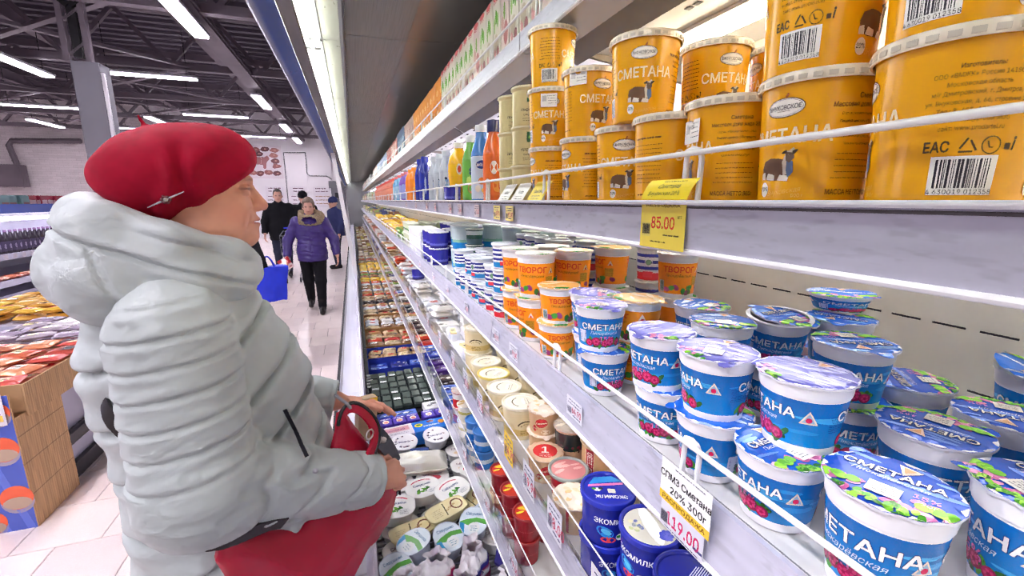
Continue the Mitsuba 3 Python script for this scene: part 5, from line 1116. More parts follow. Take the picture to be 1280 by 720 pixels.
# paper cups and bottles
for x, y, t, lb in ((.428, 1.065, 0, 'bottom'), (.428, 1.065, 1, 'second'), (.428, 1.065, 2, 'third'), (.535, 1.06, 0, 'bottom back-row'), (.535, 1.06, 1, 'second back-row'), (.428, 1.17, 0, 'bottom far'), (.428, 1.17, 1, 'second far'), (.428, 1.17, 2, 'third far')):
    stand('paper_cup', PAPER, x, y, Z1 + t * .0905, f'beige paper cup with green mark left of the yellow buckets, {lb} one', 'yogurt cup', 'beige paper cups', 0 if t else 60, None, [1.05, 1.05, 1])
_bt = [('orange_bottle', ORANGE_BOTTLE, .425, 1.36, 'orange bottle with dark blue cap beside the beige paper cups'), ('kefir_bottle', BLUE_KEFIR, .425, 1.50, 'white and blue kefir bottle with round navy logo'), ('green_bottle', GREEN_BOTTLE, .43, 1.66, 'slim green bottle behind the blue kefir bottle'),
 ('yellow_bottle', YELLOW_BOTTLE, .43, 1.86, 'yellow waisted bottle, largest of the yellow ones'), ('grey_bottle', GREY_BOTTLE, .425, 2.10, 'pale grey bottle, nearest of the grey ones'), ('grey_bottle', GREY_BOTTLE, .425, 2.26, 'pale grey bottle, second of the grey ones'), ('grey_bottle', GREY_BOTTLE, .425, 2.42, 'pale grey bottle, third of the grey ones'),
 ('blue_bottle', DARKBLUE_BOTTLE, .42, 2.72, 'dark blue bottle, nearer of the front pair'), ('blue_bottle', DARKBLUE_BOTTLE, .42, 2.90, 'dark blue bottle, farther of the front pair'), ('orange_jug', ORANGE_JUG, .43, 3.25, 'plump orange jug, nearer'), ('orange_jug', ORANGE_JUG, .43, 3.45, 'plump orange jug, farther'),
 ('purple_bottle', PURPLE_BOTTLE, .43, 3.75, 'purple bottle with pink cap, nearer'), ('purple_bottle', PURPLE_BOTTLE, .43, 3.98, 'purple bottle with pink cap, farther'), ('light_blue_bottle', LIGHT_BOTTLE, .43, 4.3, 'light blue bottle with red cap, nearer'), ('light_blue_bottle', LIGHT_BOTTLE, .43, 4.6, 'light blue bottle with red cap, farther')]
for n, tp, x, y, lb in _bt: stand(n, tp, x, y, Z1, lb, 'bottle', 'bottles on the upper shelf', 0)
for j in range(9): stand('grey_bottle' if j % 3 == 2 else 'yellow_bottle' if j % 3 else 'blue_bottle', (DARKBLUE_BOTTLE, YELLOW_BOTTLE, GREY_BOTTLE)[j % 3], .54, 1.40 + .17 * j, Z1, f'{["dark blue", "yellow", "pale grey"][j % 3]} bottle in the back row of the upper shelf, {ORD[j // 3]} such', 'bottle', 'back row bottles')
for j in range(14): stand('red_bottle', RED_BOTTLE, .43, 4.9 + .26 * j, Z1, f'reddish bottle far along the upper shelf, {ORD[j]} one', 'bottle', 'reddish bottles')
stand('navy_tub', NAVY_TUB, .385, 1.80, Z1, 'small navy tub behind the wire guard, before the yellow bottle', 'tub', None, 0, None, [.7, .7, .7])

# goods too far to tell apart: one object per shelf
def far_goods(name, z, x0, x1, y0, y1, cols, label, hmax, seed):
    r = random.Random(seed); ms = []
    y = y0
    while y < y1:
        for x in np.arange(x0, x1, .11):
            h = r.uniform(.4, 1) * hmax; ms.append((flat(bx(x, x + r.uniform(.07, .1), y, y + r.uniform(.08, .14), z + .001, z + h)), cols[r.randrange(len(cols))]))
        y += .16
    k = numbered(name); add(k, vply(ms, 'm_print')); lab(k, label, 'food packs', None, 'stuff')
far_goods('distant_packs', Z2, .40, .80, 8.4, 19.7, [(206, 190, 120), (120, 140, 80), (214, 214, 220), (150, 110, 80), (80, 90, 150)], 'mass of packs at the far end of the middle shelf', .14, 1)
far_goods('distant_packs', Z3, .40, .60, 7.8, 19.7, [(214, 206, 206), (190, 110, 90), (150, 110, 90), (226, 222, 216)], 'mass of packs at the far end of the lower shelf', .11, 2)
far_goods('distant_packs', Z4, .40, .60, 7.4, 19.7, [(190, 186, 200), (110, 90, 90), (80, 90, 150), (160, 120, 90)], 'mass of packs at the far end of the lowest shelf', .1, 3)
far_goods('distant_packs', ZB, .06, .40, 9.7, 19.7, [(150, 110, 80), (206, 190, 170), (226, 214, 200), (120, 80, 60), (190, 170, 90)], 'mass of packs at the far end of the deck', .09, 4)
far_goods('distant_packs', Z1, .41, .56, 8.6, 19.7, [(190, 110, 90), (206, 206, 190), (150, 160, 120), (110, 100, 130)], 'mass of bottles and packs at the far end of the upper shelf', .2, 5)
far_goods('distant_packs', Z0, .45, .56, 9.9, 19.7, [(206, 170, 170), (176, 160, 180), (150, 130, 130), (206, 206, 210)], 'mass of cartons at the far end of the top shelf', .22, 6)

# ---- top shelf: cartons
y = .62; j = 0
_car = []
while y < 2.30: _car.append((CARTON_PINK if j in (1, 2, 5, 9, 13) else CARTON_GREEN, 'milk_carton', 'tall milk carton with green and pink print', y)); y += .0775; j += 1
while y < 3.35: _car.append((CARTON_ORANGE, 'orange_carton', 'orange brick carton', y)); y += .10
while y < 3.95: _car.append((CARTON_GREY, 'grey_carton', 'greyish pink brick carton', y)); y += .10
while y < 4.55: _car.append((CARTON_BLUE, 'blue_carton', 'slate blue brick carton', y)); y += .10
while y < 5.9: _car.append((CARTON_RED, 'red_carton', 'reddish gable-top carton', y)); y += .085
while y < 8.2: _car.append((CARTON_LBLUE, 'light_blue_carton', 'light blue gable-top carton', y)); y += .10
while y < 9.8: _car.append((CARTON_PINK, 'milk_carton', 'tall pinkish milk carton at the far end', y)); y += .11
_c = {}
for tp, n, d, y in _car:
    q = _c[d] = _c.get(d, -1) + 1
    put(n, tp, M((.482, y, Z0), RND.uniform(-3, 3)), f'{d} on the top shelf, {ORD[q]} in row', 'carton', d + 's')
for q in range(12): put('milk_carton', CARTON_GREEN, M((.575, .66 + .078 * q, Z0), RND.uniform(-3, 3)), f'white milk carton in the second row of the top shelf, {ORD[q]}', 'carton', 'second row milk cartons')
# ------------------------------------------------------------------ price tags on the rails
def tag(o, draw, label, group=None, name='price_tag', bsdf='m_print', ey=(0, 0, 1)):
    sh = Sheet(); draw(sh); k = numbered(name)
    add(k, sh.shape(facing(o, (0, -1, 0), ey), bsdf, 0, .00025)); lab(k, label, 'price tag', group); return k
def t119(sh):
    sh.rect(-.040, .040, .0, .052, (226, 228, 230), 0); sh.rect(-.036, .034, -.036, 0, (204, 204, 216), 0)
    sh.para(.005, .047, .05, 1, .01, .0012, (90, 90, 110), 1, 3)
    sh.text('СПМЗ Сметана', 0, .033, .0085, (24, 24, 30), 1, True, sx=.93); sh.text('20% 300г', .006, .0175, .0085, (24, 24, 30), 1, True)
    sh.rect(-.040, .040, -.002, .009, (226, 190, 60), 1); sh.text('РАСПРОДАЖА', 0, .0036, .0055, (130, 84, 20), 2, True, sx=1.25)
    sh.text('119.00', .001, -.020, .0155, (190, 40, 100), 1, True, sx=.75); sh.barcode(-.036, -.022, -.033, -.014, 1, 4, (190, 190, 200), (60, 60, 80)); sh.para(.026, -.026, .014, 1, .01, .003, (70, 70, 120), 1, 6)
    sh.para(0, -.0335, .056, 1, .006, .0014, (80, 80, 110), 1, 2)
tag((.3310, .350, 1.198), t119, 'white price tag reading 119.00 with yellow sale strip below the blue cups')
_ty = lambda sh: (sh.rect(-.042, .042, -.06, 0, (214, 192, 70), 0), sh.rect(-.042, .042, -.004, .0, (230, 200, 20), 1), sh.text('РАСПРОДАЖА', 0, -.007, .004, (110, 84, 20), 1, True, sx=1.6), sh.text('85.00', .002, -.028, .014, (196, 50, 40), 1, True, sx=.82), sh.barcode(-.038, -.021, -.046, -.029, 1, 8, (200, 184, 90), (60, 54, 40)), sh.text('шт', .032, -.02, .004, (60, 50, 30), 1), sh.para(.018, -.043, .03, 1, .01, .0016, (80, 70, 30), 1, 5), sh.para(-.006, -.052, .03, 1, .01, .0014, (80, 70, 30), 1, 6))
tag((.3585, .455, 1.5505), _ty, 'yellow price tag reading 85.00 in the rail below the yellow buckets')
_tf = Sheet().rect(-.043, .043, 0, .034, (236, 210, 20), 0).text('Сметана', .002, .021, .0075, (40, 34, 20), 1, shear=.3, sx=.9).text('Внуковская 20%', -.002, .009, .0062, (40, 34, 20), 1, shear=.3, sx=.84).para(.006, .0295, .04, 1, .01, .0012, (90, 80, 30), 1, 2)
_fl = numbered('price_flap'); add(_fl, _tf.shape(lambda s, t, off: np.stack([.3575 - off + .55 * t ** 1.0 * 0 + .0 * s + 9.0 * t * t * .6, .455 - s - .35 * t, 1.551 + t * .82 - 4 * t * t], 1), 'm_print', .006, .00025)); lab(_fl, 'yellow handwritten flap bent back over the ledge above the 85.00 tag', 'price tag')
def small(sh, c=(214, 214, 226), ink=(80, 76, 110), num=None, w=.028, h=.036, yel=False):
    sh.rect(-w, w, -h / 2, h / 2, c, 0); sh.para(0, h * .34, w * 1.6, 2, h * .16, h * .045, ink, 1, 3); sh.barcode(-w * .9, -w * .3, -h * .42, h * .02, 1, 5, c, ink); sh.para(w * .3, -h * .35, w, 1, 1, h * .05, ink, 1, 5)
    if num: sh.text(num, w * .3, -h * .08, h * .3, (180, 60, 90), 1, True, sx=.8)
_nums = ['64.90', '79.00', '58.50', '92.00', '45.90', '71.30', '88.00', '39.90']
for k, y in enumerate((.625, .935, 1.075, 1.40, 1.72, 2.05, 2.5, 2.95, 3.4)):
    tag((.3365, y, 1.196), lambda sh, k=k: small(sh, num=_nums[k % 8]), f'small pale price tag on the middle shelf rail, {ORD[k]} of the small ones', 'small rail price tags')
for k, y in enumerate((1.02, 1.12, 1.32, 1.55, 1.72, 2.05, 2.3, 2.7, 3.2)):
    tag((.3565, y, 1.518), lambda sh, k=k: small(sh, (206, 190, 190) if k > 1 else (226, 206, 120), num=_nums[(k + 3) % 8]), f'small price tag on the rail under the bottles, {ORD[k]} from the yellow buckets', 'price tags under the bottles')
for k, (y, c) in enumerate(((.87, (230, 206, 60)), (.975, (232, 232, 228)), (1.075, (232, 232, 228)))):
    n = numbered('tilted_card'); sh = Sheet(); sh.rect(-.04, .04, 0, .05, c, 0); sh.text('Сметана' if k == 0 else 'Кефир', 0, .026, .008, (40, 36, 40), 1, True, shear=.2); sh.para(0, .014, .05, 2, .006, .0014, (90, 84, 80), 1, k)
    add(n, sh.shape(facing((.356, y, 1.5465), (0, -.94, 0.0) / np.linalg.norm((0, -.94, 0)), np.array((.55, 0, .835))), 'm_print', 0)); lab(n, ['yellow card leaning back on the ledge left of the buckets', 'white card leaning on the ledge next to the yellow card', 'white card leaning on the ledge before the orange bottle'][k], 'price tag')
for k, (y, c) in enumerate(((.52, 0), (.70, 0), (.84, 0), (.98, 1), (1.26, 0), (1.45, 0), (1.66, 0), (1.95, 0), (2.3, 0), (2.7, 0), (3.1, 0))):
    tag((.3395, y, .918), lambda sh, c=c, k=k: small(sh, (224, 190, 60) if c else (206, 206, 216), num=_nums[(k + 5) % 8], w=.034, h=.075), f'{"yellow" if c else "pale"} price tag behind the clear guard, {ORD[k]} along the lower shelf', 'price tags behind the clear guard')
for k, y in enumerate((.75, .95, 1.2, 1.5, 1.8, 2.2, 2.6, 3.0)):
    tag((.3415, y, .60), lambda sh, k=k: small(sh, (210, 210, 222), num=_nums[k % 8], w=.034, h=.06), f'pale price tag behind the guard of the lowest shelf, {ORD[k]} from the camera', 'price tags of the lowest shelf')
for k in range(16):
    y = 2.05 + .21 * k
    tag((-.0215, y, .572), lambda sh, k=k: small(sh, (232, 230, 238), (90, 80, 110), w=.038, h=.056), f'white price tag leaning on the front strip of the deck, {ORD[k]} from the red bag', 'deck price tags', ey=(.29, 0, .957))

# ------------------------------------------------------------------ goods on the bottom deck
def oval_tub(w, d, h, body, draw, n=36, ez=2.6, lidc=(232, 232, 230)):
    """low tub with a superelliptic outline, flange and printed film"""
    a = np.arange(n) * 2 * np.pi / n
    ring = np.stack([np.sign(np.cos(a)) * np.abs(np.cos(a)) ** (2 / ez) * w / 2, np.sign(np.sin(a)) * np.abs(np.sin(a)) ** (2 / ez) * d / 2], 1)
    lv = [(.0, .0), (.76, .0), (.80, .004), (.92, h - .004), (.92, h - .004), (1.0, h - .003), (1.0, h), (.985, h + .0008), (.93, h - .0004)]
    V = np.vstack([np.column_stack([ring * s, np.full(n, z)]) for s, z in lv]); F = []
    for i in range(len(lv) - 1):
        if lv[i] == lv[i + 1]: continue
        for j in range(n):
            k = (j + 1) % n; F += [[i * n + j, i * n + k, (i + 1) * n + k], [i * n + j, (i + 1) * n + k, (i + 1) * n + j]]
    m = trimesh.Trimesh(V, F, process=False)
    sh = Sheet(); disc = Polygon(ring * .965); draw(sh, disc, w / 2, d / 2)
    return {'tub': ply(m, 'm_gloss', True, color=np.tile(lin(body), (len(V), 1))), 'film': sh.shape(on_top(h - .0002), 'm_gloss', 0)}
def sav_film(sh, disc, a, b):
    sh.poly(disc, (236, 236, 232), 0); t = np.linspace(.5, 2.7, 12)
    sh.line([(.62 * a * math.cos(q), .35 * b + .38 * b * math.sin(q)) for q in t], .06 * a, (206, 60, 90), 1); sh.text('Савушкин', 0, .26 * b, .21 * b, (60, 70, 110), 2, True, sx=.86)
    r = random.Random(4)
    for k in range(12): clip_ell(sh, disc, r.uniform(-.5, .3) * a, r.uniform(-.45, -.1) * b, .14 * a, .08 * b, ((70, 130, 50), (100, 160, 60), (40, 100, 40))[k % 3], 2 + k % 2, r.uniform(0, 3))
    clip_ell(sh, disc, .42 * a, -.5 * b, .34 * a, .26 * b, (226, 226, 226), 4); sh.para(.42 * a, -.45 * b, .45 * a, 3, .12 * b, .03 * b, (120, 130, 130), 5, 3)
def sav_red(sh, disc, a, b):
    sh.poly(disc, (236, 232, 230), 0); sh.text('Савушкин', 0, .3 * b, .24 * b, (110, 60, 80), 2, True, sx=.86); clip_ell(sh, disc, .1 * a, -.2 * b, .4 * a, .3 * b, (196, 60, 80), 1); clip_ell(sh, disc, -.3 * a, -.3 * b, .3 * a, .2 * b, (236, 206, 170), 2)
def cream_film(sh, disc, a, b):
    sh.poly(disc, (230, 218, 170), 0); q = Point(.55 * a, .05 * b); sh.poly(q.buffer(.3 * a).difference(q.buffer(.23 * a)).intersection(disc), (120, 76, 60), 1); sh.line([(-.12 * a, -.7 * b), (-.02 * a, .75 * b)], .05 * a, (90, 84, 60), 2)
    sh.para(-.5 * a, .3 * b, .5 * a, 5, .2 * b, .05 * b, (150, 130, 90), 1, 3); sh.text('Янтарь', .16 * a, .0, .28 * b, (170, 130, 70), 1, True, rot=.4)
def green_film(sh, disc, a, b):
    sh.poly(disc, (214, 226, 236), 0); sh.poly(Polygon([(-a, -.1 * b), (-.3 * a, -.3 * b), (.2 * a, -.05 * b), (a, -.2 * b), (a, .1 * b), (.2 * a, .25 * b), (-.5 * a, .1 * b)]).intersection(disc), (84, 160, 70), 1)
    sh.poly(Polygon([(-a, -.1 * b), (-.6 * a, -.12 * b), (-.5 * a, -.9 * b), (-a, -.9 * b)]).intersection(disc), (50, 140, 190), 1); clip_ell(sh, disc, .1 * a, -.42 * b, .42 * a, .34 * b, (226, 230, 230), 2); sh.text('Савушкин', 0, .5 * b, .2 * b, (80, 120, 160), 2, True, sx=.8); sh.para(.1 * a, -.34 * b, .5 * a, 3, .14 * b, .04 * b, (110, 150, 180), 3, 2)
def dot_film(sh, disc, a, b):
    sh.poly(disc, (234, 232, 236), 0); r = random.Random(6)
    for k in range(16):
        q = r.uniform(0, 6.28); clip_ell(sh, disc, .62 * a * math.cos(q), .62 * b * math.sin(q), .09 * a, .06 * b, ((110, 90, 110), (150, 110, 120), (60, 60, 90))[k % 3], 1 + k % 2, q)
    sh.text('творог', 0, .0, .22 * b, (90, 80, 120), 2, True)
SAV = oval_tub(.135, .112, .05, (228, 228, 226), sav_film); SAVR = oval_tub(.135, .112, .05, (228, 228, 226), sav_red); CRF = oval_tub(.155, .075, .042, (222, 210, 160), cream_film, ez=4)
GRT = oval_tub(.098, .112, .065, (196, 206, 222), green_film, ez=2.2); RTUB = oval_tub(.122, .122, .05, (226, 226, 232), dot_film, ez=2.0)
_lev = [.0, .0525]
for k, (x, y, l, rz, tx, ty) in enumerate(((.105, 1.53, 0, 8, 0, 0), (.245, 1.53, 0, -6, 0, 0), (.385, 1.56, 0, 10, 0, 0), (.085, 1.41, 0, 4, 0, 0), (.225, 1.41, 0, 0, 0, 0), (.180, 1.52, 1, 10, 4, 3), (.285, 1.475, 1, 24, 7, -5), (.392, 1.565, 1, 40, 5, 10), (.075, 1.445, 1, -8, 5, 4))):
    put('curd_tub', SAV if k != 4 else SAVR, M((x, y, ZB + _lev[l] * 1.02 + (.006 if l else 0)), rz, (1, ty / 10, 0, tx)), f'white oval curd tub with green and red print, {["lower layer left far", "lower layer middle far", "lower layer right far", "lower layer left near", "lower layer middle near", "top layer left", "top layer right, nearest whole one", "top layer beside the lowest shelf rail", "top layer beside the red bag"][k]}', 'tub', 'white oval curd tubs')
for k, (x, y) in enumerate(((.095, 1.655), (.240, 1.655), (.390, 1.69), (.395, 1.815), (.085, 1.30), (.40, 1.27))):
    put('curd_tub', SAVR, M((x, y, ZB + .002), 7 * k - 10), f'white oval curd tub with reddish print, low {["left under the soft pack", "middle under the soft pack", "right under the soft pack", "right beside the round tubs", "left under the cream tub", "right under the rail"][k]}', 'tub', 'white oval curd tubs with reddish print')
for k, (x, y, z, rz, t) in enumerate(((.240, 1.375, .066, 22, 8), (.118, 1.345, .04, 12, 5), (.345, 1.43, .03, 38, 6))):
    put('cream_tub', CRF, M((x, y, ZB + z), rz, (1, 0, 0, t)), f'flat cream coloured cheese tub with a brown ring, {["topmost", "left lower", "right by the rail"][k]}', 'tub', 'flat cream cheese tubs')
for k, (x, y, z, rz, t) in enumerate(((.325, 1.300, .035, -24, 14), (.222, 1.264, .03, 14, 12), (.122, 1.268, .032, -65, 8), (.050, 1.185, .03, 20, 8), (.400, 1.39, .0, 0, 0))):
    put('pudding_tub', GRT, M((x, y, ZB + z + .004), rz, (1, 0, 0, t)), f'pale blue tub with a green swoosh on its film, {["right", "middle", "left of the middle", "leftmost by the red bag", "hidden under the rail", "low one before the bags"][k]}', 'tub', 'pale blue and green tubs')
for k, (x, y, z) in enumerate(((.150, 1.905, .03), (.295, 1.900, .04))):
    put('round_curd_tub', RTUB, M((x, y, ZB + z + .012), 10 * k, (1, .3, 0, 8)), f'round white curd tub with dark dots on its film, {["left", "right", "lower middle"][k]}', 'tub', 'round white curd tubs')
_soft = pillow(.27, .12, .07, (226, 222, 208), (236, 234, 226), 51, n=17, lump=.16)
k = numbered('soft_white_pack'); lab(k, 'soft crumpled white curd pack lying across the tubs with a dark blue label', 'food pack')
for _p, _q in _soft.items(): add(k + '__' + _p, _q, M((.180, 1.735, ZB + .040), -8))
part(k, 'label', cham(-.04, .04, -.018, .018, 0, .0014, .0006), 'm_fascia'); scene[k + '__label']['to_world'] = M((.205, 1.775, ZB + .1055), -8, (1, 0, 0, 12))
def pouch(seed, low, c2):
    """soft pouch gathered at the top, crumpled foil"""
    n, m = 30, 16; V, C = [], []
    for i in range(m):
        t = i / (m - 1)
        for j in range(n):
            a = 2 * math.pi * j / n
            r = .052 * (1 - .12 * t) * (1 if t < .5 else (1 - .80 * ((t - .5) / .5) ** 1.3)) * (1 + (.05 + .28 * t) * (math.sin(5 * a + seed) * .5 + math.sin(9 * a + 2 * seed) * .35))
            if t > .86: r *= 1 + 2.2 * (t - .86) / .14
            nz = meshkit.noise(np.array([a * 1.3 + seed * 5, t * 7, seed * 1.0]), 3) - .5
            V.append(((r + .012 * nz) * math.cos(a) * 1.15, (r + .012 * nz) * math.sin(a) * .85, .125 * t + .008 * nz * t))
            q = meshkit.noise(np.array([a * 1.1 + seed, t * 3.4, 2.0]), 9)
            C.append(low if t < .45 and q > .30 else (c2 if .42 <= t < .56 and q > .45 else ((244, 242, 246) if q > .15 else (226, 216, 228))))
    F = []
    for i in range(m - 1):
        for j in range(n): k = (j + 1) % n; F += [[i * n + j, i * n + k, (i + 1) * n + k], [i * n + j, (i + 1) * n + k, (i + 1) * n + j]]
    V.append((0, 0, 0)); C.append(low); F += [[len(V) - 1, (j + 1) % n, j] for j in range(n)]
    return ply(trimesh.Trimesh(np.array(V), F, process=False), 'm_gloss', True, color=lin(np.array(C, float)))
_pch = [pouch(1, (60, 60, 140), (170, 40, 90)), pouch(2, (140, 30, 70), (50, 50, 130)), pouch(3, (70, 66, 150), (120, 110, 170))]
_lg = Sheet().ell(0, 0, .022, .011, (230, 230, 236), 1, 16).ell(0, 0, .020, .0095, (36, 36, 110), 2, 16).text('Тёма', 0, 0, .009, (236, 236, 240), 3, True, shear=.2)
for k, (x, y, z, rz, t) in enumerate(((.165, 1.165, .0, 0, 7), (.290, 1.155, .0, 60, -5), (.415, 1.165, .0, 120, 6), (.080, 1.11, .0, 200, 4), (.235, 1.05, .0, 90, 0), (.36, 1.04, .0, 30, 5), (.11, 1.00, .0, 150, 4), (.235, .92, 0, 10, 0), (.36, .91, 0, 70, 0), (.10, .87, 0, 200, 0))):
    key = numbered('foil_pouch'); tw = M((x, y, ZB + .010), rz, (1, .4, 0, t)); add(key + '__bag', _pch[k % 3], tw)
    scene[key + '__emblem'] = {**_lg.shape(lambda s, tt, off: np.stack([s, -.0475 - off + 9 * s * s, .045 + tt], 1), 'm_gloss', .006), 'to_world': M((x, y, ZB + .010), -10 + 6 * (k % 3), (1, .4, 0, t))}
    lab(key, f'crumpled white foil pouch with red and blue foot, {["left of the middle", "in the middle", "right at the rail", "leftmost beside the red bag", "behind the front ones, middle", "behind the front ones, right", "behind the front ones, left", "nearest row middle", "nearest row right", "nearest row left"][k]}', 'food pouch', 'crumpled foil pouches')
def choc_draw(sh, w, d):
    sh.rect(-w / 2, w / 2, -d / 2, d / 2, (84, 62, 170), 0); sh.ell(0, -.1 * d, .3 * w, .26 * d, (236, 220, 206), 1, 14); sh.ell(.02 * w, -.16 * d, .2 * w, .16 * d, (214, 130, 130), 2, 10); sh.text('сырок', 0, .34 * d, .012, (236, 232, 240), 2, True)
_cb = box_pack(.062, .075, .05, (80, 58, 168), choc_draw, side=lambda sh, w, h: (sh.rect(-w / 2, w / 2, -h / 2, h / 2, (70, 50, 160), 0), sh.ell(0, 0, .3 * w, .3 * h, (226, 206, 206), 1, 12)))
for k, (x, y) in enumerate(((.085, 2.115), (.152, 2.12), (.219, 2.125), (.300, 2.135), (.367, 2.14))):
    put('curd_snack_box', _cb, M((x, y, ZB + .042), 4), f'small purple box with a pastry picture on the deck, {["first", "second", "third", "fourth", "fifth"][k]} from the left', 'snack box', 'small purple boxes')
_gb = box_pack(.19, .10, .062, (206, 200, 212), lambda sh, w, d: (sh.rect(-w / 2, w / 2, -d / 2, d / 2, (214, 208, 216), 0), sh.rect(-w * .3, w * .4, -d * .1, d * .35, (206, 150, 160), 1), sh.text('творожный', .0, .1 * d, .014, (130, 90, 130), 2, True), sh.para(0, -.25 * d, w * .7, 2, .1 * d, .003, (130, 130, 150), 1)), side=lambda sh, w, h: (sh.rect(-w / 2, w / 2, -h / 2, h / 2, (170, 166, 180), 0), sh.text('торт творожный', 0, 0, .012, (120, 60, 90), 1, True)))
put('cake_box', _gb, M((.115, 1.995, ZB + .035), 6), 'grey and pink cake box on the deck left of the blue one', 'cake box')
_bb = box_pack(.16, .10, .07, (36, 110, 200), lambda sh, w, d: (sh.rect(-w / 2, w / 2, -d / 2, d / 2, (30, 112, 206), 0), sh.ell(-.34 * w, .1 * d, .13 * w, .18 * d, (226, 200, 60), 1, 16), sh.ell(-.34 * w, .1 * d, .08 * w, .1 * d, (70, 130, 70), 2, 12), sh.ell(.38 * w, .1 * d, .1 * w, .2 * d, (220, 150, 60), 1, 14), sh.ell(.05 * w, .32 * d, .12 * w, .1 * d, (120, 50, 60), 1, 12), sh.text('сырники', .04 * w, -.08 * d, .014, (226, 236, 246), 2, True)))
put('cake_box', _bb, M((.285, 1.995, ZB + .035), 5), 'bright blue box with a yellow emblem on the deck', 'cake box')
put('white_pack', WHITEBOX[0], M((.355, 2.235, ZB + .055), 4), 'white pack with dark print beside the black snack packs', 'food pack')
for k, (x, y) in enumerate(((.08, 2.215), (.19, 2.22))): put('blue_pack', BLUEP[k], M((x, y, ZB + .045), 3, None, [1, .6, 1]), f'flat blue pack in front of the black snack packs, {["left", "right"][k]}', 'food pack')
# black blister packs in a grid
_bp = {'tray': vply([(flat(cham(-.0255, .0255, -.041, .041, 0, .030, .006)), (40, 50, 48))], 'm_gloss'), 'window': vply([(flat(cham(-.021, .021, -.030, .034, .0302, .0325, .001)), (74, 86, 80))], 'm_gloss')}
_bl = {**_bp, 'label': vply([(flat(cham(-.019, .019, -.036, -.012, .0327, .0333, .0002)), (214, 220, 220))], 'm_print')}
for j in range(6):
    for i in range(7):
        x, y = .055 + .0545 * i + .004 * RND.uniform(-1, 1), 2.33 + .088 * j + .005 * i
        put('olive_pack', _bl if (i * 5 + j * 3) % 4 in (0, 1) and RND.random() < .6 else _bp, M((x, y, ZB + .045 + .004 * RND.random()), RND.uniform(-3, 3), (1, 0, 0, RND.uniform(-2, 4))), f'dark blister pack in the black grid, {ORD[j]} row, {["first", "second", "third", "fourth", "fifth", "sixth", "seventh"][i]} from the left', 'snack pack', 'dark blister packs')
_crate = numbered('black_crate'); lab(_crate, 'low black crate under the dark blister packs', 'crate')
part(_crate, 'bottom', bx(.02, .42, 2.27, 2.85, ZB + .001, ZB + .04), 'm_dark'); part(_crate, 'rim', bx(.012, .02, 2.27, 2.85, ZB + .001, ZB + .07), 'm_dark')
for k in range(5): part(_crate, 'slot_bar', bx(.012, .05, 2.62 + .045 * k, 2.635 + .045 * k, ZB + .071, ZB + .078), 'm_wire')
# blue shipping trays with pastry and cheese rows further on
def tray_box(key_label, y0, y1, col):
    k = numbered('display_tray'); lab(k, key_label, 'display tray')
    for nm, b in (('front_wall', (.03, .46, y0, y0 + .004, ZB + .001, ZB + .075)), ('rear_wall', (.03, .46, y1 - .004, y1, ZB + .001, ZB + .075)), ('side_wall', (.03, .034, y0 + .004, y1 - .004, ZB + .001, ZB + .075)), ('side_wall', (.456, .46, y0 + .004, y1 - .004, ZB + .001, ZB + .075)), ('bottom', (.034, .456, y0 + .004, y1 - .004, ZB + .001, ZB + .004))):
        m = flat(bx(*b)); add(child(k, nm), vply([(m, col)], 'm_matte'))
for l, a, b, c in (('blue display tray with small blue packs behind the black crate', 2.90, 3.08, (40, 56, 160)), ('blue edged display tray with golden pastries', 3.12, 3.36, (44, 60, 150)), ('brown cardboard display tray with cheese rolls', 3.400, 3.865, (150, 110, 70)), ('brown cardboard display tray with bread-coloured packs', 3.885, 4.40, (150, 108, 66))): tray_box(l, a, b, c)
def deck(st, y, xs, z, nm, grp, where, sc=(1, 1, 1), rz=6, seed=0):
    r = random.Random(seed + int(y * 100))
    for i, x in enumerate(xs):
        put(nm, st[r.randrange(len(st))], M((x, y + r.uniform(-.008, .008), z + .004), r.uniform(-rz, rz), (1, 0, 0, r.uniform(-3, 4)), list(sc)), f'{nm.replace("_", " ")} {where}, {["first", "second", "third", "fourth", "fifth", "sixth", "seventh"][i]} from the left', 'food pack', grp)
XS3 = (.10, .235, .37)
for q, y in enumerate((2.95, 3.03)): deck(BLUEP, y, XS3, ZB + .008 + .0 * q, 'small_blue_pack', 'small blue packs', f'in the blue tray, {"near" if q == 0 else "far"} row', (.95, .8, 1.4))
for q, y in enumerate((3.18, 3.29)):
    for l in range(2): deck(CHEESE, y, (.085, .19, .295, .40), ZB + .006 + .035 * l, 'golden_pastry', 'golden pastries', f'in the blue edged tray, {"near" if q == 0 else "far"} row, {"upper" if l else "lower"}', (.75, .9, 1), 16, l)
for q, y in enumerate((3.48, 3.58, 3.68, 3.78)):
    for l in range(2): deck(CHEESE if q != 1 else REDP, y, XS3, ZB + .006 + .036 * l, 'cheese_roll', 'cheese rolls', f'in the nearer cardboard tray, {ORD[q]} row, {"upper" if l else "lower"}', (1, .85, 1), 8, l)
for q, y in enumerate((3.965, 4.08, 4.19, 4.31)):
    for l in range(2): deck(WHITEP if q in (1, 2) else CHEESE, y, XS3, ZB + .006 + .036 * l, 'pale_roll_pack', 'pale roll packs', f'in the farther cardboard tray, {ORD[q]} row, {"upper" if l else "lower"}', (1, .85, 1), 8, l + 3)
_seq = [CHEESE, CHEESE, WHITEP, CHEESE, DARKP, CHEESE, CHEESE, REDP, CHEESE, WHITEP, CHEESE, CHEESE, WHITEP, REDP, YELLOWP, YELLOWP, CHEESE, CHEESE, GREENP, CHEESE, WHITEP, WHITEP, REDP, CHEESE]
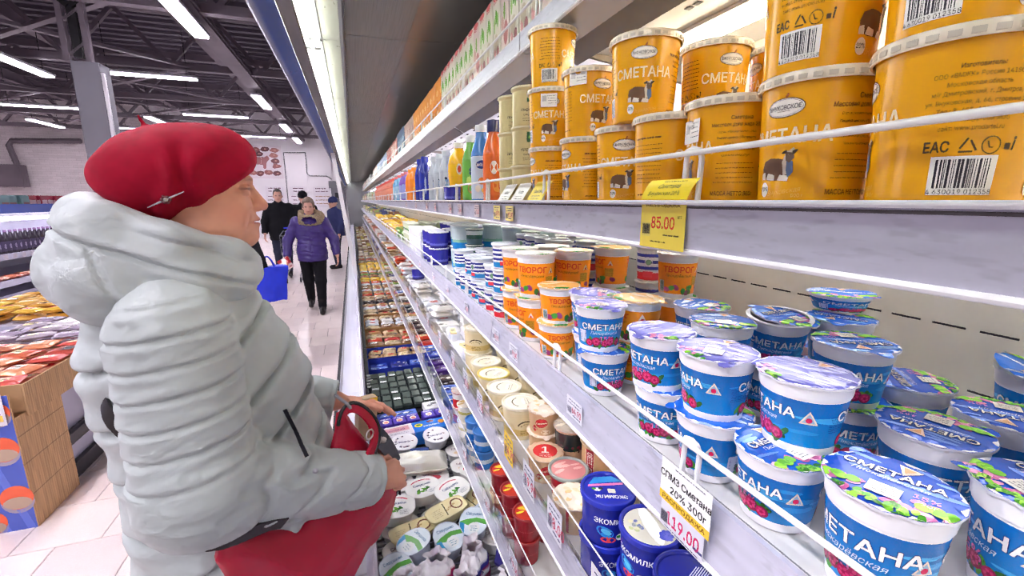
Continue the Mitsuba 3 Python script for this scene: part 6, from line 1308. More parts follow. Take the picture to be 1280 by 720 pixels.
for q in range(36):
    y = 4.47 + .14 * q; st = _seq[q % 24] if not 7.3 < y < 8.3 else YELLOWP
    for l in (1,): deck(st, y, XS3, ZB + .002 + .038 * l, {id(CHEESE): 'brown_cheese_pack', id(WHITEP): 'white_cheese_pack', id(DARKP): 'dark_box', id(REDP): 'red_sausage_pack', id(YELLOWP): 'yellow_cheese_slab', id(GREENP): 'green_pack'}[id(st)], 'packs far along the deck', f'far along, {ORD[q]} row', (1, 1, 1), 9, l)

# ------------------------------------------------------------------ left side: wall case with bottles, fruit and meat bins, cardboard display
XL = -4.0
_lc = numbered('left_case'); lab(_lc, 'low open refrigerated case along the far left aisle with a white light strip', 'refrigerated case')
mat('m_lcase', (170, 168, 186), 0.35); mat('m_blue_trim', (70, 90, 170), 0.35)
part(_lc, 'base', bx(XL - .85, XL, 2.6, 15, 0, .42), 'm_lcase'); part(_lc, 'rear_wall', bx(XL - .85, XL - .80, 2.6, 15, .42, 1.44), 'm_lcase'); part(_lc, 'roof', bx(XL - .85, XL + .0, 2.6, 15, 1.395, 1.44), 'm_lcase')
part(_lc, 'blue_trim', bx(XL + .001, XL + .02, 2.6, 15, 1.39, 1.50), 'm_blue_trim'); part(_lc, 'end_wall', bx(XL - .85, XL, 2.55, 2.598, 0, 1.44), 'm_lcase')
for _j in range(5): part(_lc, 'light_strip', bx(XL - .04, XL - .005, 2.7 + 2.45 * _j, 5.1 + 2.45 * _j, 1.30, 1.345), 'm_white_paint', emitter=emit(CASE_L))
_ls = part(_lc, 'shelf', bx(XL - .78, XL - .02, 2.62, 14.98, .88, .90), 'm_lcase'); add(_ls + '__price_rail', ply(bx(XL - .02, XL - .012, 2.62, 14.98, .83, .905), 'm_rail'))
_ls2 = part(_lc, 'shelf', bx(XL - .78, XL + .06, 2.62, 14.98, .585, .60), 'm_lcase'); add(_ls2 + '__price_rail', ply(bx(XL + .06, XL + .068, 2.62, 14.98, .53, .605), 'm_rail'))
for k in range(14): tag((XL - .011, 6.6 + .16 * k, .868), lambda sh: (sh.rect(-.035, .035, -.028, .028, (206, 200, 210), 0), sh.para(0, .0, .055, 2, .02, .010, (40, 36, 50), 1, 2)), f'dark printed tag under the left bottles, {ORD[k]} one', 'left case tags'); 
for k in list(scene):
    if k.startswith('price_tag') and labels.get(k, {}).get('group') == 'left case tags':
        pass
_kv = bottle(std_prof(.036, .27, .014), (38, 30, 44), (.016, .26, .285), (120, 90, 130), dab((70, 60, 90), (0, .5, .02, .03, (150, 140, 170))), (.0365, .0365, .03, .15), 16)
for j in range(26): put('dark_bottle', _kv, M((XL - .07, 6.7 + .092 * j, .90), 90), f'dark drink bottle on the left case shelf, {ORD[j]} in the row', 'bottle', 'dark bottles in the left case')
_rp = pack_set(61, [(206, 120, 90), (226, 150, 120), (190, 90, 70), (236, 200, 180)], .13, .11, .05, 'pillow')
for j in range(24): put('meat_pack', _rp[j % 4], M((XL - .02, 6.6 + .115 * j, .602), RND.uniform(-10, 90)), f'orange and white pack below the bottles in the left case, {ORD[j]} one', 'food pack', 'orange packs in the left case')
_red = {'body': vply([(flat(cham(-.07, .07, -.09, .09, 0, .17, .01)), (150, 40, 60))], 'm_gloss'), 'print': vply([(flat(bx(.0701, .0708, -.07, .07, .05, .11)), (206, 170, 180)), (flat(bx(-.06, .06, -.0905, -.09, .05, .11)), (206, 170, 180))], 'm_gloss')}
_teal = {'body': vply([(flat(cham(-.07, .07, -.09, .09, 0, .17, .01)), (96, 130, 136))], 'm_gloss'), 'print': vply([(flat(bx(.0701, .0708, -.06, .06, .02, .08)), (130, 90, 96)), (flat(bx(-.05, .05, -.0905, -.09, .02, .08)), (110, 150, 140))], 'm_gloss')}
for j in range(30):
    y = 6.2 + .19 * j; tp = _teal if 7.0 < y < 7.75 or y < 6.5 else _red
    put('teal_pack' if tp is _teal else 'red_pack', tp, M((XL - .12 - .03 * (j % 2), y, 1.441), RND.uniform(-6, 6)), f'{"teal" if tp is _teal else "red"} drink pack standing on top of the left case, {ORD[j]} along', 'drink pack', 'packs on top of the left case')

# island bins with packs and the corrugated cardboard display
mat('m_card', proc(lambda p, n, uv: mix((0.40, 0.23, 0.11), (0.52, 0.32, 0.165), fbm(p.x * 6, p.y * 30, p.z * 4)) * (0.90 + (0.20 * smoothstep(0.2, 0.8, noise(p.y * 130, p.z * 9, 0.0)) + 0.10 * dr.sin(p.y * 420)) * dr.select(dr.abs(n.x) > .5, 1.0, 0.0)) * (1 - 0.35 * dr.select((dr.abs(p.z - .17) < .003) | (dr.abs(p.z - .33) < .003) | (dr.abs(p.z - .47) < .003), 1.0, 0.0))), 0.75, bump=lambda p, n, uv: 0.5 + 0.5 * dr.sin(p.y * 420), scale=0.0020, eps=.0006)
_cd = numbered('cardboard_display'); lab(_cd, 'tall corrugated cardboard box with an orange-printed blue front beside the aisle', 'cardboard box')
part(_cd, 'side', bx(-1.536, -1.53, 2.53, 2.868, 0, .56), 'm_card'); part(_cd, 'rear', bx(-2.3, -1.537, 2.862, 2.868, 0, .56), 'm_card')
_of = Sheet(); _of.rect(-.38, .38, 0, .68, (70, 90, 180), 0)
for k, (x, z, r) in enumerate(((.33, .60, .05), (.32, .42, .062), (.33, .17, .062), (.15, .52, .06), (.12, .28, .065), (-.05, .45, .06), (.22, .06, .06), (-.1, .15, .06), (-.25, .33, .06))):
    _of.ell(x, z - .02, r, r, (150, 140, 160), 1, 20); _of.ell(x, z, r, r * 1.0, (226, 96, 60), 2, 20); _of.ell(x, z - r * .45, r * .86, r * .5, (176, 150, 130), 3, 16)
for k in range(7): _of.line([(.36 - .09 * k, .0), (.2 - .09 * k, .68)], .03, (90, 110, 196), 1); _of.rect(-.38, -.1 + .02 * k, .02, .1, (40, 60, 190), 1) if k == 0 else None
part(_cd, 'front', bx(-2.3, -1.5305, 2.524, 2.5295, 0, .68), 'm_card'); add(child(_cd, 'front_print'), _of.shape(facing((-1.915, 2.5235, 0), (1, 0, 0), (0, 0, 1)), 'm_print', 0, .0004))
_tp = numbered('cardboard_tray'); lab(_tp, 'wide corrugated cardboard tray lying on top of the display box, full of packs', 'cardboard tray')
part(_tp, 'side', bx(-1.524, -1.515, 2.60, 4.35, .542, .70), 'm_card'); part(_tp, 'front', bx(-2.5, -1.525, 2.60, 2.61, .564, .70), 'm_card'); part(_tp, 'bottom', bx(-2.5, -1.526, 2.612, 4.35, .565, .575), 'm_card')
_sg = Sheet().rect(-.05, .05, -.08, .08, (226, 222, 230), 0).text('89', 0, .03, .035, (200, 60, 80), 1, True).rect(-.04, .04, -.06, -.03, (226, 190, 90), 1).para(0, -.01, .07, 2, .015, .004, (150, 90, 140), 1, 2)
_k = numbered('promo_sign'); add(_k, _sg.shape(facing((-1.60, 2.515, .62), (1, 0, 0), (0, 0, 1)), 'm_print', 0)); lab(_k, 'white promotional sign on the blue printed box front at left edge', 'sign')
_is = numbered('sales_island'); lab(_is, 'long low island counter behind the cardboard display, filled with packs', 'display counter')
part(_is, 'body', bx(-3.1, -1.6, 2.9, 7.2, 0, .50), 'm_lcase'); part(_is, 'false_bottom', bx(-3.05, -1.65, 4.4, 7.15, .502, .59), 'm_lcase'); part(_is, 'bumper', cham(-1.6, -1.56, 2.9, 7.2, .2, .28, .01), 'm_dark'); part(_is, 'skirting', bx(-1.599, -1.57, 2.9, 7.2, .0, .09), 'm_dark')
_rd = pack_set(71, [(190, 80, 60), (206, 120, 80), (226, 170, 140), (150, 60, 40), (206, 90, 90)], .16, .13, .03, 'pillow')
_wt = pack_set(72, [(226, 222, 222), (206, 196, 206), (190, 180, 200), (120, 100, 120)], .17, .12, .03, 'pillow')
_yl = pack_set(73, [(226, 190, 80), (214, 160, 50), (206, 150, 90)], .17, .12, .04, 'pillow')
_pk = pack_set(74, [(206, 190, 206), (170, 140, 160), (226, 214, 220)], .17, .12, .04, 'pillow')
_r = random.Random(12); _cn, _cy = {}, {}
def bin_row(st, nm, x0, x1, y0, y1, z, layers):
    x = x0 + .06; cx = -1
    while x < x1 - .06:
        y = y0 + .05; cx += 1; cy = _cy.get((nm, cx), -1)
        while y < y1:
            cy += 1; _cy[(nm, cx)] = cy
            for l in range(layers):
                q = _cn[nm] = _cn.get(nm, -1) + 1
                put(nm, st[_r.randrange(len(st))], M((x + _r.uniform(-.02, .02), y + _r.uniform(-.02, .02), z + .006 + .052 * l), _r.uniform(-22, 22), (1, _r.uniform(-1, 1), 0, _r.uniform(-7, 7))), f'{nm.replace("_", " ")} in the left bins, {ORD[cx]} column from the back, {ORD[cy]} row, {["under", "upper"][l if layers > 1 else 1]} layer', 'food pack', f'{nm.replace("_", " ")}s in the left bins')
            y += .165
        x += .19
bin_row(_rd, 'red_meat_pack', -2.12, -1.58, 2.70, 3.55, .60, 2)
bin_row(_wt, 'white_fish_pack', -2.27, -1.58, 3.62, 4.30, .60, 2)
bin_row(_pk, 'pinkish_pack', -3.0, -2.5, 3.6, 4.35, .60, 1)
bin_row(_yl, 'yellow_cheese_piece', -2.95, -1.7, 4.5, 5.5, .60, 2)
bin_row(_pk, 'pinkish_pack', -2.95, -1.7, 5.75, 7.1, .60, 1)
# ------------------------------------------------------------------ people: smooth bodies from distance fields
def cap(P, a, b, ra, rb=None):
    a, b = np.asarray(a, np.float32), np.asarray(b, np.float32); rb = ra if rb is None else rb
    d = b - a; q = P - a; t = np.clip((q @ d) / max(float(d @ d), 1e-9), 0, 1)
    return np.linalg.norm(q - t[:, None] * d, axis=1) - (ra + (rb - ra) * t)
def chain(P, pts, rs, k=.02):
    o = None
    for i in range(len(pts) - 1):
        c = cap(P, pts[i], pts[i + 1], rs[i], rs[i + 1]); o = c if o is None else smin(o, c, k)
    return o
def ell(P, c, r, R=None):
    q = P - np.asarray(c, np.float32)
    if R is not None: q = q @ np.asarray(R, np.float32)
    r = np.asarray(r, np.float32); k0 = np.linalg.norm(q / r, axis=1); k1 = np.linalg.norm(q / r ** 2, axis=1)
    return np.where(k1 > 1e-9, k0 * (k0 - 1) / np.maximum(k1, 1e-9), -r.min())
def smin(a, b, k):
    h = np.clip(.5 + .5 * (b - a) / k, 0, 1); return b + (a - b) * h - k * h * (1 - h)
def smax(a, b, k): return -smin(-a, -b, k)
def groove(d, w): return np.exp(-(d / w) ** 2)
def periodic(x, p): return x - p * np.round(x / p)

def nets(fn, lo, hi, h):
    """surface nets of fn(points) = 0, evaluated near the surface only"""
    lo, hi = np.asarray(lo, float), np.asarray(hi, float); n = (np.ceil((hi - lo) / (4 * h)).astype(int)) * 4 + 1; c = (n - 1) // 4
    ax = [lo[i] + h * 4 * (np.arange(c[i]) + .5) for i in range(3)]
    G = np.stack(np.meshgrid(*ax, indexing='ij'), -1).reshape(-1, 3).astype(np.float32)
    D = fn(G).reshape(c); near = np.abs(D) < h * 4 * 1.25
    full = np.repeat(np.repeat(np.repeat(D, 4, 0), 4, 1), 4, 2); full = np.pad(full, ((0, 1),) * 3, mode='edge').astype(np.float32)
    I = np.argwhere(near); loc = np.stack(np.meshgrid(*[np.arange(5)] * 3, indexing='ij'), -1).reshape(-1, 3)
    mask = np.zeros(n, bool); q = (I[:, None] * 4 + loc[None]).reshape(-1, 3); mask[q[:, 0], q[:, 1], q[:, 2]] = True
    q = np.argwhere(mask)
    vals = np.concatenate([fn((lo + h * s).astype(np.float32)) for s in np.array_split(q, max(1, len(q) // 400000))])
    full[mask] = vals
    s = full < 0
    cell = np.zeros(tuple(n - 1), int); acc = np.zeros(tuple(n - 1) + (3,)); cnt = np.zeros(tuple(n - 1))
    for a in range(3):
        b, e = [x for x in range(3) if x != a]
        for ob in (0, 1):
            for oe in (0, 1):
                sl0 = [slice(None)] * 3; sl0[a] = slice(0, n[a] - 1); sl0[b] = slice(ob, n[b] - 1 + ob); sl0[e] = slice(oe, n[e] - 1 + oe)
                sl1 = list(sl0); sl1[a] = slice(1, n[a]); f0, f1 = full[tuple(sl0)], full[tuple(sl1)]
                x = (f0 < 0) != (f1 < 0); t = np.where(x, f0 / np.where(x, f0 - f1, 1), 0)
                acc[..., a] += np.where(x, t, 0); acc[..., b] += x * ob; acc[..., e] += x * oe; cnt += x
    on = cnt > 0; idx = -np.ones(on.shape, int); idx[on] = np.arange(on.sum())
    V = lo + h * (np.argwhere(on) + acc[on] / cnt[on][:, None]); F = []
    for a in range(3):
        b, e = (a + 1) % 3, (a + 2) % 3
        sl0 = [slice(1, n[i] - 1) for i in range(3)]; sl0[a] = slice(0, n[a] - 1); sl1 = list(sl0); sl1[a] = slice(1, n[a])
        s0, s1 = s[tuple(sl0)], s[tuple(sl1)]; x = np.argwhere(s0 != s1)
        off = np.array([1, 1, 1]); off[a] = 0; x = x + off; flip = s[x[:, 0], x[:, 1], x[:, 2]]
        def cid(db, de):
            y = x.copy(); y[:, b] -= db; y[:, e] -= de; return idx[y[:, 0], y[:, 1], y[:, 2]]
        p, q_, r, t = cid(1, 1), cid(0, 1), cid(0, 0), cid(1, 0)
        Q = np.where(flip[:, None], np.stack([p, q_, r, t], 1), np.stack([p, t, r, q_], 1))
        F += [Q[:, [0, 1, 2]], Q[:, [0, 2, 3]]]
    F = np.vstack(F); F = F[(F >= 0).all(1)]
    return trimesh.Trimesh(V, F, process=False)

class Frame:
    """local (u forward, w to the figure's right, z up) to the world"""
    def __init__(s, o, ang):
        s.o = np.array([o[0], o[1], o[2] if len(o) > 2 else 0.0]); s.U = np.array([math.cos(ang), math.sin(ang), 0]); s.W = np.array([math.sin(ang), -math.cos(ang), 0])
    def mesh(s, m):
        v = np.asarray(m.vertices); out = trimesh.Trimesh(s.o + v[:, :1] * s.U + v[:, 1:2] * s.W + v[:, 2:] * [0, 0, 1], np.asarray(m.faces)[:, ::-1], process=False); return out
    def pt(s, p): p = np.asarray(p, float); return s.o + p[0] * s.U + p[1] * s.W + [0, 0, p[2]]

def finger(P, base, d, bend, L, r, up):
    """three phalanges from base along d, each turned by bend towards -up"""
    d, up = np.asarray(d, float) / np.linalg.norm(d), np.asarray(up, float) / np.linalg.norm(up); p = np.asarray(base, float); o = None
    ang = 0
    for k, f in enumerate((.45, .31, .24)):
        ang += bend[k]; q = p + (d * math.cos(ang) - up * math.sin(ang)) * L * f
        c = cap(P, p, q, r * (1 - .08 * k), r * (1 - .08 * (k + 1))); o = c if o is None else smin(o, c, .004); p = q
    return o
def hand(P, wrist, d, up, side, bend, tb=(.3, .3), S=1.0, spread=.12):
    """palm with four unequal fingers and a thumb. d: pointing direction, up: back of the hand, side: towards the thumb"""
    d, up, side = [np.asarray(v, float) / np.linalg.norm(v) for v in (d, up, side)]; w = np.asarray(wrist, float)
    k0 = w + d * .095 * S
    o = None
    for j, x in enumerate((.030, .010, -.010, -.028)):
        c = cap(P, w + side * x * .62 * S + d * .012 * S, k0 + side * x * S - d * (.004 * abs(j - 1)) * S, .0145 * S, .0118 * S); o = c if o is None else smin(o, c, .014 * S)
    for j, (x, L) in enumerate(((.030, .072), (.010, .080), (-.010, .075), (-.028, .058))):
        f = finger(P, k0 + side * x * S - d * (.006 * abs(j - 1)) * S, d + side * spread * (1.2 - j) * .5, bend, L * S, .0088 * S, up); o = smin(o, f, .005 * S)
    t0 = w + side * .026 * S + d * .03 * S; t1 = t0 + (side * .75 + d * .75 - up * tb[0]) * .036 * S; t2 = t1 + (d * .95 + side * .15 - up * tb[1]) * .030 * S; t3 = t2 + (d * .9 - side * .2 - up * tb[1] * 1.5) * .022 * S
    o = smin(o, chain(P, (t0, t1, t2, t3), (.0145 * S, .0118 * S, .0102 * S, .0088 * S), .005), .010 * S)
    return o

# ---- the shopper in front: grey quilted jacket, red beret
FW = Frame((-.30, 1.13), math.atan2(.257, .967))
WR, WD = np.array((.258, .166, .868)), np.array((.80, -.40, -.32))
LWR, LWD = np.array((.262, -.165, .950)), np.array((.90, .22, -.20))
def w_head(P):
    Q = P.copy(); Q[:, 1] = np.abs(Q[:, 1])
    d = ell(P, (-.022, 0, 1.588), (.100, .077, .106))
    d = smin(d, ell(P, (.028, 0, 1.522), (.062, .059, .078)), .03)
    d = smin(d, ell(Q, (.050, .034, 1.528), (.034, .027, .034)), .02)
    d = smin(d, ell(Q, (.030, .046, 1.492), (.038, .024, .034)), .02)
    d = smin(d, ell(P, (.074, 0, 1.474), (.022, .026, .022)), .022)
    d = smin(d, cap(Q, (.066, .012, 1.468), (-.01, .056, 1.492), .018, .02), .025)
    d = smin(d, ell(P, (.072, 0, 1.594), (.024, .052, .014)), .016)
    d = smax(d, -ell(Q, (.094, .031, 1.573), (.018, .017, .010)), .012)
    d = smin(d, cap(P, (.090, 0, 1.574), (.106, 0, 1.542), .0085, .0125), .012)
    d = smin(d, ell(P, (.1085, 0, 1.537), (.0115, .0125, .010)), .008)
    d = smin(d, ell(Q, (.098, .0125, 1.532), (.010, .0070, .0075)), .006)
    d = smax(d, -ell(Q, (.1015, .0065, 1.5255), (.005, .0035, .004)), .003)
    d = smin(d, ell(P, (.083, 0, 1.503), (.016, .027, .020)), .012)
    d = smin(d, ell(P, (.0935, 0, 1.5078), (.0085, .021, .0048)), .005)
    d = smin(d, ell(P, (.0925, 0, 1.4962), (.0085, .018, .0055)), .005)
    d = smax(d, -ell(P, (.092, 0, 1.5018), (.0105, .030, .0016)), .003)
    d = d + .0030 * groove(Q[:, 0] - (.083 - .35 * (1.527 - Q[:, 2])), .004) * (np.abs(Q[:, 2] - 1.511) < .02) * (Q[:, 1] > .018)
    d = smin(d, ell(Q, (.0735, .0315, 1.5772), (.0138, .0172, .0078)), .003)
    d = smin(d, ell(Q, (.0735, .0315, 1.5652), (.0132, .0168, .0074)), .003)
    d = smin(d, ell(Q, (-.032, .072, 1.574), (.011, .006, .018)), .01)
    d = smin(d, cap(P, (-.03, 0, 1.36), (-.012, 0, 1.50), .060, .056), .03)
    return d
def w_body(P):
    d = w_head(P)
    t = smin(ell(P, (-.04, 0, 1.20), (.12, .17, .22)), ell(P, (-.01, 0, .92), (.13, .17, .17)), .1); d = smin(d, t, .04)
    for s in (1, -1):
        d = smin(d, chain(P, ((-.01, s * .09, .88), (-.03, s * .09, .48), (-.09, s * .09, .09)), (.085, .062, .040), .03), .03)
        d = smin(d, cap(P, (-.10, s * .09, .05), (.05, s * .10, .035), .035, .028), .02)
    d = smin(d, chain(P, ((-.07, .17, 1.30), (-.055, .25, 1.01), WR), (.055, .045, .030), .03), .03)
    d = smin(d, chain(P, ((-.07, -.17, 1.30), (-.03, -.26, 1.02), LWR), (.055, .045, .030), .03), .03)
    d = smin(d, hand(P, WR + WD * .020, WD, (.30, .60, .74), (-.10, -.69, .60), (.55, 1.25, .9), (.25, .3), .98, .10), .012)
    d = smin(d, hand(P, LWR + LWD * .012, LWD, (-.10, -.4, .9), (.1, .9, .35), (.30, .35, .25), (.3, .2), .95), .012)
    return d
def skin_cols(V, base=(212, 156, 130)):
    V = np.asarray(V); b = np.tile(np.array(base, float), (len(V), 1))
    n = meshkit.fbm(V * 38, 3)[:, None] - .5; b = b + n * np.array([20, 22, 20])
    def spot(c, r, col, k=1.0):
        q = np.exp(-(((V - np.array(c)) / np.array(r)) ** 2).sum(1))[:, None] * k; return q, np.array(col, float)
    for c, r, col, k in (((.096, 0, 1.5018), (.024, .028, .0030), (110, 52, 48), .9), ((.098, 0, 1.502), (.012, .024, .0085), (184, 108, 96), .9), ((.110, 0, 1.536), (.016, .02, .014), (206, 126, 106), .6), ((.05, .062, 1.52), (.03, .03, .025), (212, 136, 112), .6), ((.05, -.062, 1.52), (.03, .03, .025), (212, 136, 112), .6), ((.088, .034, 1.570), (.02, .02, .009), (186, 130, 112), .6), ((.09, .034, 1.5735), (.02, .018, .0018), (70, 44, 40), .9), ((.09, -.034, 1.5735), (.02, .018, .0018), (70, 44, 40), .9), ((.088, -.034, 1.570), (.02, .02, .009), (176, 118, 104), .7), ((.085, .034, 1.594), (.02, .024, .004), (150, 110, 92), .8), ((.085, -.034, 1.594), (.02, .024, .004), (150, 110, 92), .8)):
        q, cc = spot(c, r, col, k); b = b * (1 - q) + cc * q
    h = np.clip((V[:, 0] - .20) / .06, 0, 1)[:, None] * (V[:, 2] < 1.2)[:, None]; b = b * (1 - .5 * h) + np.array([212, 150, 130]) * .5 * h
    return lin(np.clip(b, 0, 255))
_w = numbered('person'); lab(_w, 'woman in profile with a red beret and pale grey quilted jacket, holding a red handbag', 'person')
_m = nets(w_body, (-.19, -.40, -.005), (.46, .36, 1.72), .0031); _m.vertices[:, 2] = np.maximum(_m.vertices[:, 2], .002)
add(_w + '__body', ply(FW.mesh(_m), 'm_skin', True, color=skin_cols(_m.vertices)))
for s in (1, -1):
    e = trimesh.creation.icosphere(3, .0118); e.apply_translation((.0730, s * .0310, 1.5716)); V = np.asarray(e.vertices); q = np.linalg.norm((V - [.0730 + .0112, s * .0310, 1.5712])[:, [1, 2]], axis=1) + (V[:, 0] < .0755)
    col = np.where((q < .0026)[:, None], (20, 18, 18), np.where((q < .0058)[:, None], (96, 110, 110), (196, 182, 172)))
    add(child(_w, 'eye'), ply(FW.mesh(e), 'm_gloss', True, color=lin(col)))
# trousers and boots
def w_trousers(P):
    d = None
    for s in (1, -1):
        c = chain(P, ((-.01, s * .095, .90), (-.03, s * .095, .48), (-.085, s * .095, .16)), (.115, .085, .062), .03) + .002 * np.sin(P[:, 2] * 70 + 3 * np.sin(P[:, 0] * 30)); d = c if d is None else smin(d, c, .02)
    return smax(d, P[:, 2] - .86, .01)
def w_boots(P):
    d = None
    for s in (1, -1):
        c = smin(chain(P, ((-.07, s * .095, .30), (-.095, s * .095, .07)), (.070, .055), .02), cap(P, (-.11, s * .095, .050), (.075, s * .105, .042), .050, .040), .03); d = c if d is None else np.minimum(d, c)
    return smax(smax(d, -P[:, 2] + .001, .004), P[:, 2] - .29, .006)
mat('m_trousers', (30, 31, 38), 0.85, spec=.2); mat('m_boot', (26, 22, 22), 0.4)
add(_w + '__trousers', ply(FW.mesh(nets(w_trousers, (-.20, -.24, .05), (.16, .24, .92), .009)), 'm_trousers', True))
add(_w + '__boots', ply(FW.mesh(nets(w_boots, (-.19, -.20, -.02), (.15, .20, .33), .007)), 'm_boot', True))

ZT = np.array([.60, .73, .888, .96, 1.06, 1.15, 1.25, 1.32, 1.37, 1.42])
TC = np.array([-.012, -.008, .000, -.002, -.024, -.034, -.056, -.066, -.065, -.06]); TA = np.array([.205, .215, .222, .219, .206, .212, .190, .160, .125, .085]); TB = np.array([.240, .250, .245, .235, .225, .225, .220, .205, .165, .110])
def w_jacket(P):
    u, w, z = P[:, 0], P[:, 1], P[:, 2]; Q = P.copy(); Q[:, 1] = np.abs(w)
    c, a, b = np.interp(z, ZT, TC), np.interp(z, ZT, TA), np.interp(z, ZT, TB)
    n1 = meshkit.noise(P * [9, 9, 26] + 5, 1) - .5; n2 = meshkit.noise(P * [24, 24, 44] + 9, 2) - .5; n3 = meshkit.noise(P * [60, 60, 75], 3) - .5
    r = np.sqrt(((u - c) / a) ** 2 + (w / b) ** 2)
    t = (r - 1) * np.minimum(a, b) * .92
    zz = periodic(z - .52 * u - 1.13 - .03 * np.sin(u * 9), .122); gt = groove(zz, .0075) + .35 * groove(zz, .018)
    t = t + .016 * gt - .0045 * np.cos(zz / .122 * 6.283) + .006 * n1 + .006 * n2 * (.4 + gt) + .0018 * n3
    vz = groove(np.abs(w) - .03 - .02, .006) * (u > .02) * 0; t = t + vz
    t = t + .010 * groove(w, .006) * (u > .05)
    t = smax(smax(t, .615 - z, .03), z - 1.41, .03)
    # sleeves
    S0, S1, S2 = np.array((-.072, .195, 1.305)), np.array((-.062, .250, 1.030)), np.array((.270, .153, .862))
    def sleeve(P, S0, S1, S2, s):
        up = cap(P, S0, S1, .099, .096); fo = cap(P, S1, S2, .092, .063)
        q = P - S1; f = S2 - S1; tt = q @ f / (f @ f)
        zz = periodic(P[:, 2] - .10 * P[:, 0] + .35 * (P[:, 0] + .075) ** 2 - 1.286, .049); g = groove(zz, .0048) * (P[:, 2] > 1.07) * np.clip((1.40 - P[:, 2]) / .06, 0, 1)
        up = up + .0095 * g - .0016 * np.cos(zz / .049 * 6.283) * (P[:, 2] > 1.08)
        # folds where the arm bends and along the lower arm
        e = np.linalg.norm(q - np.array((.07, -.05 * s, -.02)), axis=1)
        fold = np.sin(46 * (P[:, 2] + .55 * P[:, 0]) + 5 * n1 + 2.5 * n2) * np.exp(-(e / .12) ** 2)
        cr = groove(periodic(tt - .18 + .22 * n1 + .10 * n2, .30), .035) * (tt > .05) * (tt < .95)
        arm = smin(up, fo, .045) + .0085 * fold + .0080 * cr + .005 * n2 + .0016 * n3
        L = np.linalg.norm(f); cut = (tt - 1.0) * L
        arm = smax(arm, cut, .006)
        hem = groove((tt - .955) * L, .004); return arm + .003 * hem
    A = sleeve(P, S0, S1, S2, 1); B = sleeve(P, S0 * [1, -1, 1], np.array((-.03, -.262, 1.035)), np.array((.262, -.165, .948)), -1)
    d = smin(t, A, .012); d = smin(d, B, .012)
    # soft shoulder yoke under the hood
    d = smin(d, chain(Q, ((-.075, .06, 1.375), (-.072, .165, 1.335)), (.080, .082), .03) + .005 * groove(periodic(Q[:, 1] - .10, .085), .006), .018)
    return d
def w_hood(P):
    Q = P.copy(); Q[:, 1] = np.abs(P[:, 1])
    n1 = meshkit.noise(P * [8, 14, 22] + 2, 4) - .5; n2 = meshkit.noise(P * [30, 30, 52] + 4, 5) - .5
    up = chain(Q, ((-.185, 0, 1.508), (-.160, .080, 1.486), (-.060, .128, 1.454), (.028, .096, 1.428), (.060, .035, 1.412)), (.058, .055, .047, .040, .034), .03)
    lo = chain(Q, ((-.196, 0, 1.415), (-.150, .105, 1.402), (-.040, .155, 1.386), (.034, .105, 1.384), (.055, .03, 1.378)), (.082, .074, .046, .034, .030), .03)
    fold = np.sin((Q[:, 2] + Q[:, 0] * .40) * 88 + 2.6 * n1 + 1.0 * n2); k = Q[:, 2] + .40 * Q[:, 0]
    d = smin(up, lo, .035) + .0050 * fold * np.exp(-((Q[:, 0] + .07) / .14) ** 2) + .0035 * n1 + .0035 * n2
    d = d + .011 * groove(k - 1.404 + .010 * n1, .0055) * np.clip((.09 - Q[:, 0]) / .05, 0, 1) + .006 * groove(k - 1.452 + .016 * n1, .0045) * np.exp(-((Q[:, 0] + .02) / .08) ** 2)
    d = d + .006 * groove(Q[:, 0] + .150 + .30 * (Q[:, 2] - 1.40), .005) * (k < 1.40)
    # the opening for the neck and head
    d = smax(d, -(ell(P, (-.005, 0, 1.50), (.088, .080, .16))), .012)
    return d
mat('m_jacket', proc(lambda p, n, uv: mi.Color3f(0.385, 0.425, 0.425) * (0.93 + 0.13 * fbm(p.x * 16, p.y * 16, p.z * 16))), 0.48, spec=.35, sheen=.25, bump=lambda p, n, uv: fbm(p.x * 60, p.y * 60, p.z * 95, 3), scale=.0045, eps=.0012)
mat('m_felt', proc(lambda p, n, uv: mix((0.22, 0.003, 0.014), (0.34, 0.006, 0.028), fbm(p.x * 40, p.y * 40, p.z * 40))), 0.95, spec=.15, sheen=.6, bump=lambda p, n, uv: noise(p.x * 900, p.y * 900, p.z * 900), scale=.0006, eps=.0004)
_jk = nets(w_jacket, (-.34, -.39, .585), (.33, .39, 1.47), .0048)
add(_w + '__jacket', ply(FW.mesh(_jk), 'm_jacket', True))
_hd = nets(w_hood, (-.31, -.24, 1.30), (.13, .24, 1.60), .0045)
add(_w + '__jacket__hood', ply(FW.mesh(_hd), 'm_jacket', True))
def surf(mesh, u, z, side=1, r=.010):
    V = np.asarray(mesh.vertices); k = (np.abs(V[:, 0] - u) < r) & (np.abs(V[:, 2] - z) < r); return float((V[k, 1] * side).max() * side)
def on_side(mesh, pts, lift=.001):
    return [(u, surf(mesh, u, z) + lift, z) for u, z in pts]
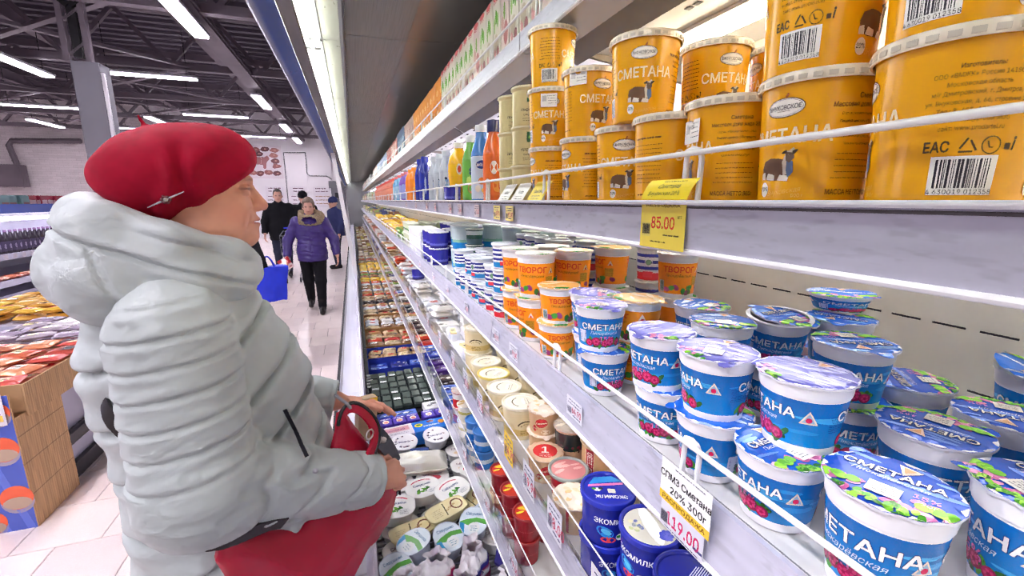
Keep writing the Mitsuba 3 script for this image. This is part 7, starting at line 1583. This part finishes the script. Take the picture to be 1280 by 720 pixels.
def rib(pts, width, thick, nrm=(0, 1, 0)):
    """flat band along a polyline, its face towards nrm"""
    p = np.asarray(pts, float); t = np.gradient(p, axis=0); t /= np.linalg.norm(t, axis=1, keepdims=True); nn = np.asarray(nrm, float); b = np.cross(t, nn); b /= np.linalg.norm(b, axis=1, keepdims=True); m = np.cross(b, t)
    q = np.stack([p - b * width / 2 - m * thick / 2, p + b * width / 2 - m * thick / 2, p + b * width / 2 + m * thick / 2, p - b * width / 2 + m * thick / 2], 1); n = len(p); V = q.reshape(-1, 3); F = []
    for i in range(n - 1):
        for j in range(4): k = (j + 1) % 4; F += [[4 * i + j, 4 * i + k, 4 * i + 4 + k], [4 * i + j, 4 * i + 4 + k, 4 * i + 4 + j]]
    F += [[0, 2, 1], [0, 3, 2], [4 * n - 4, 4 * n - 3, 4 * n - 2], [4 * n - 4, 4 * n - 2, 4 * n - 1]]
    m_ = trimesh.Trimesh(V, F, process=False); m_.fix_normals(); return m_
def fw(m):
    g = FW.mesh(m); g.fix_normals() if g.is_watertight else None; return g
# pocket slit, snap button
_pk2 = on_side(_jk, [(.092 + .004 * k, 1.115 - .0135 * k) for k in range(7)], -.0015)
add(_w + '__jacket__pocket', ply(FW.mesh(rib(_pk2, .0075, .004)), 'm_trousers'))
add(_w + '__jacket__snap_button', ply(FW.mesh(trimesh.creation.icosphere(2, .0055, ).apply_translation((.128, surf(_jk, .128, 1.0) + .002, 1.0))), 'm_steel', True))
# beret
_bR = trimesh.transformations.rotation_matrix(math.radians(-17), (0, 1, 0))[:3, :3]
def w_beret(P):
    n1 = meshkit.noise(P * [16, 10, 10] + 3, 6) - .5
    d = ell(P, (-.027, 0, 1.618), (.137, .120, .083), _bR)
    d = smin(d, ell(P, (-.075, 0, 1.588), (.092, .100, .075)), .05)
    d = smin(d, ell(P, (.015, 0, 1.600), (.092, .086, .066)), .03)
    ph = np.arctan2(P[:, 1], P[:, 0] + .03); rr = np.sqrt((P[:, 0] + .03) ** 2 + P[:, 1] ** 2)
    d = d + .0062 * np.sin(8 * ph + 7 * n1 + 2) * np.clip(rr / .11, 0, 1) * np.clip((1.70 - P[:, 2]) / .08, 0, 1) + .006 * n1
    rim = P[:, 2] - (1.540 + .73 * P[:, 0]); rim = rim / 1.238
    d = smax(d, -rim - .0, .014)
    d = smin(d, cap(P, (-.078, 0, 1.690), (-.088, .002, 1.712), .0042, .0036), .008)
    return d
_br = nets(w_beret, (-.20, -.15, 1.42), (.14, .15, 1.73), .0045)
add(_w + '__beret', ply(FW.mesh(_br), 'm_felt', True))
# brooch: a pin with a small flower and a stone
_bp0 = [(-.088 + .0042 * k, 1.536 + .0021 * k) for k in range(15)]; _bw = [surf(_br, u, z, 1, .012) for u, z in _bp0]
_bpts = [(u, w_ + .0045, z) for (u, z), w_ in zip(_bp0, np.linspace(_bw[0], _bw[-1], 15))]
add(_w + '__brooch', ply(FW.mesh(tube(_bpts, [.0008 + .0012 * math.sin(math.pi * k / 14) for k in range(15)], 6)), 'm_steel', 50))
_bc = np.array(_bpts[7]); mat('m_silver', (206, 200, 196), .25, metallic=.9); mat('m_garnet', (80, 20, 30), .15, coat=.8)
add(_w + '__brooch__flower', ply(FW.mesh(cat_mesh([trimesh.creation.icosphere(1, .0036).apply_translation(_bc + [.0058 * math.cos(a), .001, .0058 * math.sin(a)]) for a in np.arange(6) * 1.047])), 'm_garnet', True))
add(_w + '__brooch__stone', ply(FW.mesh(trimesh.creation.icosphere(2, .0040).apply_translation(_bc + [0, .003, 0])), 'm_silver', True))

# ---- the red handbag and the carton held in the other hand
BA, BB = np.array((-.05, .290)), np.array((.40, .012)); BE = (BB - BA) / np.linalg.norm(BB - BA); BN = np.array((-BE[1], BE[0]))
if BN[1] < 0: BN = -BN
def bag_pt(s, n, z): q = BA + BE * s + BN * n; return (q[0], q[1], z)
_bo = Polygon([(-.005, .895), (.02, .945), (.10, .90), (.18, .85), (.26, .90), (.285, .985), (.31, 1.055), (.345, 1.03), (.40, .92), (.452, .845), (.505, .752), (.485, .69), (.445, .635), (.36, .622), (.27, .58), (.16, .54), (.10, .58), (.05, .70)]).buffer(.02).buffer(-.02)
_bo = np.array(_bo.simplify(.002).exterior.coords)[:-1]
def poly_sd(x, y, poly):
    a, b = poly, np.roll(poly, -1, 0); d = np.full(len(x), 1e9); ins = np.zeros(len(x), bool)
    for (ax, ay), (bx_, by) in zip(a, b):
        ex, ey = bx_ - ax, by - ay; t = np.clip(((x - ax) * ex + (y - ay) * ey) / (ex * ex + ey * ey + 1e-12), 0, 1); d = np.minimum(d, (x - ax - t * ex) ** 2 + (y - ay - t * ey) ** 2)
        c = ((ay > y) != (by > y)) & (x < (bx_ - ax) * (y - ay) / (by - ay + 1e-12) + ax); ins ^= c
    return np.where(ins, -1, 1) * np.sqrt(d)
def w_bag(P):
    q = P[:, :2] - BA; s, n, z = q @ BE, q @ BN, P[:, 2]
    e = poly_sd(s, z, _bo); n1 = meshkit.noise(P * [9, 9, 9] + 7, 8) - .5; n2 = meshkit.noise(np.stack([s * 26 + z * 14, z * 7, n * 5], 1), 9) - .5
    th = .016 + .040 * np.clip(-e / .11, 0, 1) ** .6 * np.clip((1.03 - z) / .16, .15, 1)
    return smax(e, np.abs(n + .01) - th, .028) + .008 * n1 + .007 * n2 + .004 * groove(z - .705 - .10 * (s - .25), .006) * (s > .05)
mat('m_leather', proc(lambda p, n, uv: mix((0.30, 0.003, 0.020), (0.44, 0.008, 0.034), fbm(p.x * 11, p.y * 11, p.z * 11))), 0.38, spec=.5, bump=lambda p, n, uv: fbm(p.x * 220, p.y * 220, p.z * 220, 2), scale=.0010, eps=.0008)
mat('m_black_leather', (20, 18, 19), 0.42); 
_bg = numbered('handbag'); lab(_bg, 'soft red leather handbag with black tassel strap held under the grey sleeve', 'handbag')
_bm = nets(w_bag, (-.14, -.06, .40), (.50, .42, 1.10), .006)
add(_bg + '__body', ply(FW.mesh(_bm), 'm_leather', True))
def barc(pts, n=16):
    p = np.asarray(pts, float); t = np.linspace(0, len(p) - 1, n); from_ = np.arange(len(p))
    from scipy.interpolate import CubicSpline
    return CubicSpline(from_, p)(t)
add(child(_bg, 'handle'), ply(FW.mesh(rib(barc([bag_pt(.285, .020, 1.03), bag_pt(.315, .032, 1.065), bag_pt(.350, .045, 1.03), bag_pt(.366, .052, .98), bag_pt(.345, .056, .94), bag_pt(.295, .056, .925)], 24), .022, .009, (BN[0], BN[1], 0))), 'm_leather', 40))
add(child(_bg, 'handle'), ply(FW.mesh(tube(barc([bag_pt(.278, .024, 1.035), bag_pt(.316, .036, 1.078), bag_pt(.360, .049, 1.035), bag_pt(.378, .056, .98), bag_pt(.352, .060, .930)], 24), .0042, 8)), 'm_black_leather', True))
add(_bg + '__zipper_pull', ply(FW.mesh(tube([bag_pt(.272, .03, 1.115), bag_pt(.300, .035, 1.082), bag_pt(.315, .03, 1.062)], [.004, .0035, .006], 8)), 'm_steel', True))
for s_, z_ in ((.345, .985), (.372, .955)):
    a = np.arange(18) * 2 * math.pi / 18; add(child(_bg, 'ring'), ply(FW.mesh(tube([bag_pt(s_ + .012 * math.cos(q), .055, z_ + .012 * math.sin(q)) for q in a], .0022, 6, True)), 'm_silver', True))
add(child(_bg, 'clasp'), ply(FW.mesh(cat_mesh([trimesh.creation.icosphere(2, .008).apply_translation(bag_pt(.392, .055, .945))])), 'm_silver', True))
_ts = barc([bag_pt(.375, .040, .965), bag_pt(.43, .020, .905), bag_pt(.478, .000, .84), bag_pt(.505, -.010, .79)], 12)
add(_bg + '__tassel_strap', ply(FW.mesh(rib(_ts, .050, .014, (BN[0], BN[1], .3))), 'm_black_leather', 40))
_fr = []
_fs = random.Random(5)
for k in range(18):
    f = (k + .5) / 18; s0, z0 = .452 + .05 * f, .865 - .085 * f; _fr.append(tube([bag_pt(s0 + .012, .004, z0), bag_pt(s0 + _fs.uniform(-.006, .006), .012, z0 - .045), bag_pt(s0 - .008 + _fs.uniform(-.01, .01), .010, z0 - .075 - .015 * _fs.random())], .0022, 5))
def strap_on(u, z):
    c, a, b = np.interp(z, ZT, TC), np.interp(z, ZT, TA) + .010, np.interp(z, ZT, TB) + .010; return (u, b * math.sqrt(max(0, 1 - ((u - c) / a) ** 2)), z)
_k = add(_bg + '__fringe', ply(FW.mesh(cat_mesh(_fr)), 'm_black_leather', True)); labels[_k] = {'kind': 'stuff'}
add(_bg + '__shoulder_strap', ply(FW.mesh(rib(barc([bag_pt(.10, .050, .92), bag_pt(.02, .035, .945), bag_pt(-.03, .0, .97)] + [strap_on(u, z) for u, z in ((-.08, 1.02), (-.115, 1.075), (-.150, 1.13), (-.180, 1.18))] + [(-.19, .09, 1.21), (-.16, .04, 1.23)], 26), .030, .005, (-.6, .8, 0))), 'm_black_leather', 40))
_bx2 = lambda p, r: trimesh.creation.cylinder(r, .008, sections=24)
def knob(p, r, t=.008):
    m_ = trimesh.creation.cylinder(r, t, sections=26); n_ = np.array([BN[0], BN[1], 0]); R_ = trimesh.geometry.align_vectors((0, 0, 1), n_); m_.apply_transform(R_); m_.apply_translation(p); return m_
def bag_face(s_, z_):
    V = np.asarray(_bm.vertices); q = V[:, :2] - BA; k = (np.abs(q @ BE - s_) < .012) & (np.abs(V[:, 2] - z_) < .012); return float((q[k] @ BN).max())
for s_, z_, r_ in ((.205, .668, .020), (.225, .645, .016)): add(child(_bg, 'stud'), ply(FW.mesh(knob(bag_pt(s_, bag_face(s_, z_) + .004, z_), r_)), 'm_black_leather', 40))
_lw = [(meshkit.text_mesh('LD', .016, .003, True).apply_translation((-.012, -.008, 0)))]
_g = _lw[0]; V = np.asarray(_g.vertices); nf = bag_face(.335, .80); Vn = np.array([bag_pt(.335 + a, nf + .002 + c, .80 + b - .3 * a) for a, b, c in V]); add(_bg + '__metal_letters', ply(FW.mesh(trimesh.Trimesh(Vn, _g.faces, process=False)), 'm_silver'))
# carton in the left hand
_ct = numbered('held_carton'); lab(_ct, 'small tan carton with yellow label held in the far hand above the deck', 'carton')
_cm = flat(cham(-.030, .030, -.016, .016, -.14, .0, .003)); _tw = T().translate([float(v) for v in FW.pt((.345, -.128, .955))]) @ T().rotate([0, 0, 1], 22) @ T().rotate([0, 1, 0], 4)
add(_ct + '__body', vply([(_cm, (176, 150, 122))], 'm_print')); scene[_ct + '__body']['to_world'] = _tw
add(_ct + '__label', vply([(flat(bx(.0302, .0308, -.015, .015, -.035, -.002)), (226, 186, 40)), (flat(bx(.006, .0302, -.0170, -.0163, -.035, -.002)), (226, 186, 40)), (flat(bx(.012, .030, -.0170, -.0163, -.12, -.085)), (226, 186, 40))], 'm_print')); scene[_ct + '__label']['to_world'] = _tw

# ---- other shoppers
mat('m_black_cloth', (22, 22, 27), .85, spec=.2); mat('m_purple', proc(lambda p, n, uv: mix((0.030, 0.014, 0.125), (0.052, 0.026, 0.19), fbm(p.x * 12, p.y * 12, p.z * 18))), .45, sheen=.3)
mat('m_fur', proc(lambda p, n, uv: mix((0.17, 0.125, 0.085), (0.40, 0.31, 0.22), fbm(p.x * 90, p.y * 90, p.z * 90))), .95, spec=.1); mat('m_hair', proc(lambda p, n, uv: mix((0.10, 0.065, 0.05), (0.22, 0.15, 0.11), fbm(p.x * 120, p.y * 120, p.z * 18))), .6)
mat('m_grey_hair', (92, 84, 82), .8); mat('m_jeans', (34, 38, 60), .85); mat('m_navy_cloth', (40, 46, 96), .8); mat('m_blue_bag', proc(lambda p, n, uv: mix((0.012, 0.02, 0.50), (0.02, 0.05, 0.72), fbm(p.x * 14, p.y * 14, p.z * 8))), .35)
def figure(key, H, pose, coat, coat_h, legs_m, shoe_m, hair, hair_m, fur=False, S=1.0, bulk=1.0, res=.010):
    """a clothed figure facing +u; pose: dict of joints (u, w, z) in metres of a 1.6 m tall person"""
    k = H / 1.6; fr = pose['frame']; g = lambda n: np.array(pose[n], float) * k
    hc = g('head'); nod = pose.get('nod', 0)
    def head(P):
        Q = P - hc; c_, s_ = math.cos(nod), math.sin(nod); Q = np.stack([Q[:, 0] * c_ - Q[:, 2] * s_, Q[:, 1], Q[:, 0] * s_ + Q[:, 2] * c_], 1) / k; A = Q.copy(); A[:, 1] = np.abs(A[:, 1])
        d = ell(Q, (-.015, 0, .03), (.092, .073, .098)); d = smin(d, ell(Q, (.028, 0, -.035), (.056, .052, .074)), .03); d = smin(d, ell(Q, (.064, 0, -.088), (.02, .022, .02)), .02)
        d = smax(d, -ell(A, (.088, .030, .006), (.016, .016, .010)), .012); d = smin(d, cap(Q, (.078, 0, .008), (.098, 0, -.026), .008, .012), .012); d = smin(d, ell(Q, (.082, 0, -.058), (.010, .022, .010)), .008); d = smin(d, ell(A, (-.01, .073, -.01), (.015, .009, .028)), .01)
        return d * k
    def limbs(P, r0, r1, r2, names):
        d = None
        for s in names:
            pts = [g(n + s) for n in ('shoulder_', 'elbow_', 'wrist_')]; c = chain(P, pts, (r0, r1, r2), .03); d = c if d is None else np.minimum(d, c)
        return d
    def body(P):
        d = smin(head(P), cap(P, hc + np.array((-.02, 0, -.20)) * k, hc + np.array((-.01, 0, -.06)) * k, .052 * k), .03)
        d = smin(d, ell(P, g('chest'), np.array((.10, .15, .20)) * k), .04); d = smin(d, ell(P, g('hip'), np.array((.11, .15, .14)) * k), .08); d = smin(d, limbs(P, .045 * k, .038 * k, .026 * k, 'lr'), .03)
        for s, sg in (('l', -1), ('r', 1)):
            d = smin(d, chain(P, [g('hipj_' + s), g('knee_' + s), g('ankle_' + s)], (.08 * k, .052 * k, .036 * k), .03), .03)
            e, w_ = g('elbow_' + s), g('wrist_' + s); dd = (w_ - e) / np.linalg.norm(w_ - e); d = smin(d, hand(P, w_ + dd * .01, dd, np.array((0, sg, .2)), np.array((1, 0, .2)), (.35, .5, .35), (.2, .2), .95 * k), .012)
        return d
    allp = np.array([np.array(v, float) * k for n, v in pose.items() if n not in ('frame', 'nod')]); lo, hi = allp.min(0) - .22, allp.max(0) + .22
    m = nets(body, lo, hi, min(res, .0085)); 
    V = np.asarray(m.vertices); col = np.tile(np.array((206, 158, 140.)), (len(V), 1)); hv = (V - hc) / k
    e = np.exp(-((np.abs(hv[:, 1]) - .03) / .012) ** 2 - ((hv[:, 2] - .006) / .008) ** 2) * (hv[:, 0] > .03); col = col * (1 - .75 * e[:, None]) + np.array((50, 40, 40)) * .75 * e[:, None]
    e = np.exp(-(hv[:, 1] / .022) ** 2 - ((hv[:, 2] + .058) / .007) ** 2) * (hv[:, 0] > .05); col = col * (1 - .6 * e[:, None]) + np.array((160, 84, 80)) * .6 * e[:, None]
    add(key + '__body', ply(fr.mesh(m), 'm_skin', True, color=lin(np.clip(col, 0, 255))))
    z0, quilt = coat_h
    def jacket(P):
        n1 = meshkit.noise(P * 16, 3) - .5; n2 = meshkit.noise(P * [28, 28, 44], 4) - .5
        d = smin(ell(P, g('chest'), np.array((.145, .20, .25)) * k * bulk), ell(P, g('hip') + np.array((0, 0, .0)), np.array((.165, .205, .20)) * k * bulk), .12)
        sk = cap(P, g('hip'), g('hip') * [1, 1, 0] + [0, 0, z0], .17 * k * bulk, .20 * k * bulk); d = smin(d, sk, .06)
        if quilt: zz = periodic(P[:, 2] - .02 * np.sin(P[:, 1] * 14), .105); d = d + .010 * groove(zz, .009) - .004 * np.cos(zz / .105 * 6.283)
        a = limbs(P, .078 * k * bulk, .068 * k * bulk, .050 * k, 'lr')
        for s in 'lr':
            e_, w_ = g('elbow_' + s), g('wrist_' + s); f = w_ - e_; tt = (P - e_) @ f / (f @ f); a = np.where(np.linalg.norm(P - w_, axis=1) < .12, np.maximum(a, (tt - .97) * np.linalg.norm(f)), a)
        d = smin(d, a, .022); d = smin(d, cap(P, g('shoulder_l'), g('shoulder_r'), .075 * k), .04) + .010 * n1 + .006 * n2
        d = smin(d, cap(P, hc + np.array((-.03, 0, -.20)) * k, hc + np.array((-.02, 0, -.125)) * k, .085 * k, .075 * k), .02)
        d = d + .008 * groove(P[:, 1], .006) * (P[:, 0] > 0)
        return smax(d, z0 - P[:, 2], .015)
    add(key + '__coat', ply(fr.mesh(nets(jacket, lo, hi, res)), coat, True))
    def trousers(P):
        d = None
        for s in 'lr':
            c = chain(P, [g('hipj_' + s), g('knee_' + s), g('ankle_' + s) + [0, 0, .02]], (.105 * k, .074 * k, .056 * k), .03) + .004 * (meshkit.noise(P * [14, 14, 30], 5) - .5); d = c if d is None else smin(d, c, .01)
        return d
    add(key + '__trousers', ply(fr.mesh(nets(trousers, lo - [0, 0, .05], [hi[0], hi[1], g('hip')[2] + .12], res)), legs_m, True))
    def shoes(P):
        d = None
        for s in 'lr':
            a = g('ankle_' + s); tip = a + np.array((.17, 0, 0)) * k; tip[2] = max(a[2] - .055 * k, .035); heel = a + np.array((-.04, 0, -.045)) * k; heel[2] = max(heel[2], .035)
            c = smin(cap(P, heel, tip, .044 * k, .036 * k), cap(P, a + [0, 0, .10 * k], a, .055 * k, .050 * k), .03); d = c if d is None else np.minimum(d, c)
        return smax(d, .002 - P[:, 2], .004)
    add(key + '__shoes', ply(fr.mesh(nets(shoes, [lo[0], lo[1], -.03], [hi[0], hi[1], .5], res)), shoe_m, True))
    def hairf(P):
        Q = (P - hc) / k; c_, s_ = math.cos(nod), math.sin(nod); Q = np.stack([Q[:, 0] * c_ - Q[:, 2] * s_, Q[:, 1], Q[:, 0] * s_ + Q[:, 2] * c_], 1); n1 = meshkit.noise(Q * 60, 2) - .5
        d = ell(Q, (-.02, 0, .038), (.100, .082, .104)) + .004 * n1
        if hair == 'hat': d = smin(ell(Q, (-.012, 0, .060), (.108, .090, .092)), cap(np.stack([Q[:, 0], np.abs(Q[:, 1]), Q[:, 2]], 1), (.075, .0, .035), (-.08, .05, .02), .018), .02); return smax(d, .012 - Q[:, 2] - .1 * Q[:, 0], .008) * k
        cut = Q[:, 0] - (.052 if hair == 'long' else .03) - .9 * (Q[:, 2] - .07) * (Q[:, 2] > .07); d = smax(d, np.where(Q[:, 2] > .085, -1, Q[:, 0] - .045), .012)
        if hair == 'short': d = smax(d, .0 - Q[:, 2] + .2 * Q[:, 0], .01) + .006
        else: d = smin(d, ell(Q, (-.09, 0, .0), (.04, .045, .05)), .02)
        return d * k
    add(key + '__' + ('hat' if hair == 'hat' else 'hair'), ply(fr.mesh(nets(hairf, hc - .2, hc + .2, .007)), hair_m, True))
    if fur:
        def furf(P):
            a = np.arange(0, 2 * math.pi, .35); ring = [hc + np.array((-.012 + .098 * math.cos(q), .128 * math.sin(q), -.140 - .040 * math.cos(q))) * k for q in a]; ring.append(ring[0])
            return smin(chain(P, ring, [.066 * k] * len(ring), .03), ell(P, hc + np.array((.045, 0, -.185)) * k, np.array((.085, .125, .055)) * k), .03) + .018 * (meshkit.noise(P * 70, 7) - .5) + .010 * (meshkit.noise(P * 150, 8) - .5)
        add(key + '__fur_collar', ply(fr.mesh(nets(furf, hc - .34, hc + .12, .006)), 'm_fur', True))
def walk_pose(fr, stride=.16, nod=0, armf=0.0, spread=0.0):
    return dict(frame=fr, nod=nod, head=(.02, 0, 1.48), chest=(0, 0, 1.14), hip=(0, 0, .86), shoulder_l=(-.01, -.17, 1.27), shoulder_r=(-.01, .17, 1.27), elbow_l=(-.02 + armf, -.245 - spread, 1.02), elbow_r=(-.02, .245 + spread, 1.02), wrist_l=(.06 + armf, -.27 - spread, .80), wrist_r=(.08, .27 + spread, .80),
                hipj_l=(0, -.085, .84), hipj_r=(0, .085, .84), knee_l=(.03 + stride * .35, -.085, .46), knee_r=(.03 - stride * .3, .085, .46), ankle_l=(stride * .55, -.08, .085), ankle_r=(-stride * .75, .08, .12 if stride > .1 else .085))
_p2 = numbered('person'); lab(_p2, 'woman in a purple down jacket with fur collar walking towards us, looking down', 'person')
figure(_p2, 1.57, walk_pose(Frame((-.57, 6.72), math.radians(-88)), .30, .28, 0, .055), 'm_purple', (.72, True), 'm_black_cloth', 'm_boot', 'long', 'm_hair', fur=True, bulk=.98)
_rp2 = numbered('red_food_pack'); lab(_rp2, 'red and white food pack carried in the hand of the purple-coated woman', 'food pack')
add(_rp2 + '__bag', pillow(.15, .17, .03, (170, 40, 50), (226, 200, 200), 77)['bag'], T().translate([-.90, 6.58, .70]) @ T().rotate([1, 0, 0], 75) @ T().rotate([0, 0, 1], 30))
_p3 = numbered('person'); lab(_p3, 'short-haired man in a black coat standing far down the aisle', 'person')
figure(_p3, 1.76, walk_pose(Frame((-1.42, 10.2), math.radians(-80)), .12, .1), 'm_black_cloth', (.75, False), 'm_jeans', 'm_boot', 'short', 'm_grey_hair')
_p4 = numbered('person'); lab(_p4, 'person with a black knitted hat behind the woman in purple', 'person')
figure(_p4, 1.72, walk_pose(Frame((-1.02, 10.9), math.radians(-95)), .08, .2), 'm_black_cloth', (.7, False), 'm_black_cloth', 'm_boot', 'hat', 'm_black_cloth')
_p5 = numbered('person'); lab(_p5, 'person in a dark coat half hidden behind the red-bereted woman, carrying a blue bag', 'person')
figure(_p5, 1.68, walk_pose(Frame((-1.01, 4.28), math.radians(60)), .06), 'm_black_cloth', (.62, False), 'm_black_cloth', 'm_boot', 'hat', 'm_black_cloth')
_p6 = numbered('person'); lab(_p6, 'person with a blue cap far away beside the dairy case', 'person')
figure(_p6, 1.60, walk_pose(Frame((-.40, 10.9), math.radians(-150)), .05), 'm_navy_cloth', (.75, False), 'm_jeans', 'm_boot', 'hat', 'm_navy_cloth')
# blue carrier bag
def bluebag(P):
    q = P; n1 = meshkit.noise(P * [14, 14, 9], 4) - .5
    hw = .105 + .03 * np.clip((q[:, 2] + .14) / .28, 0, 1); d = np.maximum(np.maximum(np.abs(q[:, 0]) - hw, np.abs(q[:, 1]) - .05 - .02 * np.cos(q[:, 0] * 12)), np.abs(q[:, 2]) - .14); return d - .008 + .018 * n1
_bb2 = numbered('blue_bag'); lab(_bb2, 'bright blue plastic carrier bag hanging from the hand of the dark-coated person', 'bag')
_fb = Frame((-.715, 4.20, .845), math.radians(20)); add(_bb2 + '__body', ply(_fb.mesh(nets(bluebag, (-.19, -.12, -.19), (.19, .12, .19), .008)), 'm_blue_bag', True))
for s in (-1, 1): add(child(_bb2, 'handle'), ply(_fb.mesh(tube(barc([(-.06, .03 * s, .13), (-.03, .015 * s, .20), (.0, .004 * s, .235), (.03, .015 * s, .20), (.06, .03 * s, .13)]), .006, 6)), 'm_blue_bag', True))
# shopping trolley between the far shoppers
_sc = numbered('shopping_trolley'); lab(_sc, 'grey wire shopping trolley beside the man in the black coat', 'shopping trolley')
for z in (.55, .72, .90): add(child(_sc, 'basket_hoop'), ply(tube([(-1.30, 9.1, z), (-.98, 9.1, z), (-.94, 9.85, z + .04), (-1.34, 9.85, z + .04)], .007, 6, True), 'm_steel', True))
for k in range(14):
    x = -1.30 + .32 * (k % 7) / 6; y = 9.1 if k < 7 else 9.85; add(child(_sc, 'basket_wire'), ply(tube([(x, y, .54), (x, y, .90 + (.04 if k >= 7 else 0))], .004, 5), 'm_steel', True))
for x in (-1.26, -1.02): add(child(_sc, 'leg'), ply(tube([(x, 9.15, .06), (x, 9.2, .14), (x, 9.8, .2), (x, 9.84, .95)], .011, 6), 'm_steel', True))
for x in (-1.26, -1.02):
    for y in (9.15, 9.78): add(child(_sc, 'caster'), ply(trimesh.creation.cylinder(.05, .025, sections=16, transform=trimesh.transformations.rotation_matrix(math.pi / 2, (0, 1, 0))).apply_translation((x, y, .052)), 'm_dark', 40))
add(_sc + '__handle', ply(tube([(-1.33, 9.92, 1.0), (-.95, 9.92, 1.0)], .016, 8), 'm_blue_bag', True))
